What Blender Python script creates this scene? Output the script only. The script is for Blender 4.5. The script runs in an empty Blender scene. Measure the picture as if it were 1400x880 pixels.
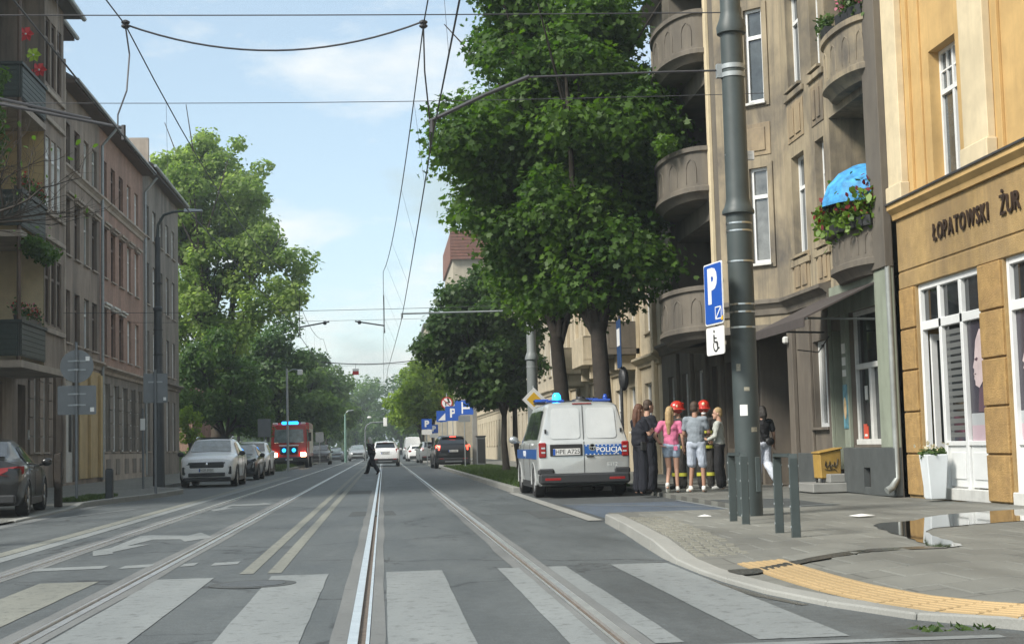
import bpy, bmesh, math, random
import numpy as np
from mathutils import Vector, Matrix, noise
random.seed(7); RNG = np.random.default_rng(7)
SC = bpy.context.scene
COL = SC.collection
R = math.radians

# ---------------- camera ----------------
PITCH, YAW, ROLL, EYE = 0.0847133, 0.0896889, -0.0261799, 1.085
fw = Vector((math.sin(YAW)*math.cos(PITCH), math.cos(YAW)*math.cos(PITCH), math.sin(PITCH)))
rt = Vector((math.cos(YAW), -math.sin(YAW), 0)); up = rt.cross(fw)
c_, s_ = math.cos(ROLL), math.sin(ROLL)
rt2 = c_*rt + s_*up; up2 = -s_*rt + c_*up
cam = bpy.data.cameras.new('camera'); cam.sensor_width = 36; cam.lens = 2000/1400*36
cam.clip_start = .1; cam.clip_end = 6000
camo = bpy.data.objects.new('camera', cam); COL.objects.link(camo)
M = Matrix((rt2, up2, -fw)).transposed().to_4x4(); M.translation = (0, 0, EYE)
camo.matrix_world = M; SC.camera = camo

# ---------------- light ----------------
SUN_EL, SUN_BACK = R(42), R(31)      # sun behind thin cloud, to the left and behind the viewer
S = Vector((-math.cos(SUN_EL)*math.cos(SUN_BACK), -math.cos(SUN_EL)*math.sin(SUN_BACK), math.sin(SUN_EL)))
sun = bpy.data.lights.new('sun', 'SUN'); sun.energy = 2.0; sun.angle = R(16); sun.color = (1, .95, .86)
suno = bpy.data.objects.new('sun', sun); COL.objects.link(suno)
suno.rotation_euler = S.to_track_quat('Z', 'Y').to_euler()
W = bpy.data.worlds.new('World'); SC.world = W; W.use_nodes = True
nt = W.node_tree; nd = nt.nodes; ln = nt.links
for n in list(nd): nd.remove(n)
def N(tree, t, **kw):
    n = tree.nodes.new(t)
    for k, v in kw.items():
        if k.startswith('i_'): n.inputs[k[2:].replace('_', ' ')].default_value = v
        elif k.startswith('n'): n.inputs[int(k[1:])].default_value = v
        else: setattr(n, k, v)
    return n
out = N(nt, 'ShaderNodeOutputWorld'); bg = N(nt, 'ShaderNodeBackground'); bg.inputs[1].default_value = .095
sky = N(nt, 'ShaderNodeTexSky', sky_type='NISHITA', sun_disc=False, sun_elevation=SUN_EL, sun_rotation=math.atan2(S.x, S.y),
        air_density=1.0, dust_density=.7, ozone_density=1.0)
tc = N(nt, 'ShaderNodeTexCoord'); sep = N(nt, 'ShaderNodeSeparateXYZ'); ln.new(tc.outputs['Generated'], sep.inputs[0])
def wmath(op, a, b=None, clamp=False):
    n = N(nt, 'ShaderNodeMath', operation=op, use_clamp=clamp)
    for i, q in enumerate((a, b)):
        if q is None: continue
        if isinstance(q, (int, float)): n.inputs[i].default_value = q
        else: ln.new(q, n.inputs[i])
    return n.outputs[0]
den = wmath('ADD', wmath('MAXIMUM', sep.outputs[2], 0), .22)
cmb = N(nt, 'ShaderNodeCombineXYZ'); ln.new(wmath('DIVIDE', sep.outputs[0], den), cmb.inputs[0]); ln.new(wmath('DIVIDE', sep.outputs[1], den), cmb.inputs[1])
cmb.inputs[2].default_value = 3.7
n1 = N(nt, 'ShaderNodeTexNoise', i_Scale=1.15, i_Detail=9, i_Roughness=.56, i_Distortion=.35); ln.new(cmb.outputs[0], n1.inputs['Vector'])
rmp = N(nt, 'ShaderNodeValToRGB'); rmp.color_ramp.elements[0].position = .50; rmp.color_ramp.elements[1].position = .63
ln.new(n1.outputs[0], rmp.inputs[0])
veil = wmath('ADD', wmath('MULTIPLY', rmp.outputs[0], .5), .48, True)   # thin cloud veil everywhere plus soft puffs
mxs = N(nt, 'ShaderNodeMixRGB'); mxs.inputs[2].default_value = (2.35, 2.8, 2.75, 1)
ln.new(veil, mxs.inputs[0]); ln.new(sky.outputs[0], mxs.inputs[1])
mxp = N(nt, 'ShaderNodeMixRGB'); mxp.inputs[2].default_value = (4.4, 4.4, 4.2, 1); n2_ = N(nt, 'ShaderNodeTexNoise', i_Scale=2.6, i_Detail=10, i_Roughness=.6, i_Distortion=.2); ln.new(cmb.outputs[0], n2_.inputs['Vector'])
rp2 = N(nt, 'ShaderNodeValToRGB'); rp2.color_ramp.elements[0].position = .46; rp2.color_ramp.elements[1].position = .66; ln.new(n2_.outputs[0], rp2.inputs[0]); ln.new(wmath('MULTIPLY', rp2.outputs[0], .85), mxp.inputs[0]); ln.new(mxs.outputs[0], mxp.inputs[1]); ln.new(mxp.outputs[0], bg.inputs[0]); ln.new(bg.outputs[0], out.inputs[0])
SC.view_settings.view_transform = 'Standard'; SC.view_settings.look = 'None'; SC.view_settings.exposure = 1.45; SC.view_settings.gamma = 1
SC.cycles.max_bounces = 8; SC.cycles.diffuse_bounces = 4; SC.cycles.transmission_bounces = 4; SC.cycles.transparent_max_bounces = 8
SC.cycles.caustics_reflective = False; SC.cycles.caustics_refractive = False

# ---------------- helpers ----------------
class MB:
    """collects shapes and links them as one mesh"""
    def __init__(s): s.v = []; s.f = []; s.m = []; s.cur = 0
    def add(s, vs, fs):
        o = len(s.v); s.v += [tuple(p) for p in vs]; s.f += [tuple(i+o for i in f) for f in fs]; s.m += [s.cur]*len(fs); return s
    def box(s, x0, x1, y0, y1, z0, z1):
        return s.add([(x0,y0,z0),(x1,y0,z0),(x1,y1,z0),(x0,y1,z0),(x0,y0,z1),(x1,y0,z1),(x1,y1,z1),(x0,y1,z1)],
              [(0,3,2,1),(4,5,6,7),(0,1,5,4),(1,2,6,5),(2,3,7,6),(3,0,4,7)])
    def hexa(s, p): # eight corners, bottom four then top four
        return s.add(p, [(0,3,2,1),(4,5,6,7),(0,1,5,4),(1,2,6,5),(2,3,7,6),(3,0,4,7)])
    def quad(s, *p): return s.add(p, [tuple(range(len(p)))])
    def prism(s, poly, d0, d1, ax='z'):
        n = len(poly)
        def pt(a, b, d): return {'z': (a,b,d), 'x': (d,a,b), 'y': (a,d,b)}[ax]
        vs = [pt(a,b,d0) for a,b in poly]+[pt(a,b,d1) for a,b in poly]
        return s.add(vs, [tuple(range(n))[::-1], tuple(range(n,2*n))]+[(i,(i+1)%n,n+(i+1)%n,n+i) for i in range(n)])
    def tube(s, pts, r, n=8, cap=True, sq=None):
        pts = [Vector(p) for p in pts]; k = len(pts); rs = r if isinstance(r, (list, tuple)) else [r]*k
        d = (pts[1]-pts[0]).normalized(); a = d.orthogonal().normalized()
        vs = []; 
        for i, p in enumerate(pts):
            t = ((pts[min(i+1,k-1)]-pts[max(i-1,0)])).normalized()
            a = (a-t*a.dot(t)).normalized(); b = t.cross(a)
            for j in range(n):
                w = 2*math.pi*j/n; vs.append(p+(a*math.cos(w)+b*math.sin(w))*rs[i])
        fs = [(i*n+j, i*n+(j+1)%n, (i+1)*n+(j+1)%n, (i+1)*n+j) for i in range(k-1) for j in range(n)]
        if cap: fs += [tuple(range(n))[::-1], tuple((k-1)*n+j for j in range(n))]
        return s.add(vs, fs)
    def lathe(s, prof, c=(0,0,0), n=16, ax='z', cap=True):
        vs = []
        for r, h in prof:
            for j in range(n):
                w = 2*math.pi*j/n; a, b = r*math.cos(w), r*math.sin(w)
                vs.append({'z': (c[0]+a,c[1]+b,c[2]+h), 'x': (c[0]+h,c[1]+a,c[2]+b), 'y': (c[0]+a,c[1]+h,c[2]+b)}[ax])
        k = len(prof)
        fs = [(i*n+j, i*n+(j+1)%n, (i+1)*n+(j+1)%n, (i+1)*n+j) for i in range(k-1) for j in range(n)]
        if cap: fs += [tuple(range(n))[::-1], tuple((k-1)*n+j for j in range(n))]
        return s.add(vs, fs)
    def ell(s, c, r, n=12, m=8, rot=None):
        vs = []; 
        for i in range(m+1):
            t = math.pi*i/m
            for j in range(n):
                w = 2*math.pi*j/n; p = Vector((r[0]*math.sin(t)*math.cos(w), r[1]*math.sin(t)*math.sin(w), r[2]*math.cos(t)))
                if rot is not None: p = rot @ p
                vs.append(p+Vector(c))
        return s.add(vs, [(i*n+j, (i+1)*n+j, (i+1)*n+(j+1)%n, i*n+(j+1)%n) for i in range(m) for j in range(n)])
    def mesh(s, name, mats, smooth=None, bev=0, org=(0,0,0)):
        me = bpy.data.meshes.new(name)
        o = Vector(org)
        me.from_pydata([Vector(p)-o for p in s.v], [], s.f)
        for m in (mats if isinstance(mats, (list, tuple)) else [mats]): me.materials.append(m)
        me.polygons.foreach_set('material_index', s.m)
        bm = bmesh.new(); bm.from_mesh(me)
        bmesh.ops.remove_doubles(bm, verts=bm.verts, dist=1e-5)
        bmesh.ops.recalc_face_normals(bm, faces=bm.faces)
        if bev:
            eds = [e for e in bm.edges if len(e.link_faces) == 2 and e.calc_face_angle(0) > R(35)]
            bmesh.ops.bevel(bm, geom=eds, offset=bev, segments=1, affect='EDGES', clamp_overlap=True)
        bm.to_mesh(me); bm.free()
        if smooth:
            me.polygons.foreach_set('use_smooth', [True]*len(me.polygons)); me.set_sharp_from_angle(angle=R(smooth))
        me.update(); return me
    def build(s, name, mats, parent=None, smooth=None, bev=0, org=(0,0,0), **tg):
        return put(name, s.mesh(name, mats, smooth, bev, org), parent, **tg)
def put(name, me, parent=None, loc=None, rot=None, **tg):
    o = bpy.data.objects.new(name, me); COL.objects.link(o)
    if parent: o.parent = parent
    if loc is not None: o.location = loc
    if rot is not None: o.rotation_euler = rot
    for k, v in tg.items(): o[k] = v
    return o
def thing(name, label, cat, loc=(0,0,0), rz=0, group=None):
    o = put(name, None, None, loc, (0,0,rz), label=label, category=cat)
    if group: o['group'] = group
    return o
def T(label, cat, group=None):
    d = dict(label=label, category=cat)
    if group: d['group'] = group
    return d
def dup(root, loc, rz=0, label=None, group=None, parent=None):
    r = root.copy(); COL.objects.link(r); r.location = loc; r.rotation_euler = (0,0,rz)
    if label: r['label'] = label
    if group: r['group'] = group
    if parent: r.parent = parent
    def rec(a, b):
        for ch in list(a.children):
            c = ch.copy(); COL.objects.link(c); c.parent = b; rec(ch, c)
    rec(root, r)
    return r
def npmesh(name, verts, faces_n, mats, attr=None):
    """verts (K*n,3): K separate n-gons"""
    K = len(verts)//faces_n
    me = bpy.data.meshes.new(name); me.vertices.add(len(verts)); me.loops.add(len(verts)); me.polygons.add(K)
    me.vertices.foreach_set('co', np.ascontiguousarray(verts, dtype=np.float32).ravel())
    me.loops.foreach_set('vertex_index', np.arange(len(verts), dtype=np.int32))
    me.polygons.foreach_set('loop_start', np.arange(0, len(verts), faces_n, dtype=np.int32))
    for m in mats: me.materials.append(m)
    me.update(calc_edges=True)
    if attr is not None:
        a = me.attributes.new('tone', 'FLOAT', 'FACE'); a.data.foreach_set('value', np.asarray(attr, dtype=np.float32))
    return me
def evalmesh(o, name):
    dg = bpy.context.evaluated_depsgraph_get(); dg.update()
    me = bpy.data.meshes.new_from_object(o.evaluated_get(dg)); me.name = name
    return me
def textmesh(txt, size, depth=.004, bold=0.0, align='CENTER', name='lettering'):
    cu = bpy.data.curves.new('t', 'FONT'); cu.body = txt; cu.size = size; cu.extrude = depth; cu.offset = bold; cu.align_x = align; cu.align_y = 'CENTER'
    cu.resolution_u = 3
    o = bpy.data.objects.new('t', cu); COL.objects.link(o)
    me = evalmesh(o, name); bpy.data.objects.remove(o); bpy.data.curves.remove(cu)
    return me
def basis(x, y, z, loc=(0,0,0)):
    m = Matrix((Vector(x), Vector(y), Vector(z))).transposed().to_4x4(); m.translation = loc; return m

# ---------------- materials ----------------
def new_mat(name):
    m = bpy.data.materials.new(name); m.use_nodes = True
    t = m.node_tree; b = t.nodes['Principled BSDF']; return m, t, b
def mat(name, col, rough=.6, metal=0, var=0, vscale=3, bump=0, bscale=40, dirt=None, dscale=1.2, damt=.5, streak=False, zs=.22, spec=.5, coat=0, emit=None, estr=0, vcol=None, coord='Position'):
    m, t, b = new_mat(name); L = t.links
    b.inputs['Roughness'].default_value = rough; b.inputs['Metallic'].default_value = metal
    b.inputs['Specular IOR Level'].default_value = spec
    b.inputs['Base Color'].default_value = (*col, 1)
    if coat: b.inputs['Coat Weight'].default_value = coat; b.inputs['Coat Roughness'].default_value = .04
    if emit: b.inputs['Emission Color'].default_value = (*emit, 1); b.inputs['Emission Strength'].default_value = estr
    if var or bump or dirt:
        if coord == 'Position': g = N(t, 'ShaderNodeNewGeometry').outputs['Position']
        else: g = N(t, 'ShaderNodeTexCoord').outputs['Object']
    src = None
    if var:
        n = N(t, 'ShaderNodeTexNoise', i_Scale=vscale, i_Detail=6, i_Roughness=.65); L.new(g, n.inputs['Vector'])
        mr = N(t, 'ShaderNodeMapRange', n1=.3, n2=.7, n3=1-var, n4=1+var); L.new(n.outputs[0], mr.inputs[0])
        mx = N(t, 'ShaderNodeMixRGB', blend_type='MULTIPLY', n0=1.0); mx.inputs[1].default_value = (*col, 1)
        L.new(mr.outputs[0], mx.inputs[2]); src = mx.outputs[0]
    if dirt:
        v = g
        if streak:
            mp = N(t, 'ShaderNodeMapping'); mp.inputs['Scale'].default_value = (1, 1, zs); L.new(g, mp.inputs[0]); v = mp.outputs[0]
        n = N(t, 'ShaderNodeTexNoise', i_Scale=dscale, i_Detail=7, i_Roughness=.62, i_Distortion=.4); L.new(v, n.inputs['Vector'])
        rp = N(t, 'ShaderNodeMapRange', n1=.42, n2=.68, n3=0, n4=damt); L.new(n.outputs[0], rp.inputs[0])
        mx = N(t, 'ShaderNodeMixRGB'); mx.inputs[1].default_value = (*col, 1); mx.inputs[2].default_value = (*dirt, 1)
        if src: L.new(src, mx.inputs[1])
        L.new(rp.outputs[0], mx.inputs[0]); src = mx.outputs[0]
        if streak:   # narrow rain runs and soot
            mp2 = N(t, 'ShaderNodeMapping'); mp2.inputs['Scale'].default_value = (3.2, 3.2, .16); L.new(g, mp2.inputs[0])
            n2 = N(t, 'ShaderNodeTexNoise', i_Scale=1.4, i_Detail=6, i_Roughness=.7); L.new(mp2.outputs[0], n2.inputs['Vector'])
            r2 = N(t, 'ShaderNodeMapRange', n1=.5, n2=.72, n3=0, n4=damt*.8); L.new(n2.outputs[0], r2.inputs[0])
            m2 = N(t, 'ShaderNodeMixRGB'); m2.inputs[2].default_value = (*[c*.8 for c in dirt], 1); L.new(src, m2.inputs[1]); L.new(r2.outputs[0], m2.inputs[0]); src = m2.outputs[0]
    if src: L.new(src, b.inputs['Base Color'])
    if bump:
        n = N(t, 'ShaderNodeTexNoise', i_Scale=bscale, i_Detail=4, i_Roughness=.6); L.new(g, n.inputs['Vector'])
        bp = N(t, 'ShaderNodeBump', i_Strength=bump, i_Distance=.02); L.new(n.outputs[0], bp.inputs['Height']); L.new(bp.outputs[0], b.inputs['Normal'])
    return m
def ground_mat(name, col, speck=.25, blot=.22, rough=.8, worn=None, wornthr=.55, brick=None, bump=.25, cracks=0):
    """asphalt / paint / paving: fine aggregate speckle, large blotches, optional wear down to another colour"""
    m, t, b = new_mat(name); L = t.links; g = N(t, 'ShaderNodeNewGeometry').outputs['Position']
    b.inputs['Roughness'].default_value = rough; b.inputs['Specular IOR Level'].default_value = .5
    a = N(t, 'ShaderNodeTexNoise', i_Scale=70, i_Detail=3, i_Roughness=.7); L.new(g, a.inputs['Vector'])
    mp = N(t, 'ShaderNodeMapping'); mp.inputs['Scale'].default_value = (1.0, .25, 1); L.new(g, mp.inputs[0])
    c = N(t, 'ShaderNodeTexNoise', i_Scale=1.3, i_Detail=6, i_Roughness=.6); L.new(mp.outputs[0], c.inputs['Vector'])
    r1 = N(t, 'ShaderNodeMapRange', n1=.25, n2=.75, n3=1-speck, n4=1+speck); L.new(a.outputs[0], r1.inputs[0])
    r2 = N(t, 'ShaderNodeMapRange', n1=.3, n2=.7, n3=1-blot, n4=1+blot); L.new(c.outputs[0], r2.inputs[0])
    mu = N(t, 'ShaderNodeMath', operation='MULTIPLY'); L.new(r1.outputs[0], mu.inputs[0]); L.new(r2.outputs[0], mu.inputs[1])
    base = N(t, 'ShaderNodeRGB'); base.outputs[0].default_value = (*col, 1); src = base.outputs[0]
    if worn:
        w = N(t, 'ShaderNodeTexNoise', i_Scale=9, i_Detail=8, i_Roughness=.75); L.new(g, w.inputs['Vector'])
        wr = N(t, 'ShaderNodeMapRange', n1=wornthr, n2=wornthr+.12, n3=0, n4=.85); L.new(w.outputs[0], wr.inputs[0])
        mx = N(t, 'ShaderNodeMixRGB'); mx.inputs[2].default_value = (*worn, 1); L.new(src, mx.inputs[1]); L.new(wr.outputs[0], mx.inputs[0]); src = mx.outputs[0]
    if cracks:   # hairline cracks, tar seams and oil stains
        ds = N(t, 'ShaderNodeTexNoise', i_Scale=1.6, i_Detail=5, i_Roughness=.6); L.new(g, ds.inputs['Vector'])
        ad = N(t, 'ShaderNodeMixRGB', blend_type='ADD', n0=.55); L.new(g, ad.inputs[1]); L.new(ds.outputs[1], ad.inputs[2])
        for sc_, th, thr, dk in ((.27,.010,.44,.75),(.9,.014,.54,.8)):
            vo = N(t, 'ShaderNodeTexVoronoi', feature='DISTANCE_TO_EDGE', i_Scale=sc_); L.new(ad.outputs[0], vo.inputs['Vector'])
            lt = N(t, 'ShaderNodeMapRange', n1=th*.3, n2=th, n3=1, n4=0); L.new(vo.outputs[0], lt.inputs[0])
            ms_ = N(t, 'ShaderNodeTexNoise', i_Scale=.35*sc_+.12, i_Detail=2); L.new(g, ms_.inputs['Vector'])
            mr_ = N(t, 'ShaderNodeMapRange', n1=thr, n2=thr+.05, n3=0, n4=dk*cracks); L.new(ms_.outputs[0], mr_.inputs[0])
            mm = N(t, 'ShaderNodeMath', operation='MULTIPLY'); L.new(lt.outputs[0], mm.inputs[0]); L.new(mr_.outputs[0], mm.inputs[1])
            mx = N(t, 'ShaderNodeMixRGB'); mx.inputs[2].default_value = (.025,.026,.027,1); L.new(mm.outputs[0], mx.inputs[0]); L.new(src, mx.inputs[1]); src = mx.outputs[0]
        st_ = N(t, 'ShaderNodeTexNoise', i_Scale=2.6, i_Detail=4, i_Roughness=.5); L.new(g, st_.inputs['Vector'])
        mr_ = N(t, 'ShaderNodeMapRange', n1=.62, n2=.72, n3=0, n4=.45*cracks); L.new(st_.outputs[0], mr_.inputs[0])
        mx = N(t, 'ShaderNodeMixRGB'); mx.inputs[2].default_value = tuple(c*.55 for c in col)+(1,); L.new(mr_.outputs[0], mx.inputs[0]); L.new(src, mx.inputs[1]); src = mx.outputs[0]
    if cracks:
        md_ = N(t, 'ShaderNodeTexNoise', i_Scale=11, i_Detail=5, i_Roughness=.7); L.new(g, md_.inputs['Vector'])
        mr_ = N(t, 'ShaderNodeMapRange', n1=.3, n2=.7, n3=.80, n4=1.2); L.new(md_.outputs[0], mr_.inputs[0])
        mx = N(t, 'ShaderNodeMixRGB', blend_type='MULTIPLY', n0=1.0); L.new(src, mx.inputs[1]); L.new(mr_.outputs[0], mx.inputs[2]); src = mx.outputs[0]
    if brick:
        bt = N(t, 'ShaderNodeTexBrick', i_Scale=1, i_Mortar_Size=.012, i_Brick_Width=brick[0], i_Row_Height=brick[1], i_Bias=0)
        bt.inputs['Color1'].default_value = (1,1,1,1); bt.inputs['Color2'].default_value = (.86,.86,.86,1); bt.inputs['Mortar'].default_value = (.55,.55,.55,1)
        L.new(g, bt.inputs['Vector']); mb = N(t, 'ShaderNodeMixRGB', blend_type='MULTIPLY', n0=1.0); L.new(src, mb.inputs[1]); L.new(bt.outputs[0], mb.inputs[2]); src = mb.outputs[0]
    mx = N(t, 'ShaderNodeMixRGB', blend_type='MULTIPLY', n0=1.0); L.new(src, mx.inputs[1]); L.new(mu.outputs[0], mx.inputs[2]); L.new(mx.outputs[0], b.inputs['Base Color'])
    rr = N(t, 'ShaderNodeMapRange', n1=.3, n2=.7, n3=rough-.1, n4=min(1, rough+.1)); L.new(c.outputs[0], rr.inputs[0]); L.new(rr.outputs[0], b.inputs['Roughness'])
    bp = N(t, 'ShaderNodeBump', i_Strength=bump, i_Distance=.006); L.new(a.outputs[0], bp.inputs['Height']); L.new(bp.outputs[0], b.inputs['Normal'])
    return m
def leaf_mat(name, dark, light, trans=.35, rough=.5):
    m, t, b = new_mat(name); L = t.links
    at = N(t, 'ShaderNodeAttribute', attribute_name='tone')
    mx = N(t, 'ShaderNodeMixRGB'); mx.inputs[1].default_value = (*dark, 1); mx.inputs[2].default_value = (*light, 1); L.new(at.outputs['Fac'], mx.inputs[0])
    L.new(mx.outputs[0], b.inputs['Base Color']); b.inputs['Roughness'].default_value = rough; b.inputs['Specular IOR Level'].default_value = .35
    tr = N(t, 'ShaderNodeBsdfTranslucent'); hs = N(t, 'ShaderNodeHueSaturation', i_Saturation=1.15, i_Value=1.5); L.new(mx.outputs[0], hs.inputs['Color']); L.new(hs.outputs[0], tr.inputs[0])
    ms = N(t, 'ShaderNodeMixShader', n0=trans); L.new(b.outputs[0], ms.inputs[1]); L.new(tr.outputs[0], ms.inputs[2])
    L.new(ms.outputs[0], t.nodes['Material Output'].inputs[0]); return m
def glass_mat(name, col, rough=.06, var=.4):
    return mat(name, col, rough, 0, var=var, vscale=2.2, spec=.9)
A_COL = (.082, .092, .094)
m_asph = ground_mat('asphalt', A_COL, .5, .28, .62, cracks=1, bump=.5)
m_asph2 = ground_mat('asphalt_patch', (.064, .071, .072), .25, .15, .8)
m_bay = ground_mat('bay_asphalt', (.075, .10, .135), .2, .25, .75, worn=(.09,.095,.1), wornthr=.5)
m_paint = ground_mat('road_paint', (.205, .222, .222), .14, .16, .7, worn=(.095,.10,.10), wornthr=.53)
m_painty = ground_mat('road_paint_yellowed', (.20, .205, .178), .16, .18, .75, worn=(.095,.098,.092), wornthr=.52)
m_conc = ground_mat('concrete', (.24, .24, .225), .15, .2, .82)
m_bed = ground_mat('rail_bed_concrete', (.15, .157, .155), .18, .22, .8, worn=(.1,.1,.1), wornthr=.55)
m_kerb = ground_mat('kerb_stone', (.26, .26, .24), .15, .2, .8)
m_slab = [ground_mat('paving_slab_%d' % i, (.165*k, .166*k, .148*k), .13, .25, .78, worn=(.11,.11,.10), wornthr=.6) for i, k in enumerate((1, .9, 1.08))]
m_pave = ground_mat('paving_small', (.165, .166, .148), .13, .25, .8, brick=(.5, .5))
m_cobble = ground_mat('cobbles', (.23, .225, .19), .15, .2, .85)
m_tact = ground_mat('tactile_yellow', (.40, .285, .145), .08, .12, .7, worn=(.3,.23,.13), wornthr=.6)
m_soil = ground_mat('soil', (.06, .05, .035), .3, .3, .95)
m_turf = ground_mat('turf', (.045, .075, .02), .4, .3, .95)
m_steel = mat('rail_steel', (.72, .74, .74), .3, .75, var=.15, vscale=5)
m_rust = mat('groove_rust', (.12, .095, .075), .85, 0, var=.35, vscale=20)
m_pole = mat('pole_greygreen', (.05, .064, .064), .5, 0, var=.14, vscale=4, bump=.05, bscale=60)
m_polel = mat('pole_galvanised', (.34, .37, .38), .5, .3, var=.15, vscale=6)
m_band = mat('steel_band', (.6, .62, .62), .3, 1)
m_black = mat('black_rubber', (.018, .018, .019), .7)
m_dark = mat('dark_plastic', (.028, .029, .031), .5)
m_wire = mat('wire', (.05, .05, .055), .5)
m_white = mat('white_pvc', (.78, .79, .78), .35, var=.05, vscale=3)
m_offw = mat('aged_white_wood', (.6, .6, .57), .55, var=.12, vscale=5)
m_brownf = mat('brown_frame', (.10, .065, .045), .6, var=.2)
m_sign = mat('sign_back_grey', (.17, .185, .195), .55, .2, var=.1)
m_blue = mat('sign_blue', (.015, .09, .42), .4)
m_swhite = mat('sign_white', (.8, .8, .78), .4)
m_red = mat('sign_red', (.5, .02, .02), .4)
m_yel = mat('sign_yellow', (.75, .45, .03), .45)
m_ink = mat('ink_black', (.02, .02, .02), .5)
m_curt = mat('curtained_glass', (.72,.73,.71), .25, var=.25, vscale=5, spec=.7)
m_gl = [glass_mat('window_glass_%d' % i, c, .05, .5) for i, c in enumerate(((.035,.042,.045), (.06,.07,.072), (.15,.155,.15), (.02,.024,.026)))]
m_bark = mat('bark', (.06, .048, .036), .9, var=.35, vscale=6, bump=.6, bscale=18)
m_barkd = mat('bark_dark', (.035, .028, .022), .9, var=.3, vscale=6, bump=.6, bscale=18)
m_roof = mat('roof_tin', (.12, .115, .11), .6, var=.2, vscale=2)
# ---------------- ground, road, rails ----------------
ST = dict(kind='structure')
def sheet(name, m, poly, z, **kw):
    return MB().add([(x,y,z) for x,y in poly], [tuple(range(len(poly)))]).build(name, m, **kw)
def smooth01(a, b, x): t = max(0, min(1, (x-a)/(b-a))); return t*t*(3-2*t)
sheet('ground', m_soil, [(-1500,-300),(1500,-300),(1500,3000),(-1500,3000)], -.12, **ST)
RAILS = [(-3.545,-1),(-2.155,1),(-.165,-1),(1.31,1)]    # running edge, side on which the head lies
slots = []
for e, s in RAILS: slots.append((min(e-.06*(s < 0), e-.07*(s > 0)), max(e+.07*(s < 0), e+.06*(s > 0))))
mb = MB(); xs = [-7.6]+[q for sl in slots for q in sl]+[5.7]
for i in range(0, len(xs), 2):
    ys = [-12, 0, 10, 25, 60, 150, 600]
    for j in range(len(ys)-1): mb.quad((xs[i],ys[j],0),(xs[i+1],ys[j],0),(xs[i+1],ys[j+1],0),(xs[i],ys[j+1],0))
mb.build('road', m_asph, **ST)
MB().quad((-60,600,-.002),(60,600,-.002),(60,900,-.002),(-60,900,-.002)).build('road', m_asph, **ST)
for (e, s), sl in zip(RAILS, slots):
    h = (e, e+.058*s); l = (e-.045*s, e-.066*s); g = (e, e-.045*s)
    mb = MB()
    mb.box(min(h), max(h), -12, 600, -.1, .007); mb.box(min(l), max(l), -12, 600, -.1, .005); mb.cur = 1
    mb.box(min(g), max(g), -12, 600, -.1, -.014)
    mb.build('tram_rail', [m_steel, m_rust], **ST)
    # irregular concrete cast beside the rail
    for a, w in ((sl[0], -.10), (sl[1], .085)):
        mb = MB(); ys = list(np.arange(-4, 40, 1.6))+list(np.arange(40, 110, 5))+[200, 600]
        for j in range(len(ys)-1):
            def ww(k): rr = random.Random(int(a*977)+k); return w*(1+rr.uniform(-.16,.16))
            mb.quad((a,ys[j],.003),(a+ww(j),ys[j],.003),(a+ww(j+1),ys[j+1],.003),(a,ys[j+1],.003))
        mb.build('rail_bed', m_bed, **ST)
# zebra crossing: one bar each, broken at the rails
Y0, Y1 = 7.95, 13.2
for k in range(-5, 3):
    segs = [(k, k+.5)]
    for sl in slots:
        c0, c1 = sl[0]-.11, sl[1]+.1; nw = []
        for a, b in segs:
            if c1 <= a or c0 >= b: nw.append((a,b))
            else:
                if a < c0-.03: nw.append((a,c0))
                if b > c1+.03: nw.append((c1,b))
        segs = nw
    if k == 2: segs = [(2.02, 2.53)]
    if k == 1: segs = [(1.0, 1.19), (1.45, 1.61)]
    for a, b in segs:
        n = 12; mb = MB(); rr = random.Random(k*7+int(a*100)); 
        for i in range(n):
            ya, yb = Y0+(Y1-Y0)*i/n, Y0+(Y1-Y0)*(i+1)/n
            j = lambda: rr.uniform(-.004,.004)
            if i == 0: la, lb = a, b
            na, nb = a+j(), b+j()
            mb.quad((la,ya,.004),(lb,ya,.004),(nb,yb,.004),(na,yb,.004)); la, lb = na, nb
        mb.build('zebra_bar', m_painty if k in (-3,-5) else m_paint, **ST)
def strip(name, m, pts, w, z=.004):
    mb = MB()
    for i in range(len(pts)-1):
        a, b = Vector((*pts[i],z)), Vector((*pts[i+1],z)); d = (b-a).normalized(); nn = Vector((-d.y,d.x,0))*w/2
        mb.quad(a-nn, b-nn, b+nn, a+nn)
    return mb.build(name, m, **ST)
for x in (-1.25, -1.0): strip('centre_line', m_painty, [(x,13.5),(x,30),(x,60),(x,110),(x-.0,240)], .125)
strip('edge_line', m_painty, [(-4.37,10),(-4.37,30),(-4.37,66)], .2); strip('edge_line', m_paint, [(-4.15,10),(-4.15,30),(-4.15,66)], .2)
for a, b in ((-3.43,-2.75),(-2.58,-2.3),(-2.0,-1.87),(-1.7,-1.45)): sheet('give_way_dash', m_paint, [(a,14.62),(b,14.72),(b,15.1),(a,15.0)], .004, **ST)
sheet('road_arrow', m_paint, [(-3.38,17.5),(-3.21,16.63),(-3.04,16.9),(-3.1,17.2),(-2.88,18.5),(-3.12,18.3),(-3.0,19.5),(-2.62,19.35),(-2.5,18.8),(-2.24,19.6),(-2.56,20.9),(-2.64,20.2),(-3.2,20.6),(-3.31,20.4),(-3.26,18.0)], .0045, **ST)
sheet('road_arrow', m_paint, [(-3.39,29.3),(-3.24,28.4),(-2.98,29.76),(-3.16,30.0),(-3.17,31.1),(-2.6,31.05),(-2.3,31.5),(-2.6,32.4),(-2.7,31.9),(-3.24,31.95),(-3.29,31.1),(-3.27,30.0)], .0045, **ST)
strip('bay_line', m_paint, [(-5.88,27.4),(-5.1,31)], .1)
strip('stop_line', m_paint, [(1.62,7.78),(3.3,7.72)], .12, .0035)
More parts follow.
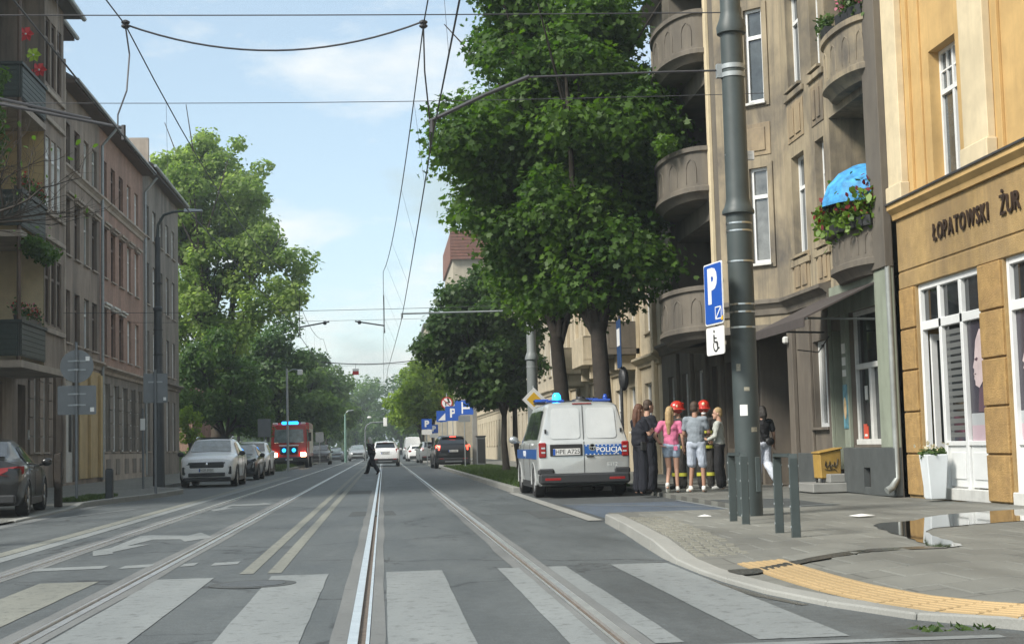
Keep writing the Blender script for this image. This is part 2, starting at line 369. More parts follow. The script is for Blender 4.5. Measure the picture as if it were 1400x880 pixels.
for x, y, w, l in ((-1.15,37,.9,3),(.5,52,1.1,.5),(-.6,24.5,.8,1.8),(2.3,22,.8,2.4)): sheet('road_patch', m_asph2, [(x,y),(x+w,y+.1),(x+w-.05,y+l),(x+.03,y+l+.06)], .002, **ST)
# manhole cover set in a worn asphalt ring
mh = MB().lathe([(.36,0),(.36,.0025)], (-1.1,12.42,.0045), 28).build('manhole_cover', m_asph2, **ST)
ml = MB(); ml.lathe([(.27,0),(.27,.004)], (-1.1,12.42,.006), 28); ml.build('lid', mat('cast_iron', (.10,.105,.108), .5, .4, var=.3, vscale=20, bump=.4, bscale=40), mh)
# ---------------- right pavement ----------------
KR = [(6.0,4.5),(4.6,6.3),(3.9,7.3),(3.45,7.95),(3.19,8.35),(2.98,8.9),(2.82,9.45),(2.68,10.1),(2.6,11),(2.57,12.1),(2.58,13.5),(2.72,15.5),(2.85,17.2),(3.0,19.6),(3.05,20.75)]
def zr(x, y): return .12-.085*smooth01(14.8,12.4,y)*smooth01(4.3,2.9,x)*smooth01(6.0,7.6,y)
def kx(y):
    for (x0,y0),(x1,y1) in zip(KR, KR[1:]):
        if y0 <= y <= y1: return x0+(x1-x0)*(y-y0)/(y1-y0)
    return KR[-1][0] if y > KR[-1][1] else KR[0][0]
def resample(pts, step):
    P = [Vector((*p,0)) for p in pts]; outp = [P[0]]; acc = 0
    for a, b in zip(P, P[1:]):
        L = (b-a).length; d = (b-a)/L; t = step-acc
        while t <= L: outp.append(a+d*t); t += step
        acc = (acc+L) % step
    return outp
def kerb(parent, pts, step, w, zf, side, name='kerb_stone', m=m_kerb):
    """separate stones along a line; side=+1: pavement lies to the right of the walking direction"""
    q = resample(pts, step)
    for a, b in zip(q, q[1:]):
        d = (b-a).normalized(); nn = Vector((d.y,-d.x,0))*side; a2, b2 = a+d*.006, b-d*.006
        za, zb = zf(a.x,a.y), zf(b.x,b.y); j = random.uniform(-.004,.004)
        c = lambda p, z, o: (p.x+nn.x*o, p.y+nn.y*o, z)
        MB().hexa([c(a2,-.05,j),c(b2,-.05,j),c(b2,-.05,w),c(a2,-.05,w),c(a2,za+.002,j+.012),c(b2,zb+.002,j+.012),c(b2,zb+.003,w),c(a2,za+.003,w)]).build(name, m, parent, bev=.012)
pav = MB(); ys = [5.0+.25*i for i in range(63)]+[20.75]
for ya, yb in zip(ys, ys[1:]):
    n = 20
    for i in range(n):
        xa = [kx(ya)+.1+(8.9-kx(ya))*k/n for k in (i,i+1)]; xb = [kx(yb)+.1+(8.9-kx(yb))*k/n for k in (i,i+1)]
        pav.quad((xa[0],ya,zr(xa[0],ya)-.008),(xa[1],ya,zr(xa[1],ya)-.008),(xb[1],yb,zr(xb[1],yb)-.008),(xb[0],yb,zr(xb[0],yb)-.008))
pav.box(5.5, 9.0, 20.75, 34, -.05, .085)
pav = pav.build('pavement', m_pave, **ST)
kerb(pav, KR[1:], .9, .2, zr, 1)
TL = [(3.2,12.45),(3.18,11.7),(3.17,10.8),(3.19,10.0),(3.27,9.2),(3.45,8.5),(3.68,8.0),(4.1,7.3),(4.7,6.6)]
def tx(y):
    P = TL[::-1]
    for (x0,y0),(x1,y1) in zip(P, P[1:]):
        if y0 <= y <= y1: return x0+(x1-x0)*(y-y0)/(y1-y0)
    return None
sl_mesh = []
for k in range(6):
    mb = MB(); mb.hexa([(-.244,-.294,-.05),(.244,-.294,-.05),(.244,.294,-.05),(-.244,.294,-.05)]+[(x,y,random.uniform(-.0025,.0025)) for x,y in ((-.244,-.294),(.244,-.294),(.244,.294),(-.244,.294))])
    sl_mesh.append(mb.mesh('slab', m_slab[k%3], bev=.008))
for i in range(27):
    y = 6.6+.6*i*.9; y = 6.4+.6*i
    if y > 20.6: break
    for j in range(12):
        x = 2.95+.5*j+(0 if i % 2 else .25)
        if x+.25 > 8.62 or x-.25 < kx(y-.3)+.22 or x-.25 < kx(y+.3)+.22: continue
        t = tx(y)
        if t and abs(x-t) < .42: continue
        if 13.2 < y < 19 and x < kx(y)+.75: continue
        o = put('slab', random.choice(sl_mesh), pav, (x,y,zr(x,y)), (math.atan2(zr(x,y+.25)-zr(x,y-.25),.5),-math.atan2(zr(x+.2,y)-zr(x-.2,y),.4),0))
# cobble fringe behind the kerb, too small to pick apart
mb = MB()
for i in range(60):
    y = 13.2+i*.1
    for j in range(5):
        x = kx(y)+.27+j*.1+random.uniform(-.012,.012); h = random.uniform(-.006,.008); s = .042
        yy = y+random.uniform(-.012,.012); mb.hexa([(x-s,yy-s,.02),(x+s,yy-s,.02),(x+s,yy+s,.02),(x-s,yy+s,.02)]+[(x+a*s*.8,yy+b*s*.8,zr(x,y)+h) for a,b in ((-1,-1),(1,-1),(1,1),(-1,1))])
o = mb.build('cobble', m_cobble, pav, kind='stuff')
# tactile paving: ribbed yellow tiles one by one
q = resample(TL, .3)
for a, b in zip(q, q[1:]):
    for k in (0,):
        d = (b-a).normalized(); nn = Vector((d.y,-d.x,0)); mb = MB(); o0 = -.20
        z0 = max(zr(a.x,a.y),zr(b.x,b.y))
        def c(t, o, z): p = a+d*t+nn*-o; return (p.x,p.y,z+zr(p.x,p.y))
        mb.hexa([c(.004,o0+.004,-.03),c(.296,o0+.004,-.03),c(.296,o0+.396,-.03),c(.004,o0+.396,-.03),c(.004,o0+.004,.003),c(.296,o0+.004,.003),c(.296,o0+.396,.003),c(.004,o0+.396,.003)])
        for r_ in range(6):
            u = o0+.04+r_*.06
            mb.hexa([c(.015,u,.002),c(.285,u,.002),c(.285,u+.028,.002),c(.015,u+.028,.002),c(.02,u+.005,.010),c(.28,u+.005,.010),c(.28,u+.023,.010),c(.02,u+.023,.010)])
        mb.build('tactile_tile', m_tact, pav)
# puddles
m_pud, t_, b_ = new_mat('puddle_water'); b_.inputs['Base Color'].default_value = (.022,.02,.016,1); b_.inputs['Roughness'].default_value = .03; b_.inputs['Specular IOR Level'].default_value = .9
def puddle(pts, n=5, jit=1.0):
    P = [Vector((*p,0)) for p in pts]; o = []
    for i in range(len(P)):
        p0,p1,p2,p3 = P[i-1],P[i],P[(i+1)%len(P)],P[(i+2)%len(P)]
        for k in range(n):
            t = k/n; v = .5*((2*p1)+(p2-p0)*t+(2*p0-5*p1+4*p2-p3)*t*t+(3*p1-p0-3*p2+p3)*t**3)
            o.append((v.x+random.uniform(-.02,.02)*jit, v.y+random.uniform(-.03,.03)*jit))
    return o
m_wet = ground_mat('wet_paving', (.05,.05,.045), .1, .2, .22)
def puddle_obj(pts, dz=.006):
    poly = puddle(pts, 5, 1.0 if dz > .0055 else .25); bm_ = MB().add([(x,y,zr(x,y)+dz) for x,y in poly], [tuple(range(len(poly)))])
    me = bm_.mesh('puddle', m_pud if dz > .0055 else m_wet); put('puddle', me, **ST)
puddle_obj([(5.1,14.6),(5.4,15.9),(6.0,16.35),(6.7,17.3),(8.3,18.1),(8.35,16.9),(7.2,15.8),(6.4,15.4),(5.7,14.9),(5.35,14.2),(5.15,13.2),(5.0,12.45),(4.75,12.45),(4.95,13.6)])
for a, b in (((2.95,11.72),(3.5,12.1)),((3.5,12.1),(4.1,12.3)),((4.1,12.3),(4.8,12.4))):
    x0,y0 = a; x1,y1 = b; w = .11; puddle_obj([(x0,y0-w),(x0,y0+w),((x0+x1)/2,(y0+y1)/2+w+.05),(x1,y1+w),(x1,y1-w),((x0+x1)/2,(y0+y1)/2-w)], .0052)
puddle_obj([(2.76,11.4),(2.76,11.8),(2.95,11.86),(3.0,11.58),(2.9,11.42)], .0054)
sheet('wet_gutter', m_wet, [(2.46,12.9),(2.5,12.9),(2.53,12.1),(2.55,11.2),(2.64,10.2),(2.76,9.5),(2.70,9.5),(2.55,10.2),(2.46,11.2),(2.43,12.1)], .0035, **ST)
# parking bay behind the kerb gap
sheet('parking_bay', m_asph2, [(3.0,20.75),(5.5,20.75),(5.5,34),(3.0,34)], .004, **ST)
sheet('disabled_bay_marking', m_bay, [(3.2,21.0),(5.45,21.0),(5.45,26.6),(3.2,26.6)], .008, **ST)
strip('bay_edging', m_kerb, [(2.98,20.7),(2.98,34)], .22, .012)
for p in ([(3.25,26.5),(5.4,23.8)],[(4.3,21.2),(5.4,21.4)],[(3.6,22.3),(4.7,22.6)],[(3.2,21.05),(5.45,21.05)],[(5.42,21.0),(5.42,27)]): strip('bay_line', m_paint, p, .1, .0125)
sheet('pavement_patch', m_asph2, [(5.52,20.9),(6.7,21.0),(6.8,24.5),(5.52,24.7)], .09, **ST)
for p in ([(5.55,24.6),(6.75,24.4)],[(5.9,21.3),(6.9,21.9)]): strip('bay_line', m_paint, p, .1, .094)
# right verge and far pavement
pav2 = MB().box(5.75, 9.0, 34, 420, -.05, .12).build('pavement', m_pave, **ST)
verge = MB().box(3.15, 5.75, 34.15, 78, -.05, .13).build('verge', m_turf, **ST)
kerb(pav2, [(5.4,34.1),(3.0,34.1)], .8, .15, lambda x,y: .13, 1); kerb(pav2, [(2.98,34.1),(2.98,78)], 1.0, .17, lambda x,y: .13, 1)
for y in (66, 74): sheet('parking_bay', m_conc, [(5.75,78),(8.5,78),(8.5,79),(5.75,79)], .125, **ST); break
def grass(name, x0, x1, y0, y1, z, n, h=.09, label=None):
    px = RNG.uniform(x0,x1,n); py = y0+(y1-y0)*RNG.uniform(0,1,n)**1.4; a = RNG.uniform(0,6.28,n); w = RNG.uniform(.008,.02,n)*1.6; hh = RNG.uniform(.4,1.1,n)*h; le = RNG.uniform(-.05,.05,(n,2))
    v = np.zeros((n,3,3)); v[:,0] = np.stack([px-np.cos(a)*w,py-np.sin(a)*w,np.full(n,z)],1); v[:,1] = np.stack([px+np.cos(a)*w,py+np.sin(a)*w,np.full(n,z)],1); v[:,2] = np.stack([px+le[:,0],py+le[:,1],z+hh],1)
    return put(name, npmesh(name, v.reshape(-1,3), 3, [m_grass], RNG.uniform(0,1,n)), kind='stuff')
m_grass = leaf_mat('grass_blade', (.035,.07,.016), (.085,.13,.035), .3)
grass('grass', 3.17, 5.7, 34.2, 78, .13, 45000)
# left pavement
KL = [(-6.3,-6),(-6.3,26),(-6.55,33),(-5.8,38.6),(-5.62,42.5),(-6.2,44.8),(-7.15,46.5),(-7.2,84),(-6.0,86.5),(-5.65,92),(-5.65,420)]
mb = MB()
q = [Vector((*p,0)) for p in KL]
zl = lambda y: .035+.08*smooth01(31.5,33.5,y)
q = [Vector((*p,0)) for p in KL[:2]]+[Vector((-6.3-.25*(y-26)/7,y,0)) for y in (28,30,31.5,32,32.5)]+[Vector((*p,0)) for p in KL[2:]]
for a, b in zip(q, q[1:]): mb.quad((-14,a.y,zl(a.y)),(a.x-.05,a.y,zl(a.y)),(b.x-.05,b.y,zl(b.y)),(-14,b.y,zl(b.y)))
pav3 = mb.build('pavement', m_pave, **ST)
kerb(pav3, KL[1:9], 1.0, .16, lambda x,y: .04+.08*smooth01(31.5,33.5,y), -1)
sheet('gutter', m_bed, [(-6.3,14),(-6.02,14),(-6.02,26),(-6.27,33),(-5.5,38.6),(-5.5,38.4),(-6.55,33),(-6.3,26)], .003, **ST)
kerb(pav3, KL[8:], 6.0, .16, lambda x,y: .12, -1)
verge2 = MB().box(-9.5, -5.85, 86, 125, -.05, .13).build('verge', m_turf, **ST)
grass('grass', -9.4, -5.9, 86, 125, .13, 16000, .22); grass('grass', -7.3, -6.6, 33.5, 37.5, .11, 2500, .1)
# dressed kerb continuation and far parking strip on the sunny side
sheet('parking_strip', m_conc, [(2.9,78.2),(5.7,78.2),(5.7,150),(2.9,150)], .005, **ST)
# ---------------- buildings ----------------
class F:
    """a facade plane: u runs along the wall, d outward, z up; u x n = z"""
    def __init__(s, root, o, u):
        s.root = root; s.o = Vector((*o,0)); s.u = Vector((*u,0)).normalized(); s.n = Vector((s.u.y,-s.u.x,0)) * -1
        # for u=+Y the outward normal is -X
        s.org = root.location.copy()
    def P(s, u, z, d=0): return s.o+s.u*u+s.n*d+Vector((0,0,z))
    def box(s, mb, u0, u1, z0, z1, d0, d1):
        c = lambda u,z,d: s.P(u,z,d)
        return mb.hexa([c(u0,z0,d0),c(u1,z0,d0),c(u1,z0,d1),c(u0,z0,d1),c(u0,z1,d0),c(u1,z1,d0),c(u1,z1,d1),c(u0,z1,d1)])
    def part(s, name, m, boxes, bev=0, parent=None, **k):
        """boxes that touch make one piece; pieces standing apart become objects of their own"""
        left = list(boxes); o = None; e = .012
        while left:
            g = [left.pop()]; grew = True
            while grew:
                grew = False
                for q in list(left):
                    if any(all(q[2*i] <= p[2*i+1]+e and p[2*i] <= q[2*i+1]+e for i in range(3)) for p in g): g.append(q); left.remove(q); grew = True
            mb = MB()
            for b in g: s.box(mb, *b)
            o = mb.build(name, m, parent or s.root, bev=bev, org=s.org, **k)
        return o
    def wall(s, name, m, u0, u1, z0, z1, holes, deep=.2):
        us = sorted({u0,u1,*[h[0] for h in holes],*[h[1] for h in holes]}); zs = sorted({z0,z1,*[h[2] for h in holes],*[h[3] for h in holes]})
        mb = MB()
        for a, b in zip(us, us[1:]):
            for c, d in zip(zs, zs[1:]):
                if any(h[0]-1e-6 <= a and b <= h[1]+1e-6 and h[2]-1e-6 <= c and d <= h[3]+1e-6 for h in holes): continue
                mb.quad(s.P(a,c),s.P(b,c),s.P(b,d),s.P(a,d))
        for h in holes:
            dp = h[4] if len(h) > 4 else deep; a,b,c,d = h[:4]
            mb.quad(s.P(a,c),s.P(a,c,-dp),s.P(a,d,-dp),s.P(a,d)); mb.quad(s.P(b,c),s.P(b,d),s.P(b,d,-dp),s.P(b,c,-dp))
            mb.quad(s.P(a,d),s.P(a,d,-dp),s.P(b,d,-dp),s.P(b,d)); mb.quad(s.P(a,c),s.P(b,c),s.P(b,c,-dp),s.P(a,c,-dp))
        return mb.build(name, m, s.root, org=s.org)
    def at(s, u, z, d): return s.P(u,z,d)-s.org
    def rot(s): return (0,0,math.atan2(s.u.y,s.u.x))
_wc = {}
def win_meshes(w, h, kind, fm, gm):
    key = (round(w,2), round(h,2), kind, fm.name, gm.name)
    if key in _wc: return _wc[key]
    # local: x along wall, z up, -y outward... outward is local +y after mapping below
    mb = MB(); t = .06
    def b(x0,x1,z0,z1,d0=-.03,d1=.03): mb.box(x0,x1,d0,d1,z0,z1)
    b(0,t,0,h); b(w-t,w,0,h); b(t,w-t,h-t,h); b(t,w-t,0,t+.02)
    if kind in ('T','X','C'):            # transom with central mullion below
        zt = h*.68; b(t,w-t,zt-.035,zt+.035,-.03,.045); b(w/2-.04,w/2+.04,t+.02,zt-.035,-.03,.04)
        if kind != 'T': b(w/2-.035,w/2+.035,zt+.035,h-t,-.03,.035)
        if kind == 'X':
            for q in (.25,.75): b(w*q-.012,w*q+.012,zt+.035,h-t,-.02,.02)
            b(t,w-t,zt+(h-zt)*.5-.012,zt+(h-zt)*.5+.012,-.02,.022)
    elif kind == 'M': b(w/2-.04,w/2+.04,t+.02,h-t,-.03,.04)
    elif kind == '1':
        zt = h*.7; b(t,w-t,zt-.04,zt+.04,-.03,.04)
    fr = mb.mesh('window', fm)
    pn = MB().quad((t*.5,-.012,t*.5),(w-t*.5,-.012,t*.5),(w-t*.5,-.012,h-t*.5),(t*.5,-.012,h-t*.5)).mesh('pane', gm)
    _wc[key] = (fr, pn); return fr, pn
def window(f, u0, u1, z0, z1, kind='T', fm=None, gm=None, deep=.14, sill=None, name='window'):
    fm = fm or m_white; gm = gm or random.choice(m_gl[:3])
    fr, pn = win_meshes(u1-u0, z1-z0, kind, fm, gm)
    w = put(name, fr, f.root, f.at(u0,z0,-deep), f.rot()); put('pane', pn, w)
    if sill:
        mb = MB(); mb.box(-.06,u1-u0+.06,.03,deep+.09,-.05,.0); mb.build('sill', sill, w)
    return w
def roofbox(root, m, pts, name='roof'): return MB().hexa([Vector(p)-root.location for p in pts]).build(name, m, root)
def bodybox(root, m, x0, x1, y0, y1, z0, z1, name='side_wall'):
    return MB().box(x0,x1,y0,y1,z0,z1).build(name, m, root, org=root.location)
def plaster(name, col, dirt, damt=.55, dsc=.8, bump=.25, rough=.85, zs=.22): return mat(name, col, rough, var=.16, vscale=1.7, bump=bump, bscale=70, dirt=dirt, dscale=dsc, damt=damt, streak=True, zs=zs)
m_ochre = plaster('ochre_plaster', (.56,.37,.15), (.40,.26,.11), .4, 1.2, .2)
m_ochred = mat('ochre_rough_stone', (.38,.24,.09), .9, var=.25, vscale=6, bump=.9, bscale=38, dirt=(.26,.16,.07), dscale=1.5, damt=.5)
m_ochred2 = mat('ochre_rendered_band', (.37,.25,.105), .9, var=.2, vscale=4, bump=.6, bscale=45, dirt=(.22,.155,.085), dscale=1.0, damt=.6, streak=True, zs=.3)
m_cream = plaster('cream_plaster', (.64,.54,.36), (.5,.42,.28), .35, 1.5, .1)
m_gbr = plaster('grey_brown_plaster', (.32,.265,.178), (.10,.09,.078), 1.0, .8, .25, zs=.7)
m_gbrd = plaster('grey_plaster_dark', (.155,.135,.108), (.075,.068,.06), .7, .9, .25)  # dark grey plaster, deepened to paint the shade on the oriel balconies
m_gfl = plaster('ground_floor_render', (.155,.132,.105), (.075,.066,.057), .7, 1.1, .3)
m_green = plaster('pale_green_plaster', (.25,.28,.22), (.15,.165,.135), .6, 1.2, .15)
m_plinth = mat('dark_plinth', (.07,.078,.078), .75, var=.18, vscale=4)
m_flash = mat('metal_flashing', (.08,.08,.085), .45, .4)
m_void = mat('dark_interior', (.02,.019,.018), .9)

# --- ochre corner building ---
YB = thing('ochre_building', 'bright ochre rendered building with cream pilasters and raised lettering over its shopfront', 'building', (8.6,18,.1))
f = F(YB, (8.6,0), (0,1))          # u equals world y
shop = [(20.3,22.8,.1,3.5,.16),(16.85,19.45,.1,3.5,.16),(13.4,16.0,.1,3.5,.16)]
f.wall('wall', m_ochred2, 9, 23.5, .0, 4.66, shop)
upw = [(20.7,21.78,4.95,7.05,.26),(17.2,18.3,4.95,7.05,.26),(20.7,21.78,8.35,10.4,.26)]
f.wall('upper_wall', m_ochre, 9, 23.5, 4.9, 12.5, upw)
bodybox(YB, m_ochre, 10.6, 18, 9, 23.45, 0, 12.4); MB().box(8.62,10.6,23.3,23.46,0,12.4).build('side_wall', m_ochre, YB, org=YB.location)
roofbox(YB, m_roof, [(8.2,9,12.5),(18,9,12.5),(18,23.5,12.5),(8.2,23.5,12.5),(11,9,14.5),(16,9,14.5),(16,23.5,14.5),(11,23.5,14.5)])
for y0, y1 in ((22.83,23.48),(19.48,20.27),(16.05,16.82)):
    for i in range(5):
        z = .12+.676*i
        f.part('stone_block', m_ochred, [(y0+.012,y1-.012,z+.012,z+.664,-.02,.045)], .012)
for z0, z1, d in ((3.5,3.76,.02),(3.79,4.66,.02)):
    f.part('render_band', m_ochred2, [(12,23.5,z0,z1,-.01,d)], .01)
mb = MB()  # string course: cove, fillet
prof = [(0,4.66),(.07,4.66),(.09,4.74),(.17,4.82),(.17,4.9),(0,4.9)]
mb.add([f.P(y,z,d) for y in (9,23.56) for d,z in prof], [(0,1,7,6),(1,2,8,7),(2,3,9,8),(3,4,10,9),(4,5,11,10),(5,4,3,2,1,0),(6,7,8,9,10,11)])
mb.build('string_course', m_ochre, YB, org=YB.location)
f.part('flashing', m_flash, [(9,23.6,4.9,4.93,-.0,.2)])
for y0, y1 in ((22.87,23.5),(19.45,20.3),(16.0,16.9)):
    f.part('pilaster', m_cream, [(y0,y1,5.2,12.4,0,.12)], .01); f.part('pilaster_base', m_cream, [(y0-.05,y1+.05,4.93,5.2,0,.17)], .015)
for a, b, c in ((20.3,22.87,1),(16.9,19.45,0)):
    f.part('window_surround', m_ochre, [(a+.14,a+.3,4.93,11,0,.05),(b-.32,b-.16,4.93,11,0,.05)]+([(b-.8,b-.66,5.0,11,0,.035)] if c else []), .006)
for h in upw: window(f, *h[:4], kind='X', deep=.2, gm=m_gl[1])
# shopfronts: white timber frame, posters, panels
m_shopw = mat('shop_white_paint', (.76,.77,.76), .4, var=.05, vscale=4)
def poster_face(parent, f, u0, z0, w, h, d):
    """flat printed poster behind the glass: dark ground with a pale profile and veil of hair"""
    mb = MB()
    q = lambda pts, dd: mb.add([f.P(u0+w*(1-x), z0+h*y, d+dd) for x,y in pts], [tuple(range(len(pts)))])
    mb.cur = 0; q([(0,0),(1,0),(1,1),(0,1)], 0)
    mb.cur = 1; q([(.62,.93),(.40,.84),(.33,.74),(.30,.68),(.2,.615),(.27,.60),(.26,.575),(.22,.56),(.27,.545),(.25,.52),(.3,.5),(.3,.465),(.5,.44),(.72,.5),(.95,.62),(1,.8),(.85,.92)], .002)
    mb.cur = 2; q([(.62,.44),(.5,.44),(.45,.36),(.4,.24),(1,.24),(1,.62),(.8,.52)], .003); q([(.30,.68),(.44,.70),(.5,.685),(.42,.665)], .004); q([(.24,.56),(.36,.565),(.36,.55)], .004)
    mb.cur = 3; q([(0,0),(1,0),(1,.13),(0,.13)], .002)
    mb.cur = 4; q([(0,.13),(1,.13),(1,.23),(0,.23)], .002)
    mb.build('poster', [mat('poster_dark', (.05,.045,.06), .25), mat('poster_skin', (.62,.5,.5), .25, var=.12, vscale=6), mat('poster_shade', (.12,.07,.09), .25), mat('poster_pink', (.5,.38,.42), .25), mat('poster_grey', (.42,.44,.45), .25)], parent, org=f.org)
for idx, (a, b) in enumerate(((20.3,22.8),(16.85,19.45))):
    D = -.09; t = .09
    L = [(a,a+t,.12,3.5),(b-t,b,.12,3.5),(a+t,b-t,3.4,3.5),(a+t,b-t,2.76,2.9)]
    for k in (1,2): u = a+(b-a)*k/3; L.append((u-.05,u+.05,.12,3.4))
    fr = f.part('shop_window', m_shopw, [(u0,u1,z0,z1,D-.04,D+.05) for u0,u1,z0,z1 in L], .008)
    d3 = (b-a)/3
    for k in range(3):
        u0, u1 = a+d3*k+.06, a+d3*(k+1)-.06
        f.part('pane', m_gl[3], [(u0,u1,2.9,3.4,D-.03,D-.015)], parent=fr)
        if k == 2 and idx == 0:   # door folded open into the shop
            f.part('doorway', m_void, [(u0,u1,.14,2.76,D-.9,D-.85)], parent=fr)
            mb = MB(); p = f.P(u0+.03,0,D); 
            for (x0,x1,z0,z1) in ((0,.1,.15,2.7),(.62,.72,.15,2.7),(.1,.62,2.6,2.7),(.1,.62,.15,.95)): mb.box(x0,x1,-.025,.025,z0,z1)
            p = f.P(u1-.02,0,D-.08); dr = mb.build('door', m_shopw, YB); dr.location = p-f.org; dr.rotation_euler = (0,0,R(8))
            pm = MB().box(.1,.62,-.008,.008,.95,2.6).build('pane', m_gl[1], dr)
        else:
            f.part('pane', m_gl[3], [(u0,u1,.98,2.76,D-.03,D-.015)], parent=fr)
            f.part('lower_panel', m_shopw, [(u0,u1,.3,.92,D-.03,D+.01),(u0+.1,u1-.1,.42,.82,D+.01,D+.03),(u0-.02,u1+.02,.92,.99,D-.03,D+.045)], .006, parent=fr)
            if idx == 0 and k == 1: f.part('blind_slat', mat('blind_grey', (.13,.135,.13), .6), [(u0+.02,u1-.02,1.05+.105*i,1.05+.105*i+.07,D-.016,D-.011) for i in range(16)], parent=fr)
            if (idx == 0 and k == 0) or (idx == 1 and k == 2): poster_face(YB, f, u0+.02, .99, u1-u0-.04, 1.75, D-.012)
    f.part('threshold', m_offw, [(a-.02,b+.02,.1,.28,D-.05,D+.12)], .01)
m_bronze = mat('letter_bronze', (.055,.035,.025), .5, .3)
for txt, u0, u1 in (('ŁOPATOWSKI', 21.86, 19.76), ('ŻUR', 19.36, 18.72)):
    ms = [textmesh(ch, .37, .010, .006, 'CENTER', 'letter') for ch in txt]; ext = [(min(v.co.x for v in m.vertices),max(v.co.x for v in m.vertices)) for m in ms]
    gap = .045; k = ((u0-u1)-gap*(len(txt)-1))/sum(b-a for a,b in ext); u = u0
    for m, (a, b) in zip(ms, ext):
        m.materials.append(m_bronze); m.transform(Matrix.Diagonal((k,1,1,1))@Matrix.Translation((-(a+b)/2,0,0))); w = (b-a)*k
        o = put('letter', m, YB); o.matrix_local = basis((0,-1,0),(0,0,1),(-1,0,0), f.at(u-w/2,4.2,.042)); u -= w+gap
# drainpipe at the party wall
mb = MB(); mb.tube([(8.42,23.55,12),(8.42,23.55,.75),(8.42,23.55,.4),(8.3,23.5,.25),(8.2,23.48,.2)],[.05,.05,.05,.06,.06],10); mb.build('drainpipe', mat('pipe_grey', (.3,.32,.31), .5, .3, var=.2), YB, smooth=40, org=YB.location)

# --- grey-brown tenement with oriel and rounded balconies ---
GT = thing('oriel_tenement', 'weathered grey-brown tenement with a splayed oriel, rounded balconies and a shop awning', 'building', (8.5,30,.1))
f = F(GT, (8.5,0), (0,1))
m_panl = plaster('panel_plaster', (.31,.24,.15), (.10,.088,.075), .9, .8, .2, zs=.6)
win = [(28.3,29.2),(26.98,27.55)]
zf = [(4.8,6.85),(8.25,10.3),(11.6,13.4)]
holes = [(a,b,c,d,.22) for a,b in win for c,d in zf]
log = [(24.28,26.6,4.05,7.1,1.1),(24.28,26.6,7.5,10.6,1.1),(24.28,26.6,11,13.6,1.1)]
f.wall('wall', m_gbr, 23.5, 29.7, 3.9, 14, holes+log)
gh = [(24.3,25.95,.95,3.35,.25),(26.25,27.0,.5,3.1,.5),(27.25,28.25,1.3,2.98,.2),(29.95,32.3,.1,3.4,2.2),(33.2,34.1,.9,3.0,.2),(34.7,35.6,.9,3.0,.2),(36.3,37.2,.9,3.0,.2),(38.2,39.2,.1,3.0,.3),(40,41,1.0,3.0,.2),(42,43,1.0,3.0,.2)]
f.wall('ground_wall', m_gfl, 23.5, 44, .0, 3.9, gh)
bodybox(GT, m_gbrd, 10.7, 20, 23.5, 44, 0, 14)
roofbox(GT, m_roof, [(7.9,23.5,14),(20,23.5,14),(20,44,14),(7.9,44,14),(11,23.5,17),(17,23.5,17),(17,44,17),(11,44,17)])
for a, b, c, d in [h[:4] for h in holes]: window(f, a, b, c, d, 'T' if b-a > .7 else '1', deep=.18, sill=m_gbr, gm=random.choice(m_gl[:2]))
for a, b in win:
    for c in (7.15,10.6,4.05):
        f.part('wall_panel', m_panl, [(a-.1,b+.1,c,c+.78,0,.02),(a+.05,(a+b)/2-.06,c+.1,c+.68,.02,.045),((a+b)/2+.06,b-.05,c+.1,c+.68,.02,.045)], .008)
    f.part('window_band', m_gbr, [(a-.2,b+.2,z-.22,z-.09,0,.06) for z in (4.8,8.25,11.6)], .012)
f.part('corner_strip', m_gbrd, [(23.5,24.22,3.9,14,0,.14)], .01)
for a, b, c, d, dp in log:
    f.part('loggia_wall', m_gbr, [(a,b,c,d,-1.12,-1.1)]); 
    w = window(f, a+1.3, b-.2, c+.35, d-.5, 'M', fm=m_brownf, gm=m_gl[3], deep=1.06, name='balcony_door')
def round_balcony(f, uc, hw, bulge, z0, zt, m, name='balcony', n=20, arches=5, deep=.0):
    """a bowed masonry parapet on a moulded slab"""
    arc = lambda k, off=0: (uc+(hw+off)*math.cos(math.pi*k/n)*-1, (bulge+off)*math.sin(math.pi*k/n)**.8)
    def ring(z, off): return [(*arc(k,off), z) for k in range(n+1)]
    lv = [(z0-.16,-.12),(z0-.04,-.02),(z0,.06),(z0+.1,.06),(z0+.13,0),(zt-.12,0),(zt-.1,.06),(zt,.06),(zt,-.14),(z0+.05,-.14)]
    mb = MB(); vs = []; 
    for z, o in lv: vs += [f.P(u,zz,d) for u,d,zz in ring(z,o)]
    k = n+1; fs = [(i*k+j,i*k+j+1,(i+1)*k+j+1,(i+1)*k+j) for i in range(len(lv)-1) for j in range(n)]
    mb.add(vs, fs); mb.add([f.P(u,zz,d) for u,d,zz in ring(z0-.16,-.12)]+[f.P(uc,z0-.16,-.6)], [tuple(range(n+1))+(n+1,)])
    mb.add([f.P(u,zz,d) for u,d,zz in ring(z0+.06,-.1)], [tuple(range(n+1))])
    o = mb.build(name, m, f.root, smooth=35, org=f.org)
    for i in range(arches):
        c = math.pi*(i+.9)/(arches+.8); wv = .27; pts = []
        for s in ((-1,0),(-1,.55),(-.7,.8),(0,.93),(.7,.8),(1,.55),(1,0)):
            th = c+s[0]*wv/2*1.0; pts.append((uc-(hw+.012)*math.cos(th), z0+.2+s[1]*(zt-z0-.42), (bulge+.012)*math.sin(th)**.8))
        MB().tube([f.P(u,z,d-.012) for u,z,d in pts], .016, 5).build('arch_moulding', m, o, org=f.org)
    return o
for z0, zt, m in ((4.02,4.82,m_gbrd),(7.4,8.35,m_gbr),(10.9,11.9,m_gbr)): round_balcony(f, 25.12, 1.1, .34, z0, zt, m)
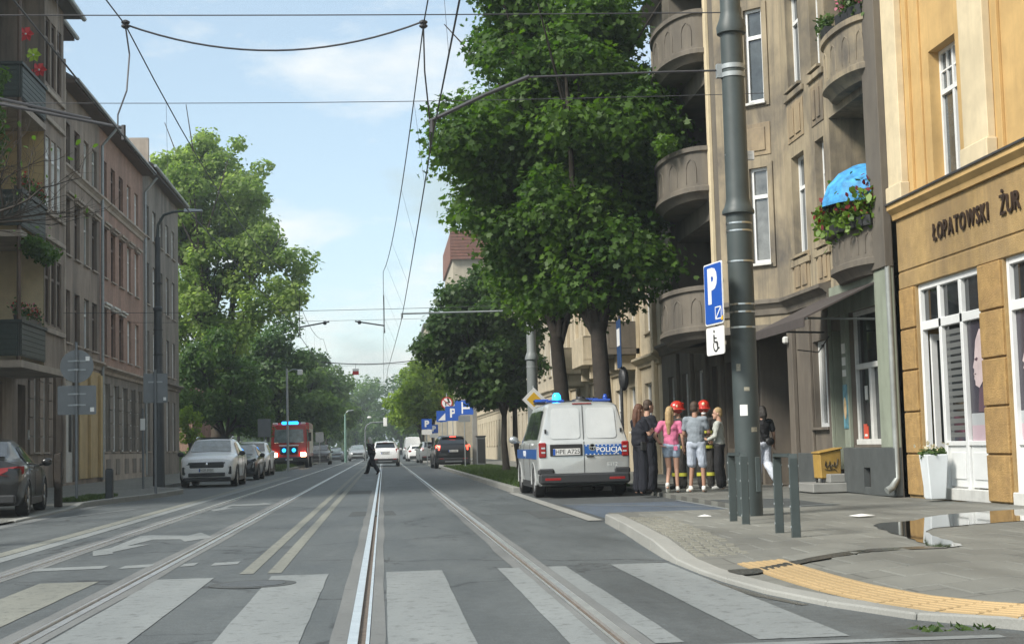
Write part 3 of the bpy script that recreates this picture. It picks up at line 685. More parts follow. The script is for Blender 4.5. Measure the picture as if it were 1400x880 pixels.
# moulded cornice over the ground floor
def cornice(f, u0, u1, z, m, dd=.22, name='cornice'):
    prof = [(0,z-.3),(.06*dd/.22,z-.28),(.08*dd/.22,z-.16),(.16*dd/.22,z-.08),(dd,z-.05),(dd,z+.02),(0,z+.06)]; k = len(prof)
    mb = MB(); mb.add([f.P(u,zz,d) for u in (u0,u1) for d,zz in prof], [(i,i+1,k+i+1,k+i) for i in range(k-1)]+[tuple(range(k))[::-1],tuple(range(k,2*k))])
    return mb.build(name, m, f.root, org=f.org)
cornice(f, 26.9, 29.7, 3.98, m_gbrd, .24); cornice(f, 37.5, 44, 3.98, m_gbrd)
# oriel
for fo, uu, ln_, nm in (((8.5,29.7),(-1,1),1.626,'a'),((7.35,30.85),(0,1),5.5,'b'),((7.35,36.35),(1,1),1.626,'c')):
    g = F(GT, fo, uu)
    if nm == 'b':
        lg = [(.75,4.6,z,z+2.45,1.1) for z in (3.55,6.65,9.75)]
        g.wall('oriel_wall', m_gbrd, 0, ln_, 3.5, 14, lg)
        for a,b,c,d,dp in lg:
            g.part('loggia_wall', m_gbrd, [(a,b,c,d,-1.12,-1.1)]); window(g, a+.5, a+1.7, c+.05, d-.3, 'M', fm=m_white, gm=m_gl[3], deep=1.05, name='balcony_door'); window(g, b-1.4, b-.3, c+.5, d-.3, 'M', fm=m_white, gm=m_gl[2], deep=1.05)
        for c in (3.5,6.6,9.7): round_balcony(g, 2.45, 1.85, .78, c, c+1.0, m_gbrd)
        g.part('oriel_strip', m_cream, [(.42,.62,3.6,14,0,.08)], .01)
    else:
        hs = [(.42,.86,c,d,.24) for c,d in zf] if nm == 'a' else []
        g.wall('oriel_wall', m_gbr, 0, ln_, 3.5, 14, hs)
        for a,b,c,d,_ in hs:
            window(g, a, b, c, d, '1', deep=.12, sill=m_offw); g.part('wall_panel', m_panl, [(a-.12,b+.12,d+.25,d+.95,0,.02),(a,b,d+.35,d+.85,.02,.045)], .008)
            g.part('window_surround', m_gbr, [(a-.14,a-.03,c-.1,d+.1,0,.035),(b+.03,b+.14,c-.1,d+.1,0,.035)], .006)
        cornice(g, 0, ln_, 3.98, m_gbrd, .16)
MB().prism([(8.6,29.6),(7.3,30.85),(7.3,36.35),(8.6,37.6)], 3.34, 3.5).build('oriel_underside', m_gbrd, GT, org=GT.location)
f = F(GT, (8.5,0), (0,1))
f.wall('wall', m_gbr, 37.5, 44, 3.9, 14, [(a,a+1,c,d,.2) for a in (38.6,41.2) for c,d in zf])
for a in (38.6,41.2):
    for c, d in zf: window(f, a, a+1, c, d, 'T', deep=.15, sill=m_gbr)
for a,b,c,d in [h[:4] for h in gh if h[0] > 33]: window(f, a, b, c, d, 'T', fm=m_brownf if a < 37.5 else m_white, gm=m_gl[3], deep=.15)
f.part('pilaster', m_gfl, [(a,a+.35,.1,3.6,0,.1) for a in (29.4,32.5,34.25,35.8,37.5,39.4,41.3)], .015)
f.part('gateway_door', m_brownf, [(29.95,32.3,.1,3.4,-2.18,-2.12),(30.1,31.05,.3,2.5,-2.12,-2.08),(31.2,32.15,.3,2.5,-2.12,-2.08)], .01)
f.part('plinth', m_plinth, [(33,44,.1,.75,0,.06),(28.3,29.4,.1,.8,0,.07)], .01)
window(f, 27.25, 28.25, 1.3, 2.98, 'M', deep=.14, sill=m_gfl, gm=m_gl[2])
f.part('plaster_strip', m_gfl, [(27.02,27.2,.1,3.5,0,.06),(28.3,28.5,.8,3.5,0,.06)], .01)
# shop with the awning
f.part('shop_render', m_green, [(24.22,24.3,.9,3.4,0,.07),(25.95,26.25,.9,3.4,0,.07),(23.52,24.22,.9,3.9,0,.10),(27.0,27.02,.9,3.4,0,.07)], .008)
f.part('shop_side', m_green, [(26.2,26.24,.5,3.1,-.5,0),(26.98,27.0,.5,3.1,-.5,0),(24.22,27.02,3.35,3.9,0,.05)])
f.part('plinth', m_plinth, [(23.52,24.75,.1,.9,0,.13),(24.75,25.1,.55,.9,0,.13),(25.1,26.2,.1,.9,0,.13),(24.75,25.1,.1,.22,0,.13)], .01)
f.part('cellar_vent', m_void, [(24.75,25.1,.22,.55,.0,.03)])
sw = f.part('shop_window', m_offw, [(24.3,24.38,.95,3.35,-.16,-.08),(25.87,25.95,.95,3.35,-.16,-.08),(24.38,25.87,.95,1.05,-.16,-.02),(24.38,25.87,2.3,2.4,-.16,-.06),(24.38,25.87,3.27,3.35,-.16,-.08),(25.05,25.17,1.05,2.3,-.16,-.06)], .008)
f.part('pane', m_gl[3], [(24.38,25.05,1.05,2.3,-.14,-.13),(25.17,25.87,1.05,2.3,-.14,-.13),(24.38,25.87,2.4,3.27,-.14,-.13)], parent=sw)
m_paper = mat('notice_paper', (.66,.66,.62), .6); m_redp = mat('notice_red', (.62,.09,.05), .5); m_dkp = mat('poster_black', (.05,.05,.05), .4)
for u0,u1,z0,z1,m in ((24.55,24.75,1.9,2.05,m_paper),(24.55,24.75,1.72,1.87,m_paper),(24.55,24.76,1.45,1.68,m_paper),(24.78,24.84,1.3,1.75,m_paper),(25.45,25.6,1.75,2.0,m_paper),(25.3,25.55,1.28,1.7,m_dkp),(25.5,25.75,1.06,1.32,m_redp),(25.55,25.7,1.1,1.14,m_paper),(24.5,24.6,1.06,1.2,m_paper)):
    f.part('notice', m, [(u0,u1,z0,z1,-.128,-.122 if m is not m_paper or z0 > 1.12 else -.12)])
f.part('step', m_conc, [(26.1,27.3,.1,.27,.0,.75),(26.2,27.05,.27,.43,-.1,.4)], .015)
dr = f.part('door', m_offw, [(26.27,26.98,.45,3.0,-.49,-.44)]); f.part('pane', m_gl[3], [(26.38,26.88,1.2,2.4,-.44,-.435)], parent=dr)
# poster column beside the door
f.part('wall_poster', mat('poster_blue', (.10,.24,.30), .4, var=.6, vscale=7), [(26.0,26.22,1.25,2.05,.07,.085)]); f.part('notice', m_paper, [(26.02,26.2,2.2,2.32,.07,.085),(26.02,26.2,2.4,2.55,.07,.085),(26.02,26.2,2.62,2.8,.07,.085)])
MB().ell(f.P(26.11,1.62,.09), (.004,.085,.2), 10, 8).build('poster_print', mat('poster_face_tone', (.55,.4,.22), .4, var=.5, vscale=9), GT, org=GT.location)
aw = MB(); a0,a1,a2,a3 = f.P(24.2,3.74,.05),f.P(27.5,3.74,.05),f.P(27.5,3.14,1.35),f.P(24.2,3.14,1.35); dn = Vector((0,0,-.03))
aw.hexa([a0+dn,a1+dn,a2+dn,a3+dn,a0,a1,a2,a3]); aw.hexa([f.P(24.2,2.98,1.34),f.P(27.5,2.98,1.34),f.P(27.5,2.98,1.36),f.P(24.2,2.98,1.36),a3+dn+Vector((.01,0,0)),a2+dn+Vector((.01,0,0)),a2,a3])
awo = aw.build('awning', mat('awning_brown', (.06,.05,.047), .8, var=.15), GT, org=GT.location)
MB().tube([f.P(24.4,3.1,.05),f.P(24.4,3.14,1.3)], .02, 6).tube([f.P(27.3,3.1,.05),f.P(27.3,3.14,1.3)], .02, 6).tube([f.P(24.2,3.12,1.3),f.P(27.5,3.12,1.3)], .022, 6).build('awning_arm', m_plinth, awo, org=GT.location)
MB().tube([f.P(26.9,3.0,.08),f.P(26.9,2.7,.3),f.P(26.9,2.75,.7)], .012, 5).build('bracket', m_dark, GT, org=GT.location)
f.part('entry_lamp', m_offw, [(29.55,29.67,3.05,3.2,.1,.22)], .03)
# --- cream stone house beyond the maples ---
CS = thing('cream_house', 'pale cream house with bay balconies half hidden behind the street maples', 'building', (8.5,58,.1))
f = F(CS, (8.5,0), (0,1)); m_stone = plaster('cream_stone', (.50,.43,.31), (.3,.26,.19), .5, 1, .2)
cols = [45.5,48.5,51.5,54.5,57.5,60.5,63.5,66.5,69.5]; zs = [(4.6,6.6),(8,10)]
up = [(a,a+1.1,c,d,.2) for a in cols for c,d in zs]; gr = [(a-.3,a+1.5,.7,3.0,.2) for a in cols]
f.wall('wall', m_stone, 44, 72, 0, 12, up+gr); bodybox(CS, m_stone, 8.9, 20, 44, 72, 0, 12)
roofbox(CS, m_roof, [(8.1,44,12),(20,44,12),(20,72,12),(8.1,72,12),(11,44,15),(17,44,15),(17,72,15),(11,72,15)])
for h in up: window(f, *h[:4], 'T', deep=.15, sill=m_stone)
for h in gr: window(f, *h[:4], 'C', deep=.15, gm=m_gl[3])
cornice(f, 44, 72, 3.8, m_stone, .3); cornice(f, 44, 72, 12, m_stone, .5); cornice(f, 44, 72, 7.3, m_stone, .15)
f.part('pilaster', m_stone, [(a-.9,a-.5,.1,11.5,0,.14) for a in cols], .015)
for a, c in ((47.6,4.0),(53.6,4.0),(53.6,7.5),(60,4.0)):
    bl = f.part('balcony', m_gbrd if c == 4.0 and a < 50 else m_stone, [(a,a+3,c,c+.2,0,1.1),(a,a+3,c+.2,c+1.1,1.0,1.1),(a,a+.1,c+.2,c+1.1,0,1.0),(a+2.9,a+3,c+.2,c+1.1,0,1.0)], .02)
    f.part('bracket', m_stone, [(a+.2,a+.45,c-.5,c,0,.8),(a+2.5,a+2.75,c-.5,c,0,.8)], .02, parent=bl)
# --- more houses down the right side ---
def plain_house(label, o, u, L, H, m, name='tenement', fl=3.2, wst=2.6, base=.1, trim=None, depth=10, wf=None, roofc=None, z_first=4.6, cw=1.05, gm=None):
    mid = Vector((*o,0))+Vector((*u,0)).normalized()*L/2; r = thing(name, label, 'building', (mid.x,mid.y,base)); f = F(r, o, u)
    n = max(1, int((L-.8)/wst)); off = (L-n*wst)/2; hs = []
    z = z_first; fls = []
    while z+1.9 < H-.6: fls.append((z,z+1.85)); z += fl
    for i in range(n):
        a = off+i*wst+(wst-cw)/2
        hs += [(a,a+cw,c,d,.18) for c,d in fls]; hs.append((a,a+cw,1.2,3.1,.18))
    f.wall('wall', m, 0, L, 0, H, hs)
    c = [f.P(0,0,-.3),f.P(L,0,-.3),f.P(L,0,-depth),f.P(0,0,-depth)]; hv = Vector((0,0,H-.02))
    MB().hexa([p for p in c]+[p+hv for p in c]).build('side_wall', m, r, org=r.location)
    e = [f.P(-.1,H,.5),f.P(L+.1,H,.5),f.P(L+.1,H,-depth-.3),f.P(-.1,H,-depth-.3)]; k = [f.P(-.1,H+2.6,-depth*.45),f.P(L+.1,H+2.6,-depth*.45),f.P(L+.1,H+2.6,-depth*.55),f.P(-.1,H+2.6,-depth*.55)]
    MB().hexa(e+k).build('roof', roofc or m_roof, r, org=r.location)
    for h in hs: window(f, *h[:4], 'T', fm=wf, gm=gm, deep=.13, sill=trim or m)
    cornice(f, 0, L, 3.9, trim or m, .18); cornice(f, 0, L, H, trim or m, .35)
    return r, f, fls, n, off
m_beige = plaster('beige_plaster', (.42,.37,.28), (.3,.26,.2), .4, .5, .1); m_tile = mat('roof_tiles', (.17,.07,.045), .8, var=.25, vscale=3)
plain_house('long beige tenement beyond the cream house on the maple side', (8.6,72.2), (0,1), 28, 12, m_beige)
plain_house('greyish tenement far down the maple side of the street', (8.6,100.4), (0,1), 34, 12.5, m_stone)
# tall house with a brick-red roof rising above the small maple
RB = thing('red_roofed_house', 'tall beige house whose brick-red tiled roof shows above the small maple', 'building', (9.5,150,.1))
f = F(RB, (7.1,142), (0,1)); f.wall('wall', m_beige, 0, 18, 0, 19.4, [(a,a+1,c,c+1.8,.2) for a in (2,5,8,11,14) for c in (5,8.5,12,15.5)])
g = F(RB, (13.5,142), (-1,0)); g.wall('gable_wall', m_beige, 0, 6.4, 0, 19.4, [])
bodybox(RB, m_beige, 7.5, 13.4, 142.4, 160, 0, 19.3)
for a in (2,5,8,11,14):
    for c in (5,8.5,12,15.5): window(f, a, a+1, c, c+1.8, 'T')
MB().prism([(6.9,19.4),(14,19.4),(14,22.2),(6.95,22.2)], 141.7, 160.4, 'y').build('parapet', m_tile, RB, org=RB.location)
mb = MB()
for i in range(9): mb.box(6.85,14.02,141.55-.02*i,141.72,19.4+i*.31,19.4+i*.31+.27)
mb.build('tile_course', m_tile, RB, kind='stuff', org=RB.location); MB().box(12,12.8,145,146,22.2,23.6).build('chimney', m_tile, RB, org=RB.location)
BB = thing('beige_gable_house', 'pale beige house edge showing left of the small maple crown', 'building', (6.5,175,.1))
MB().box(5.1,9,170,185,.1,15.2).build('wall', m_beige, BB, org=BB.location); MB().box(4.9,9.2,169.8,185.2,15.2,15.6).build('roof', m_roof, BB, org=BB.location)
f = F(BB, (5.1,170), (0,1))
for a in (3,7,11):
    for c in (5,8.5,12): window(f, a, a+1, c, c+1.8, 'T', deep=-.04)
# ---------------- left side of the street ----------------
XL = -11.2
m_lgb = plaster('left_grey_brown', (.31,.25,.20), (.12,.10,.086), .9, .7, .25)
m_pink = mat('left_pink_brick', (.37,.235,.18), .9, var=.22, vscale=5, bump=.5, bscale=30, dirt=(.19,.13,.105), dscale=.9, damt=.8, streak=True)
m_ldk = plaster('left_dark_grey', (.235,.21,.18), (.10,.09,.08), .9, .8, .25)
m_trim = plaster('left_trim', (.42,.36,.30), (.22,.185,.155), .6, 1, .1)
m_ywall = plaster('yellow_wall', (.48,.36,.18), (.34,.25,.13), .4, 1, .1)
m_brnw = plaster('brown_painted_wall', (.14,.105,.075), (.09,.07,.055), .5, 1, .1)
def eave(f, L, H, depth, root, over=.5, rise=3.2, gm=m_dark):
    # overhanging eave with soffit board, gutter and a sloping roof of standing seam sheets
    a = [f.P(0,H-.12,over),f.P(L,H-.12,over),f.P(L,H-.12,-.1),f.P(0,H-.12,-.1)]; b = [p+Vector((0,0,.14)) for p in a]
    MB().hexa(a+b).build('eave', m_brownf, root, org=f.org)
    e = [f.P(0,H+.03,over+.08),f.P(L,H+.03,over+.08),f.P(L,H+.03,-depth),f.P(0,H+.03,-depth)]; k = [f.P(0,H+rise,-depth*.45),f.P(L,H+rise,-depth*.45),f.P(L,H+rise,-depth*.55),f.P(0,H+rise,-depth*.55)]
    MB().hexa(e+k).build('roof', m_roof, root, org=f.org)
    MB().tube([f.P(0,H-.02,over+.1),f.P(L,H-.02,over+.1)], .08, 8).build('gutter', m_polel, root, org=f.org)
def hood(f, a, b, z, m, par): return f.part('window_hood', m, [(a-.14,b+.14,z+.12,z+.22,0,.2),(a-.1,b+.1,z+.02,z+.12,0,.12)], .012)
FLS = [(5.2,7.1),(8.37,10.4),(11.65,13.2)]
# grey-brown tenement
B1 = thing('grey_brown_tenement', 'grey-brown four-storey tenement between the balcony house and the pinkish brick one', 'building', (XL,56,.1))
f = F(B1, (XL,59.5), (0,-1)); U = lambda y: 59.5-y
cols = [53.0,54.7,56.4,58.0]; hs = [(U(y+.95),U(y),c,d,.2) for y in cols for c,d in FLS]
gh = [(U(55.3),U(52.6),.2,4.0,.3)]
f.wall('wall', m_lgb, 0, 7.2, 0, 14.5, hs+gh)
MB().box(-21,XL-.3,52.4,59.4,0,14.4).build('side_wall', m_lgb, B1, org=B1.location)
for h in hs:
    fm = random.choice((m_brownf,m_offw,m_white)); window(f, *h[:4], 'T', fm=fm, gm=m_gl[3] if fm is m_brownf else random.choice((m_curt,m_gl[2])), deep=.14, sill=m_trim)
    if h[2] == 8.37: hood(f, h[0], h[1], h[3], m_trim, B1)
f.part('shop_door', m_offw, [(U(55.3),U(54.4),.2,3.9,-.28,-.2),(U(54.3),U(53.5),.2,3.9,-.28,-.2),(U(53.4),U(52.6),.2,3.9,-.28,-.2)], .01)
f.part('pane', m_gl[1], [(U(55.1),U(54.6),1.3,3.5,-.2,-.19),(U(54.1),U(53.7),1.3,3.5,-.2,-.19)])
f.part('yellow_render', m_ywall, [(U(59.45),U(55.4),.3,4.4,0,.05)], .01); f.part('yellow_pilaster', m_ywall, [(U(57.3),U(56.9),.3,4.3,.05,.16),(U(59.3),U(58.9),.3,4.3,.05,.16)], .012)
f.part('brown_render', m_brnw, [(U(52.5),U(52.3),.1,4.4,0,.06)])
cornice(f, 0, 7.2, 4.8, m_trim, .25); cornice(f, 0, 7.2, 11.5, m_trim, .2); eave(f, 7.2, 14.5, 10, B1)
# pinkish brick tenement
B2 = thing('pink_brick_tenement', 'pinkish brick tenement with hooded windows and a rusticated grey ground floor', 'building', (XL,65,.1))
f = F(B2, (XL,70.2), (0,-1)); U = lambda y: 70.2-y
cols = [60.1,62.0,63.9,65.9,67.9]; hs = [(U(y+1.0),U(y),c,d,.2) for y in cols for c,d in FLS]
gcol = [60.2,62.3,64.4,66.4,68.3]; gh = [(U(y+1.1),U(y),1.3,4.05,.22) for y in gcol]
f.wall('wall', m_pink, 0, 10.7, 4.6, 14.5, hs); f.wall('ground_wall', m_ldk, 0, 10.7, 0, 4.6, gh)
MB().box(-21,XL-.3,59.6,70.1,0,14.4).build('side_wall', m_pink, B2, org=B2.location)
for i, h in enumerate(hs):
    y = 70.2-h[1]; w = y > 65
    window(f, *h[:4], 'T', fm=m_white if w else m_brownf, gm=random.choice((m_curt,m_curt,m_gl[2])) if w else m_gl[3], deep=.14, sill=m_trim)
    if h[2] == 5.2 and y < 65 or h[2] == 8.37: hood(f, h[0], h[1], h[3], m_offw if h[2] == 5.2 else m_trim, B2)
for h in gh: window(f, *h[:4], 'T', fm=m_white, gm=m_curt, deep=.15, sill=m_trim)
bl = []
for i in range(5):
    for y in [59.6]+[g_+1.15 for g_ in gcol]:
        wd = .46 if y > 59.7 else .5
        y1 = y+ (.85 if 60 < y < 69 else .5)
        f.part('rusticated_block', m_ldk, [(U(y+wd+.35 if y > 59.7 else y+.55),U(y),1.35+.55*i+.015,1.35+.55*(i+1)-.015,0,.07)], .015)
f.part('plinth', m_trim, [(0,10.7,.1,1.2,0,.1)]); f.part('plinth_panel', m_ldk, [(U(y+1.0),U(y+.1),.35,1.0,.1,.13) for y in gcol], .01)
cornice(f, 0, 10.7, 4.7, m_trim, .3); cornice(f, 0, 10.7, 11.5, m_trim, .2); eave(f, 10.7, 14.5, 10, B2)
for y_ in (59.5,70.2): MB().tube([(XL+.12,y_,.2),(XL+.12,y_,13.6),(XL+.7,y_,14.3)], .06, 8).build('downpipe', m_polel, B2, org=B2.location)
f.part('gable_parapet', m_trim, [(-.15,.15,14.5,16.2,-5,.3)])
# dark grey tenement at the end of the row
B3 = thing('dark_grey_tenement', 'dark grey tenement with white windows closing the terrace before the tall poplar', 'building', (XL,76,.1))
f = F(B3, (XL,82.3), (0,-1)); U = lambda y: 82.3-y
cols = [71,73.2,75.4,77.6,79.8]; hs = [(U(y+1.05),U(y),c,d,.2) for y in cols for c,d in FLS]+[(U(y+1.05),U(y),1.3,3.9,.2) for y in cols]
f.wall('wall', m_ldk, 0, 12.1, 0, 14.9, hs); MB().box(-21,XL-.3,70.3,82.25,0,14.8).build('side_wall', m_ldk, B3, org=B3.location)
for h in hs: window(f, *h[:4], 'T', fm=m_white, gm=random.choice((m_gl[2],m_curt,m_curt)), deep=.14, sill=m_trim)
cornice(f, 0, 12.1, 4.8, m_ldk, .3); eave(f, 12.1, 14.9, 10, B3)
# balcony house, nearest on the left
A = thing('balcony_house', 'soot-grey corner house with green panelled balconies and a closed bay, nearest on the tram side', 'building', (XL,44,.1))
f = F(A, (XL,52.3), (0,-1)); U = lambda y: 52.3-y
gcol = [(48.3,49.0),(49.6,50.3)]; gh = [(U(b),U(a),1.3,4.0,.18) for a,b in gcol]+[(U(47.3),U(46.3),.2,3.4,.5),(U(44.5),U(43.3),.2,3.4,.5),(U(41.5),U(40.3),.9,3.4,.3)]
up = [(U(a+1.0),U(a),c,d,.2) for a in (47.2,50.2) for c,d in ((4.9,7.0),(8.4,10.5),(12,14))]
ba = [(U(43.1),U(42.0),z+.05,z+2.4,.2) for z in (3.95,7.5,11.0)]+[(U(41.5),U(40.6),z+.6,z+2.4,.2) for z in (3.95,7.5,11.0)]
f.wall('wall', m_lgb, 0, 22.3, 0, 16, gh+up); f.part('yellow_wall', m_ywall, [(U(43.4),U(40),z,z+3.2,.0,.03) for z in (4,7.5)]); f.part('grey_wall', m_lgb, [(U(43.4),U(40),11,14.5,0,.03)])
MB().box(-22,XL-.3,30,52.2,0,15.9).build('side_wall', m_lgb, A, org=A.location)
for h in gh[:2]: window(f, *h[:4], '1', fm=m_offw, gm=m_gl[2], deep=.12, sill=m_trim)
for h in gh[2:]: f.part('door', m_brownf, [(h[0],h[1],.2,3.4,-.48,-.42)])
for i in range(5):
    for a, b in ((U(50.95),U(50.35)),(U(49.55),U(49.05)),(U(48.25),U(47.65))): f.part('rusticated_block', m_lgb, [(a+.01,b-.01,1.2+.6*i+.015,1.2+.6*(i+1)-.015,0,.06)], .015)
f.part('brown_pilaster', m_brnw, [(U(52.25),U(51.2),.1,4.3,0,.1)], .01)
for h in up: window(f, *h[:4], 'T', fm=m_offw, deep=.14, sill=m_trim)
for h in ba: f.part('balcony_door', m_offw, [(h[0],h[1],h[2],h[3],.03,.07)], .01); f.part('pane', m_gl[2] if h[1]-h[0] > 1 else m_gl[3], [(h[0]+.12,h[1]-.12,h[2]+.3,h[3]-.12,.07,.075)])
XB = -9.75
g = F(A, (XB,46), (0,-1)); V = lambda y: 46-y      # closed bay and the balconies beside it share this front
bw = [(.3+.78*i,.3+.78*i+.6,c,d,.14) for i in range(3) for c,d in ((5.0,7.0),(8.5,10.6),(12.2,14.2))]
g.wall('bay_wall', m_lgb, 0, 2.6, 3.75, 15, bw)
for h in bw: window(g, *h[:4], '1', fm=m_white if 8 < h[2] < 9 else m_brownf, gm=m_curt if 8 < h[2] < 9 else m_gl[3], deep=.08)
g.part('bay_trim', m_trim, [(0,2.6,z,z+.14,0,.08) for z in (4.75,7.5,8.25,11.05,11.9)], .01)
MB().box(XL,XB,45.98,46.0,3.75,15).build('bay_side', m_lgb, A, org=A.location)
for z0_, z1_, m_ in ((3.75,7.3,m_cream),(7.3,10.85,m_ywall),(10.85,15,m_lgb)): MB().box(XL,XB-.02,43.4,43.42,z0_,z1_).build('bay_side', m_, A, org=A.location)
MB().box(XL,XB+.12,40.2,46.05,3.55,3.74).build('bay_floor', m_trim, A, org=A.location)
m_gpan = mat('green_balcony_panel', (.022,.034,.031), .6, var=.25, vscale=5); m_gpan2 = mat('green_balcony_slat', (.03,.046,.04), .6, var=.3, vscale=8)
for z in (3.75,7.3,10.85):
    if z > 4: MB().box(XL,XB+.05,40.4,43.4,z-.18,z).build('balcony_floor', m_trim, A, org=A.location)
    pn = MB(); pn.box(XB,XB+.04,40.45,43.38,z+.12,z+1.02); pn.box(XL+.1,XB,40.41,40.45,z+.12,z+1.02); p = pn.build('balcony_panel', m_gpan, A, org=A.location)
    for k in range(6):
        MB().box(XB+.04,XB+.06,40.5,43.3,z+.16+k*.14,z+.28+k*.14).build('slat', m_gpan2, p, org=A.location); MB().box(XL+.15,XB-.05,40.385,40.41,z+.16+k*.14,z+.28+k*.14).build('slat', m_gpan2, p, org=A.location)
    MB().box(XB-.04,XB+.1,40.35,43.4,z+1.02,z+1.1).box(XL+.1,XB-.04,40.35,40.48,z+1.02,z+1.1).build('handrail', m_gpan, p, org=A.location)
    MB().tube([(XB-.02,40.5,z),(XB-.02,40.5,z+3.4)], .06, 8).build('post', m_brownf, A, org=A.location)
rf = MB(); rf.hexa([(XB+.5,39.7,15),(XB+.5,46.7,15),(XL-1,46.7,15),(XL-1,39.7,15),(XB-.6,41,16.8),(XB-.6,45.4,16.8),(XL-1,45.4,17.5),(XL-1,41,17.5)]); rf.build('bay_roof', m_roof, A, org=A.location)
MB().tube([(XB+.5,39.7,15),(XB+.5,46.7,15)], .08, 8).build('gutter', m_polel, A, org=A.location)
eave(f, 22.3, 16, 10, A)
MB().tube([(XL+.15,52.2,.2),(XL+.15,52.2,15.2)], .07, 8).build('downpipe', m_trim, A, org=A.location)
f.part('doorbell_plate', m_offw, [(U(47.75),U(47.6),1.7,2.0,0,.04)])
# houses behind the left trees: a low red one glimpsed beyond
LR = thing('low_red_house', 'low reddish house glimpsed behind the trees past the terrace', 'building', (-15,105,.1)); MB().box(-20,-12.5,98,112,.1,5.2).build('wall', m_pink, LR, org=LR.location); MB().prism([(-20.6,5.2),(-12,5.2),(-16.3,8)], 97.6, 112.4, 'y').build('roof', m_tile, LR, org=LR.location)
# ---------------- trees ----------------
m_mapl = leaf_mat('maple_leaf', (.032,.080,.016), (.115,.205,.032), .5)
m_mapd = leaf_mat('maple_leaf_dark', (.024,.060,.017), (.075,.14,.028), .45)
m_popl = leaf_mat('poplar_leaf', (.12,.20,.045), (.30,.39,.12), .64)
m_lime = leaf_mat('lime_leaf', (.13,.21,.03), (.29,.40,.06), .5)
m_darkl = leaf_mat('dark_leaf', (.034,.08,.022), (.095,.165,.04), .45)
m_farl = leaf_mat('far_leaf', (.07,.135,.035), (.17,.26,.07), .5)
MAPLE = np.array([(0,-.5),(.40,-.30),(.24,-.02),(.55,.16),(.16,.22),(0,.58),(-.16,.22),(-.55,.16),(-.24,-.02),(-.40,-.30)])
OVAL = np.array([(0,-.5),(.3,-.1),(.22,.28),(0,.5),(-.22,.28),(-.3,-.1)])
QUAD = np.array([(0,-.5),(.38,0),(0,.5),(-.38,0)])
def leaf_mesh(name, pts, nrm, size, shape, m, tone):
    n = len(pts); k = len(shape)
    nrm = nrm/np.linalg.norm(nrm,axis=1,keepdims=True); r = RNG.normal(size=(n,3)); a = np.cross(nrm,r); a /= np.linalg.norm(a,axis=1,keepdims=True); b = np.cross(nrm,a)
    s = (size*RNG.uniform(.5,1.5,n))[:,None,None]
    v = pts[:,None,:]+s*(a[:,None,:]*shape[None,:,0:1]+b[:,None,:]*shape[None,:,1:2])
    fold = np.abs(shape[:,0])[None,:,None]*s*nrm[:,None,:]*RNG.uniform(-.5,.1,n)[:,None,None]
    return npmesh(name, (v+fold).reshape(-1,3), k, [m], tone)
def clumps_in(env, n, rr, seed):
    """clump centres spread through ellipsoids (c, r), most of them near the surface"""
    g = np.random.default_rng(seed); out = []; vol = np.array([e[1][0]*e[1][1]+e[1][1]*e[1][2]+e[1][0]*e[1][2] for e in env]); vol = vol/vol.sum()
    for i in range(n):
        c, r = env[g.choice(len(env), p=vol)]; d = g.normal(size=3); d /= np.linalg.norm(d); t = .25+.75*g.uniform()**.55
        out.append((np.array(c)+np.array(r)*d*t*.92, rr*g.uniform(.65,1.35), d))
    return out
def crown(root, cl, n, size, shape, m, seed=1, name='crown'):
    w = np.array([c[1]**2 for c in cl]); w = (w/w.sum()*n).astype(int)
    P = []; Nn = []; Tn = []; g = np.random.default_rng(seed)
    for (c, r, d), k in zip(cl, w):
        if k < 1: continue
        q = g.normal(size=(k,3)); q /= np.linalg.norm(q,axis=1,keepdims=True); u = (.35+.65*g.uniform(size=(k,1))**.5)
        sc = np.array([1.15,1.15,.75]); p = c+q*u*r*sc+g.normal(size=(k,3))*r*.13
        P.append(p); Nn.append(q*.6+np.array([0,0,.55])+g.normal(size=(k,3))*.45); Tn.append(np.clip(g.uniform()*.45+g.uniform(size=k)*.6,0,1))
    org = np.array(root.location)
    me = leaf_mesh(name, np.concatenate(P)-org, np.concatenate(Nn), size, shape, m, np.concatenate(Tn))
    return put(name, me, root)
def trunk(root, base, fork, r, cl, m=None, nl=12, seed=3, name='trunk', lean=(0,0)):
    m = m or m_barkd; g = random.Random(seed); b = Vector(base); fk = Vector(fork); mb = MB()
    mid = b.lerp(fk,.5)+Vector((g.uniform(-.1,.1)+lean[0],g.uniform(-.1,.1),0))
    mb.tube([b+Vector((0,0,-.1)), b+Vector((0,0,.25)), mid, fk], [r*1.5,r*1.12,r*.92,r*.8], 10)
    for c in g.sample(cl, min(nl,len(cl))):
        e = Vector(c[0]); s = fk.lerp(b, g.uniform(0,.18)); k = s.lerp(e,.45)+Vector((g.uniform(-.3,.3),g.uniform(-.3,.3),.4)); L = (e-s).length
        mb.tube([s, k, e], [r*.5,r*.3,r*.1], 6)
        for q in range(2):
            e2 = e+Vector((g.uniform(-1,1),g.uniform(-1,1),g.uniform(-.3,.8)))*L*.2; mb.tube([k.lerp(e,.4), e2], [r*.2,r*.06], 5)
    return mb.build(name, m, root, smooth=60, org=root.location)
def tree(name, label, base, fork, r, env, ncl, rr, nleaf, size, shape, m, seed, group=None, bark=None, nl=12, lean=(0,0)):
    t = thing(name, label, 'tree', base, 0, group); cl = clumps_in(env, ncl, rr, seed)
    crown(t, cl, nleaf, size, shape, m, seed); trunk(t, base, fork, r, cl, bark, nl, seed, lean=lean); return t
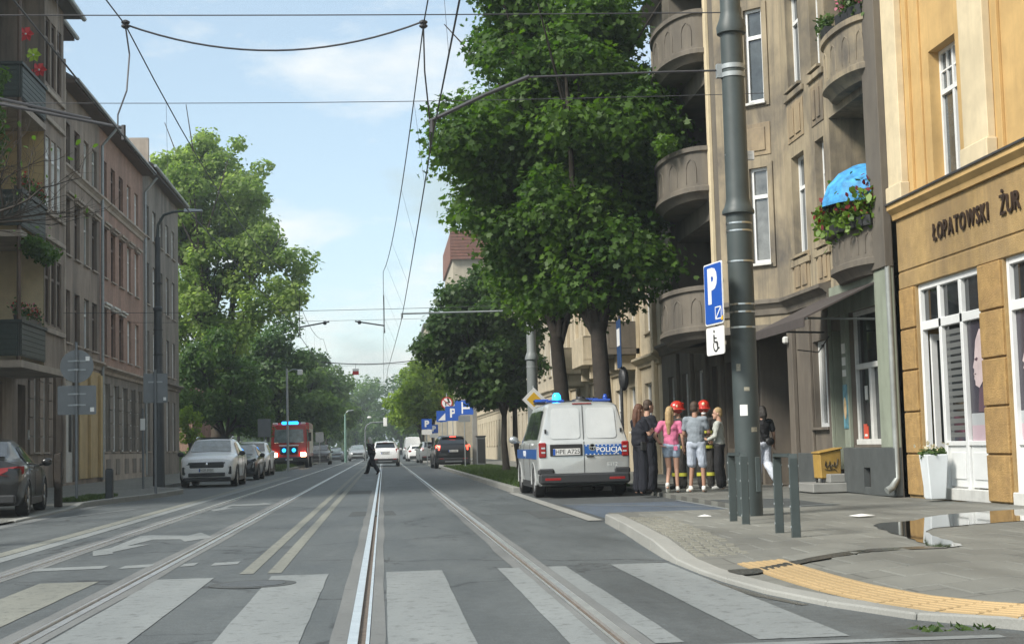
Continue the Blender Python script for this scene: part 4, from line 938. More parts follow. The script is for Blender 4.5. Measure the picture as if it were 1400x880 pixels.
tree('maple_tree', 'large maple rising beside the police van with the fullest crown in view', (5.35,34.6,.13), (5.2,34.8,4.0), .24,
     [((4.45,36,8.9),(2.9,3.0,4.6)),((3.2,36,8.3),(1.9,2.2,2.4)),((5.2,35.5,5.8),(1.9,2.0,1.7)),((5.9,35.2,8.4),(1.6,2,2.6)),((4.9,36,12.2),(2.2,2.3,2.2)),((5.95,34.8,7.2),(1.2,1.7,3.0)),((3.9,36.2,5.9),(1.5,1.6,1.3))], 205, .72, 80000, .148, MAPLE, m_mapl, 11, nl=18)
tree('maple_tree', 'second maple with a leaning forked trunk just behind the largest one', (5.25,39.3,.13), (4.75,39.5,4.0), .23,
     [((4.9,41,8.6),(2.2,2.4,4.0)),((4.6,40.5,5.7),(1.9,1.6,1.4))], 70, .8, 20000, .175, MAPLE, m_mapl, 12, lean=(-.12,0))
t2 = tree('small_maple', 'small round dark maple with two slim trunks on the grass verge', (4.75,57,.13), (4.75,57.2,2.5), .13,
     [((4.05,58,5.5),(2.0,2.2,2.9)),((2.6,58,5.2),(1.1,1.3,1.5)),((5.3,58,4.4),(1.1,1.5,1.9)),((4.5,58,3.3),(1.2,1.5,.9))], 95, .62, 30000, .18, MAPLE, m_mapd, 13)
cl = clumps_in([((5.2,58,5),(1.1,1.3,2))], 14, .5, 14); crown(t2, cl, 2500, .17, MAPLE, m_mapd, 14); trunk(t2, (5.35,57.6,.13), (5.2,57.6,2.6), .12, cl, None, 8, 14)
tree('lime_tree', 'sunlit yellow-green street tree above the parked white van', (3.6,106,.1), (3.5,106,2.6), .14, [((3.3,106,5.4),(1.9,2,2.6)),((2.3,106,4.2),(1,1.2,1.3))], 46, .65, 10000, .26, OVAL, m_lime, 15)
tree('lime_tree', 'taller sunlit street tree beyond the first yellow-green one', (3.7,135,.1), (3.7,135,3), .16, [((3.4,135,6.2),(2.5,2.5,3.2)),((1.9,135,4.6),(1.3,1.5,1.6))], 46, .8, 9500, .32, OVAL, m_lime, 16)
tree('lime_tree', 'greener street tree farthest down the parking side', (4.4,175,.1), (4.4,175,3), .18, [((4.2,175,7),(3,3,4)),((2.6,172,5),(1.8,2,2.2))], 36, 1.0, 5000, .42, OVAL, m_farl, 17)
tree('poplar_tree', 'very tall pale-green poplar standing past the end of the terrace', (-10.6,96,.1), (-10.6,96,5), .42,
     [((-10.6,96,17.2),(4.2,3.8,5.2)),((-7.2,95,12.2),(2.8,2.8,3.9)),((-13.8,96.5,17.6),(2.4,2.6,4.0)),((-11.6,95.5,9.6),(4.2,3.6,4.2)),((-8.2,95,16.2),(2.2,2,3.0)),((-11.2,96,21),(1.9,2,1.6))], 170, .95, 52000, .28, OVAL, m_popl, 18, nl=26, bark=m_bark)
tree('dark_tree', 'dense dark tree under the poplar behind the parked white cars', (-9.6,91,.1), (-9.6,91,2.2), .2, [((-9.6,91,5.6),(2.2,2.6,3.2)),((-12.2,91,4.6),(2.0,2.2,3.0)),((-8.0,91.5,4.2),(1.3,1.6,2.2)),((-10.8,91,7.8),(1.4,1.6,1.6))], 70, .7, 14000, .24, OVAL, m_darkl, 19)
tree('dark_tree', 'dark tree leaning over the verge behind the fire engine', (-8.2,112,.1), (-8.0,112,3), .22, [((-7.9,112,7.2),(2.8,2.8,4.4)),((-10.5,112,5.5),(2.4,2.4,3.4))], 70, .95, 16000, .28, OVAL, m_darkl, 20)
tree('sapling', 'bright little sapling against the dark trees by the terrace end', (-11.2,86.5,.1), (-11.2,86.5,1.4), .05, [((-11.2,86.5,2.7),(.8,.8,1.2))], 18, .35, 1500, .17, OVAL, m_lime, 21)
for i, (x, y, h, rx, m, lb) in enumerate([(-7.4,134,10.5,2.8,m_farl,'mid-green tree on the verge beyond the fire engine'),(-8.2,156,12,3.4,m_darkl,'darker tree third along the left verge'),(-6.9,182,12,3.4,m_farl,'pale tree far along the left verge'),(-9,212,14,4.2,m_darkl,'tall dark tree near the end of the left verge'),
        (-13,128,13,4.0,m_farl,'broad tree behind the left verge'),(-16,165,15,5,m_darkl,'broad dark tree behind the left verge trees')]):
    tree('verge_tree', lb, (x,y,.1), (x,y,h*.25), .2, [((x,y,h*.6),(rx,rx,h*.4)),((x+rx*.4,y,h*.42),(rx*.7,rx*.7,h*.22))], 52, rx*.3, 9000, .2+y*.0012, OVAL, m, 30+i, 'trees along the left verge')
for i, (x, y, h, rx) in enumerate([(-26,285,17,6.5),(-15,280,16,6),(-5.5,300,18,6.5),(3.5,292,17,6),(12,285,15,5.5),(20,275,18,6.5),(-10,255,13,4.5),(9,250,14,4.5),(-20,250,15,5),(30,290,17,7)]):
    tree('park_tree', ['leftmost pale tree of the far park','dark tree second from the left in the far park','tall pale tree left of the street end','dark tree right at the street end','pale tree just right of the street end','dark tree third from the right in the far park','short pale tree before the left park trees','short dark tree before the right park trees','short pale tree farthest left before the park','dark tree farthest right in the far park'][i], (x,y,-.1), (x,y,h*.25), .3, [((x,y,h*.56),(rx,rx,h*.42)),((x-rx*.3,y-1,h*.3),(rx*.9,rx*.7,h*.24))], 54, rx*.3, 6500, .62, OVAL, m_farl if i % 2 == 0 else m_darkl, 50+i, 'trees closing the far end of the street')
# hedge along the left verge and under the trees, one mass
hd = clumps_in([((-11.5,90+6*i,1.0),(1.2,3.2,.8)) for i in range(16)], 110, .6, 77)
hroot = put('hedge', None, None, (-11.5,130,.1), kind='stuff'); crown(hroot, hd, 12000, .3, QUAD, m_darkl, 78, 'hedge_leaves')
# far wood that reads as one mass
fw_ = clumps_in([((x,330+10*math.sin(x),6),(9,5,8)) for x in range(-90,100,14)], 240, 3.0, 79)
froot = put('far_wood', None, None, (0,330,0), kind='stuff'); crown(froot, fw_, 16000, 1.1, QUAD, m_farl, 80, 'far_foliage')
# bare-branched tree reaching in from the left
BT = thing('bare_tree', 'almost leafless dark twiggy tree in front of the upper balconies', 'tree', (-7.6,24.6,.05))
mb = MB(); g = random.Random(5); tips = []
def branch(p, d, L, r, dep):
    pts = [p]; q = p.copy(); dd = d.copy()
    for i in range(3):
        dd = (dd+Vector((g.uniform(-.22,.22),g.uniform(-.22,.22),g.uniform(-.18,.2)))).normalized(); q = q+dd*L/3; pts.append(q.copy())
    mb.tube(pts, [r,r*.85,r*.7,r*.5], 5 if dep < 3 else 3, cap=False)
    if dep == 5 or r < .004: tips.append(q); return
    for k in range(3 if dep > 0 else 5):
        s = pts[1+k%3]; nd_ = (dd+Vector((g.uniform(-.9,.9),g.uniform(-.9,.9),g.uniform(-.45,.65)))).normalized(); branch(s.copy(), nd_, L*g.uniform(.58,.8), r*.52, dep+1)
mb.tube([(-7.6,24.6,0),(-7.6,24.6,2.5),(-7.5,24.6,5.0)], [.13,.11,.09], 8)
for d in ((.55,.2,.75),(.75,-.1,.45),(.4,.5,.85),(-.1,.2,.9),(.7,.3,.12),(.6,.5,.3)): branch(Vector((-7.5,24.6,4.7)), Vector(d).normalized(), 1.35, .05, 1)
mb.build('trunk', m_barkd, BT, smooth=60, org=BT.location)
lp = np.array([tuple(t+Vector((g.uniform(-.2,.2),g.uniform(-.2,.2),g.uniform(-.2,.1)))) for t in g.sample(tips, min(len(tips),60))])
put('leaves', leaf_mesh('leaves', lp-np.array(BT.location), RNG.normal(size=lp.shape), .09, OVAL, m_mapl, RNG.uniform(0,1,len(lp))), BT)
# ---------------- plants on the balconies ----------------
m_gleaf = leaf_mat('geranium_leaf', (.03,.07,.02), (.10,.16,.04), .3); m_pet = {k: leaf_mat('petal_'+k, a, b, .3) for k, a, b in (('red',(.42,.015,.02),(.6,.05,.04)),('pink',(.5,.12,.2),(.7,.3,.38)),('crimson',(.14,.016,.024),(.28,.045,.045)),('lime',(.07,.14,.02),(.19,.30,.045)))}
def flower_box(label, pts, z, n, w, h, petals, leafm=None, box=True, group=None, pr=.25, ls=1.0):
    """trough along pts with a bank of leaves and blossoms"""
    c = sum((Vector((*p,0)) for p in pts), Vector())/len(pts); t = thing('flower_box', label, 'flower box', (c.x,c.y,z), 0, group)
    if box:
        mb = MB()
        for a, b in zip(pts, pts[1:]):
            a, b = Vector((*a,z)), Vector((*b,z)); d = (b-a).normalized(); nn = Vector((d.y,-d.x,0))*.09
            mb.hexa([a-nn*.8,b-nn*.8,b+nn*.8,a+nn*.8]+[q+Vector((0,0,.17)) for q in (a-nn,b-nn,b+nn,a+nn)])
        mb.build('trough', m_dark, t, org=t.location)
    k = max(3, n//60); seg = [RNG.uniform(0,len(pts)-1.001) for _ in range(k)]
    P = []; cs = []
    for s in seg:
        i = int(s); q = Vector((*pts[i],0)).lerp(Vector((*pts[i+1],0)), s-i); cs.append(np.array((q.x,q.y,z+.2+h*.35)))
    cs = np.array(cs); idx = RNG.integers(0,k,n); P = cs[idx]+RNG.normal(size=(n,3))*np.array([w*.5,w*.5,h*.4])
    put('foliage', leaf_mesh('foliage', P-np.array(t.location), RNG.normal(size=(n,3))+np.array([0,0,.7]), .085*ls, OVAL, leafm or m_gleaf, RNG.uniform(0,1,n)), t)
    for pm in petals:
        m_ = int(n*pr); idx = RNG.integers(0,k,m_); P = cs[idx]+RNG.normal(size=(m_,3))*np.array([w*.5,w*.5,h*.35])+np.array([0,0,h*.25])
        put('blossom', leaf_mesh('blossom', P-np.array(t.location), RNG.normal(size=(m_,3))+np.array([0,0,.5]), .065*ls, OVAL, m_pet[pm], RNG.uniform(0,1,m_)), t)
    return t
arc = lambda uc, hw, b, n0, n1: [(8.5-b*math.sin(math.pi*k/12)**.8, uc-hw*math.cos(math.pi*k/12)) for k in range(n0, n1)]
flower_box('bank of red and lime-green coleus along the rounded balcony below the blue parasol', arc(25.12,1.15,.4,1,12), 4.68, 1500, .22, .42, ['crimson'], m_pet['lime'], ls=1.5, pr=.3)
flower_box('pink geraniums in black troughs on the upper rounded balcony', arc(25.12,1.08,.3,1,6), 8.36, 420, .18, .3, ['pink'])
flower_box('white and green trough beside the pink geraniums on the upper rounded balcony', arc(25.12,1.08,.3,7,11), 8.36, 260, .16, .25, [], m_gleaf)
flower_box('red geraniums along the middle green balcony rail', [(XB-.1,40.6),(XB-.1,43.2)], 8.38, 600, .2, .34, ['red','crimson'], pr=.18)
flower_box('pink and red flowers along the lowest green balcony rail', [(XB-.1,40.6),(XB-.1,43.2)], 4.83, 500, .18, .3, ['pink','red'], pr=.22)
t = thing('hanging_plant', 'bushy green plant trailing below the middle balcony', 'plant', (XB+.2,41.6,7.0)); cl = [(np.array((XB+.25,40.6+.35*i,6.9+.12*math.sin(i*2))),.3,None) for i in range(8)]; crown(t, cl, 1500, .12, OVAL, m_mapl, 91, 'foliage')
t = thing('climbing_plant', 'green climber hanging at the frame edge beside the balconies', 'plant', (-9.6,36,6)); cl = [(np.array((-9.5-.1*math.sin(i),36.0+.1*i,7.2+.35*i)),.3,None) for i in range(11)]; crown(t, cl, 1700, .12, OVAL, m_mapl, 92, 'foliage')
MB().tube([(-9.6,36,.1),(-9.6,36.2,5),(-9.5,36.6,10)], .04, 5).build('stem', m_barkd, t, org=t.location)
t = thing('window_plants', 'loose potted greenery at the middle rounded balcony under the maple', 'plant', (6.7,33,7.6)); cl = [(np.array((6.75-.12*abs(i),33.2+.45*i,7.8)),.25,None) for i in range(-3,4)]; crown(t, cl, 700, .12, OVAL, m_mapl, 93, 'foliage')
for k, (y, z, c, lb) in enumerate(((41.1,12.9,'red','red garden windmill on the top green balcony'),(42.0,12.55,'lime','lime-green garden windmill between the two red ones'),(42.7,12.3,'red','lower red garden windmill nearest the closed bay'))):
    t = thing('garden_windmill', lb, 'windmill', (XB+.02,y,z-.75)); MB().tube([(0,0,0),(0,0,.75)], .012, 5).build('stick', m_gpan, t)
    mb = MB()
    for i in range(6):
        a = i*math.pi/3; u = Vector((math.cos(a),0,math.sin(a))); v = Vector((-math.sin(a),0,math.cos(a))); o = Vector((0,-.05,.75)); mb.quad(o, o+u*.14+v*.10+Vector((0,-.05,0)), o+u*.23, o+u*.13-v*.05)
    mb.build('sail', mat('sail_'+c, {'red':(.65,.04,.05),'lime':(.4,.6,.04)}[c], .45), t); MB().ell((0,-.07,.75),(.03,.03,.03),8,6).build('hub', m_swhite, t)
# ---------------- vehicles (local frame: front +y) ----------------
def paint(name, col, metal=.3, rough=.35): return mat(name, col, rough, metal, var=.06, vscale=2, coat=.6, dirt=tuple(c*.6+.012 for c in col), dscale=2.2, damt=.18, coord='Object')
m_autog = mat('car_glass', (.018,.022,.025), .05, 0, spec=.9, coat=.5)
m_autogl = mat('car_glass_painted_sky', (.17,.21,.225), .08, 0, var=.4, vscale=3, spec=.9, coord='Object')  # paler bluish base colour paints the sky reflected in the windscreens
m_chrome = mat('chrome', (.6,.6,.6), .15, 1)
m_rim = mat('alloy_rim', (.38,.39,.4), .3, .9)
m_lensr = mat('tail_lens', (.28,.012,.012), .2, coat=.5); m_lensl = mat('head_lens', (.55,.58,.6), .1, .2, coat=.5)
m_lensd = mat('head_lens_dark', (.10,.11,.12), .1, .3, coat=.6)
m_brake = mat('brake_light_on', (.8,.05,.03), .3, emit=(1,.06,.03), estr=2.2)
m_lit = mat('headlight_on', (1,.9,.7), .3, emit=(1,.72,.42), estr=6)
m_beac = mat('blue_beacon_on', (.05,.4,.9), .2, emit=(.01,.30,1), estr=2.0); m_beacoff = mat('blue_beacon', (.01,.06,.35), .15, coat=.6)
m_plate = mat('number_plate', (.68,.68,.66), .4)
SUV = [(2.25,.36,.72,.80,.62,.66,.54),(2.17,.26,.86,.93,.80,.81,.68),(1.98,.22,.95,1.01,.87,.88,.74),(1.5,.2,1.01,1.09,.9,.91,.78),(1.0,.2,1.04,1.14,.91,.92,.76),(.3,.2,1.06,1.57,.91,.92,.66),(-.3,.2,1.07,1.64,.91,.92,.66),(-1.3,.2,1.09,1.61,.91,.92,.65),(-1.85,.22,1.1,1.53,.9,.91,.63),(-2.14,.24,1.08,1.17,.89,.9,.74),(-2.22,.3,.98,1.04,.85,.86,.72),(-2.26,.42,.84,.9,.76,.78,.64)]
SAL = [(2.45,.35,.60,.66,.6,.64,.5),(2.35,.22,.70,.76,.8,.82,.66),(1.9,.18,.80,.86,.9,.9,.74),(1.0,.18,.90,.97,.92,.92,.72),(.15,.18,.93,1.37,.92,.92,.60),(-.5,.18,.95,1.45,.92,.92,.58),(-1.1,.18,.96,1.40,.92,.92,.57),(-1.75,.2,.97,1.08,.91,.91,.64),(-2.3,.22,.95,1.04,.86,.88,.68),(-2.42,.3,.86,.93,.82,.84,.66),(-2.46,.4,.7,.76,.7,.72,.56)]
HAT = [(2.05,.36,.62,.70,.6,.64,.52),(1.97,.24,.74,.82,.78,.79,.66),(1.6,.2,.85,.92,.86,.86,.72),(1.0,.18,.94,1.02,.88,.88,.7),(.2,.18,.96,1.42,.88,.88,.6),(-.4,.18,.98,1.49,.88,.88,.6),(-1.2,.18,1.0,1.45,.88,.88,.58),(-1.7,.2,1.0,1.32,.87,.87,.57),(-1.95,.24,.98,1.06,.85,.86,.68),(-2.03,.3,.85,.92,.8,.8,.66),(-2.07,.42,.72,.78,.7,.72,.58)]
VAN = [(2.45,.32,.75,.83,.7,.74,.6),(2.37,.24,.97,1.02,.86,.88,.72),(1.9,.2,1.10,1.17,.93,.94,.78),(1.55,.2,1.13,1.23,.94,.95,.78),(.75,.2,1.15,1.87,.945,.95,.74),(.25,.2,1.15,1.955,.945,.95,.74),(-1.8,.22,1.15,1.96,.945,.95,.74),(-2.2,.25,1.15,1.94,.94,.948,.735),(-2.3,.27,1.15,1.89,.935,.945,.72),(-2.42,.3,1.14,1.20,.925,.935,.88),(-2.45,.36,1.08,1.13,.91,.92,.86),(-2.468,.45,1.04,1.09,.87,.88,.82)]
def sec(st, y):
    ys = [s[0] for s in st]
    for a, b in zip(st, st[1:]):
        if b[0] <= y <= a[0]: t = (a[0]-y)/(a[0]-b[0]); return [a[i]+(b[i]-a[i])*t for i in range(7)]
    return list(st[0] if y > st[0][0] else st[-1])
def halfsec(s):
    y,zb,zB,zt,wb,wB,wt = s; dz = zt-zB; zm = zb+(zB-zb)*.55
    p = [(0,zb),(wb-.08,zb),(wb,zb+min(.1,(zB-zb)*.3)),(max(wb,wB)+.012,zm),(wB,zB-.05),(wB-.03,zB),(wt+.02,zt-min(.09,dz*.5)),(wt-.05,zt-min(.03,dz*.2)),(wt-.16,zt),(0,zt+.018)]
    q = [p[0],p[1]]
    for a, b in zip(p[1:-1], p[2:]):
        q += [tuple(a[i]*.72+b[i]*.28 for i in (0,1)), tuple(a[i]*.28+b[i]*.72 for i in (0,1))]
    q.append(p[-1]); return q
def car_body(st, wh, rw, m, name='body'):
    ys = []
    for a, b in zip(st, st[1:]):
        n = max(1, int((a[0]-b[0])/.22)); ys += [a[0]+(b[0]-a[0])*i/n for i in range(n)]
    ys.append(st[-1][0]); mb = MB(); rows = []
    for y in ys:
        h = halfsec(sec(st,y)); ring = [(x,y,z) for x,z in h]+[(-x,y,z) for x,z in h[-2:0:-1]]; rows.append(ring)
    k = len(rows[0]); vs = [v for r in rows for v in r]
    fs = [(i*k+j,i*k+(j+1)%k,(i+1)*k+(j+1)%k,(i+1)*k+j) for i in range(len(rows)-1) for j in range(k)]+[tuple(range(k)),tuple((len(rows)-1)*k+j for j in range(k))[::-1]]
    mb.add(vs, fs); me = mb.mesh(name, m); o = put('tmp', me); cut = MB()
    for y in wh:
        for s in (-1,1): cut.lathe([(rw,-.35),(rw,.35)], (s*1.0,y,rw*.98-.02), 20, 'x')
    c = put('tmpc', cut.mesh('cut', m)); md = o.modifiers.new('b','BOOLEAN'); md.operation = 'DIFFERENCE'; md.object = c; md.solver = 'EXACT'
    r = evalmesh(o, name); bpy.data.objects.remove(o); bpy.data.objects.remove(c)
    r.polygons.foreach_set('use_smooth', [True]*len(r.polygons)); r.set_sharp_from_angle(angle=R(32)); return r
_wm = {}
def wheel_meshes(r):
    if r in _wm: return _wm[r]
    w = .115; ty = MB().lathe([(r*.62,-w*.8),(r*.9,-w),(r*.985,-w*.8),(r,-w*.4),(r,w*.4),(r*.985,w*.8),(r*.9,w),(r*.62,w*.8)], (0,0,0), 24, 'x').mesh('wheel', m_black, 40)
    rm = MB(); rm.lathe([(r*.62,w*.80),(r*.66,w*.86),(r*.55,w*.8),(r*.54,w*.35)], (0,0,0), 24, 'x', cap=False); rm.lathe([(.001,w*.8),(.05,w*.8),(.06,w*.5)], (0,0,0), 10, 'x', cap=False)
    for i in range(5):
        a = i*2*math.pi/5
        for da in (-.14,.14):
            p = [(w*.72,.045*math.cos(a),.045*math.sin(a)),(w*.74,r*.58*math.cos(a+da),r*.58*math.sin(a+da))]; rm.tube(p, .022, 5)
    back = MB().lathe([(.0,w*.3),(r*.6,w*.3)], (0,0,0), 20, 'x', cap=False)
    _wm[r] = (ty, rm.mesh('rim', m_rim, 40), back.mesh('hub', m_dark)); return _wm[r]
def wheels(root, wh, r, tr):
    ty, rm, hb = wheel_meshes(r)
    for y in wh:
        for s in (-1,1):
            w = put('wheel', ty, root, (s*(tr-.115),y,r), (0,0,0 if s > 0 else math.pi)); put('rim', rm, w); put('hub', hb, w)
            MB().lathe([(r*1.09,-.3),(r*1.09,.0)], (0,0,0), 18, 'x', cap=True).build('wheel_well', m_black, w) if False else None
    for y in wh: MB().box(-tr+.32,tr-.32,y-r*1.1,y+r*1.1,.2,r*2.15).build('wheel_well', m_black, root)
def side_glass(root, st, spans, m=m_autog, off=.008, name='window'):
    """spans: (y at sill front, y at sill rear, y at top front, y at top rear, t0, t1)"""
    for s in (-1,1):
        for yf, yr, tf, tr_, t0, t1 in spans:
            mb = MB(); n = 5; vs = []
            for j in range(3):
                t = t0+(t1-t0)*j/2
                for i in range(n):
                    k = i/(n-1); y = (yf+(yr-yf)*k)*(1-j/2)+(tf+(tr_-tf)*k)*j/2; q = sec(st,y); x = (q[5]-.03)+((q[6]+.02)-(q[5]-.03))*t; z = q[2]+(q[3]-.09-q[2])*t
                    vs.append((s*(x+off),y,z+.002))
            mb.add(vs, [(j*n+i,j*n+i+1,(j+1)*n+i+1,(j+1)*n+i) for j in range(2) for i in range(n-1)])
            o = mb.build(name, m, root, smooth=30)
def top_glass(root, st, y0, y1, fr, m=m_autog, off=.012, name='windscreen'):
    mb = MB(); vs = []; n = 7
    for j in range(4):
        y = y0+(y1-y0)*j/3; q = sec(st,y); w = (q[6]-.05)*fr
        for i in range(n):
            x = -w+2*w*i/(n-1); vs.append((x, y+math.copysign(off,y0), q[3]+.018*(1-abs(x)/q[6])+off*.6))
    mb.add(vs, [(j*n+i,j*n+i+1,(j+1)*n+i+1,(j+1)*n+i) for j in range(3) for i in range(n-1)]); return mb.build(name, m, root, smooth=30)
def bx(root, name, m, x0,x1,y0,y1,z0,z1, bev=.01, mirror=False, parent=None, **k):
    o = MB().box(x0,x1,y0,y1,z0,z1).build(name, m, parent or root, bev=bev, **k)
    if mirror: MB().box(-x1,-x0,y0,y1,z0,z1).build(name, m, parent or root, bev=bev, **k)
    return o
def poly3(root, name, m, pts, th=(0,.012,0), parent=None):
    n = len(pts); a = [Vector(p) for p in pts]; t = Vector(th)
    return MB().add(a+[p+t for p in a], [tuple(range(n))[::-1],tuple(range(n,2*n))]+[(i,(i+1)%n,n+(i+1)%n,n+i) for i in range(n)]).build(name, m, parent or root)
def mirrors(root, y, z, x, m):
    for s in (-1,1):
        MB().ell((s*(x+.11),y,z), (.11,.07,.085), 10, 8).tube([(s*(x-.05),y,z-.06),(s*(x+.05),y,z-.04)], .025, 6).build('mirror', m, root, smooth=60)
def seams(root, st, ys, z0=.3):
    for y in ys:
        for s in (-1,1):
            h = [p for p in halfsec(sec(st,y)) if z0 < p[1] <= sec(st,y)[2]+.01 and p[0] > .5]
            if len(h) > 1: MB().tube([(s*(x+.001),y,z) for x,z in h], .006, 4).build('door_gap', m_black, root)
def plate_txt(root, txt, y, z, back, w=.5, h=.11, x=0):
    s = -1 if back else 1
    p = bx(root,'number_plate',m_plate,x-w/2,x+w/2,y-.006,y+.006,z-h/2,z+h/2,.004)
    me = textmesh(txt, h*.95, .001, .0, 'CENTER', 'plate_lettering'); me.materials.append(m_ink); o = put('plate_lettering', me, p); k = min(1, w*.88/max(.01,max(v.co.x for v in me.vertices)-min(v.co.x for v in me.vertices)))
    o.matrix_local = basis((-s*k,0,0),(0,0,1),(0,s,0),(x+.02,y+s*.0075,z)); bx(root,'plate_band',m_blue,(x-w/2+.0 if back else x+w/2-.045),(x-w/2+.045 if back else x+w/2),y-.008,y+.008,z-h/2+.004,z+h/2-.004,0,parent=p)
def make_car(name, label, cat, loc, rz, st, pm, wh, r, tr, glass, ws, rw, group=None, trim=m_dark, fr=m_autog):
    t = thing(name, label, cat, loc, rz, group); put('body', car_body(st, wh, r*1.13, pm), t); wheels(t, wh, r, tr)
    side_glass(t, st, glass); top_glass(t, st, *ws, .96, fr); top_glass(t, st, *rw, .94, m_autog, name='rear_window'); return t
G_SUV = [(.78,-.28,.28,-.28,.08,.92),(-.34,-1.28,-.34,-1.2,.08,.92),(-1.34,-1.85,-1.3,-1.62,.14,.88)]
G_SAL = [(.72,-.4,.12,-.4,.1,.9),(-.46,-1.35,-.46,-1.05,.1,.9)]
G_HAT = [(.68,-.35,.12,-.35,.1,.9),(-.41,-1.3,-.41,-1.15,.1,.9)]
def suv_front(t, dark=m_dark, lights=m_lensd, txt=None, y=2.245):
    bx(t,'grille',dark,-.56,.56,y-.06,y+.035,.64,.83,.03); bx(t,'lower_grille',dark,-.6,.6,y-.05,y+.05,.36,.48,.02); bx(t,'skirt',dark,-.78,.78,y-.12,y+.02,.2,.33,.03)
    for s in (-1,1):
        poly3(t,'headlight',lights,[(s*.46,y+.02,.80),(s*.80,y-.16,.88),(s*.83,y-.26,.80),(s*.74,y-.06,.75),(s*.5,y+.03,.74)],(0,.02,0)); bx(t,'air_intake',dark,*sorted((s*.70,s*.80)),y-.16,y-.01,.42,.68,.02)
        poly3(t,'running_light',m_swhite,[(s*.735,y-.03,.74),(s*.76,y-.05,.74),(s*.72,y-.02,.5),(s*.70,y-.01,.5)],(0,.02,0))
    if txt: plate_txt(t, txt, y+.058, .565, False)
    MB().ell((0,y+.045,.76),(.05,.012,.055),10,6).build('badge', m_chrome, t)
def sills(t, y0, y1, x=.9, m=m_dark): 
    for s in (-1,1): MB().box(*sorted((s*(x-.06),s*(x+.02))),y0,y1,.19,.34).build('sill', m, t, bev=.015)
def arches(t, wh, r, x, m=m_dark):
    for y in wh:
        for s in (-1,1):
            pts = [(s*x, y+r*1.17*math.cos(a), r*.98-.02+r*1.17*math.sin(a)) for a in [R(-8+196*i/14) for i in range(15)]]; MB().tube(pts, .03, 5).build('wheel_arch', m, t, smooth=50)
def rails(t, st, y0, y1, m=m_chrome):
    for s in (-1,1): MB().tube([(s*(sec(st,y)[6]-.06),y,sec(st,y)[3]+.045) for y in np.linspace(y0,y1,6)], .018, 6).build('roof_rail', m, t)
# near white SUV with roof rails, nose towards the viewer
pw = paint('paint_white', (.84,.85,.85), 0, .3); pdk = paint('paint_anthracite', (.035,.038,.042), .4); pbk = paint('paint_black', (.014,.015,.018), .3); psl = paint('paint_silver', (.42,.44,.45), .6); pgr = paint('paint_grey_blue', (.13,.16,.19), .5); pbr = paint('paint_dark_bronze', (.014,.0135,.0135), .4)
WS, RW = (.96,.34), (-1.88,-2.12)
t = make_car('parked_suv','white SUV parked nose towards the viewer with a dark grille and silver roof rails','car',(-5.82,51.5,0),math.pi,SUV,pw,(1.35,-1.35),.35,.93,G_SUV,WS,RW,fr=m_autogl)
suv_front(t, txt='WGM 8930'); sills(t,-.9,.9); arches(t,(1.35,-1.35),.35,.915); mirrors(t,.85,1.1,.92,m_dark); rails(t,SUV,.15,-1.6); seams(t,SUV,(.95,-.3,-1.2)); bx(t,'roof_panel',m_dark,-.52,.52,-1.5,.1,1.655,1.668,.005)
# dark hatchback behind it
t = make_car('parked_hatchback','dark grey hatchback squeezed between the two white parked cars','car',(-5.95,61.9,0),math.pi,HAT,pdk,(1.25,-1.25),.31,.89,G_HAT,(.96,.26),(-1.72,-1.93),fr=m_autogl)
suv_front(t,y=2.05); arches(t,(1.25,-1.25),.31,.875,m_black); mirrors(t,.8,1.0,.88,m_dark); seams(t,HAT,(.9,-.38,-1.2))
t = make_car('parked_suv','second white SUV parked behind the dark hatchback with its headlamps on','car',(-6.3,71.8,0),math.pi,SUV,pw,(1.35,-1.35),.36,.93,G_SUV,WS,RW)
suv_front(t); sills(t,-.9,.9); arches(t,(1.35,-1.35),.36,.915,m_black); mirrors(t,.85,1.1,.92,pw); rails(t,SUV,.15,-1.6); seams(t,SUV,(.95,-.3,-1.2))
# dark saloon cut by the left frame edge, tail towards the viewer
t = make_car('parked_saloon','dark bronze-grey saloon half parked on the kerb at the picture edge, tail to the viewer','car',(-7.72,29.6,.03),R(7),SAL,pbr,(1.48,-1.45),.335,.93,G_SAL,(.94,.2),(-1.14,-1.7))
for s in (-1,1): MB().tube([(s*(q[5]-.02-.33*k*(1-k)*0),y,q[2]+.02) for k,y in [(i/7,.75-2.2*i/7) for i in range(8)] for q in [sec(SAL,y)]], .014, 5).build('window_trim', m_chrome, t)
for s in (-1,1):
    poly3(t,'tail_light',m_lensr,[(s*.50,-2.43,.90),(s*.83,-2.36,.93),(s*.915,-2.16,.93),(s*.915,-2.2,.80),(s*.82,-2.41,.74),(s*.5,-2.455,.78)],(s*.008,-.02,0))
bx(t,'rear_bumper',m_dark,-.8,.8,-2.5,-2.3,.26,.42,.03); mirrors(t,.72,.99,.92,pbr); arches(t,(1.48,-1.45),.335,.905,pbr); seams(t,SAL,(.85,-.42,-1.3)); plate_txt(t,'FG 4471C',-2.475,.66,True); sills(t,-1,1)
MB().box(.93,.95,-.25,-.08,.83,.85).box(.93,.95,-1.15,-.98,.84,.86).build('door_handle', m_chrome, t, bev=.004)
def suv_back(t, lights, st=SUV, dark=m_dark, txt=None, mid=None, k=(1,1,1)):
    old = set(t.children)
    _suv_back(t, lights, st, dark, txt, mid)
    if k != (1,1,1):
        for c in set(t.children)-old: c.matrix_local = Matrix.Diagonal((*k,1))@c.matrix_local
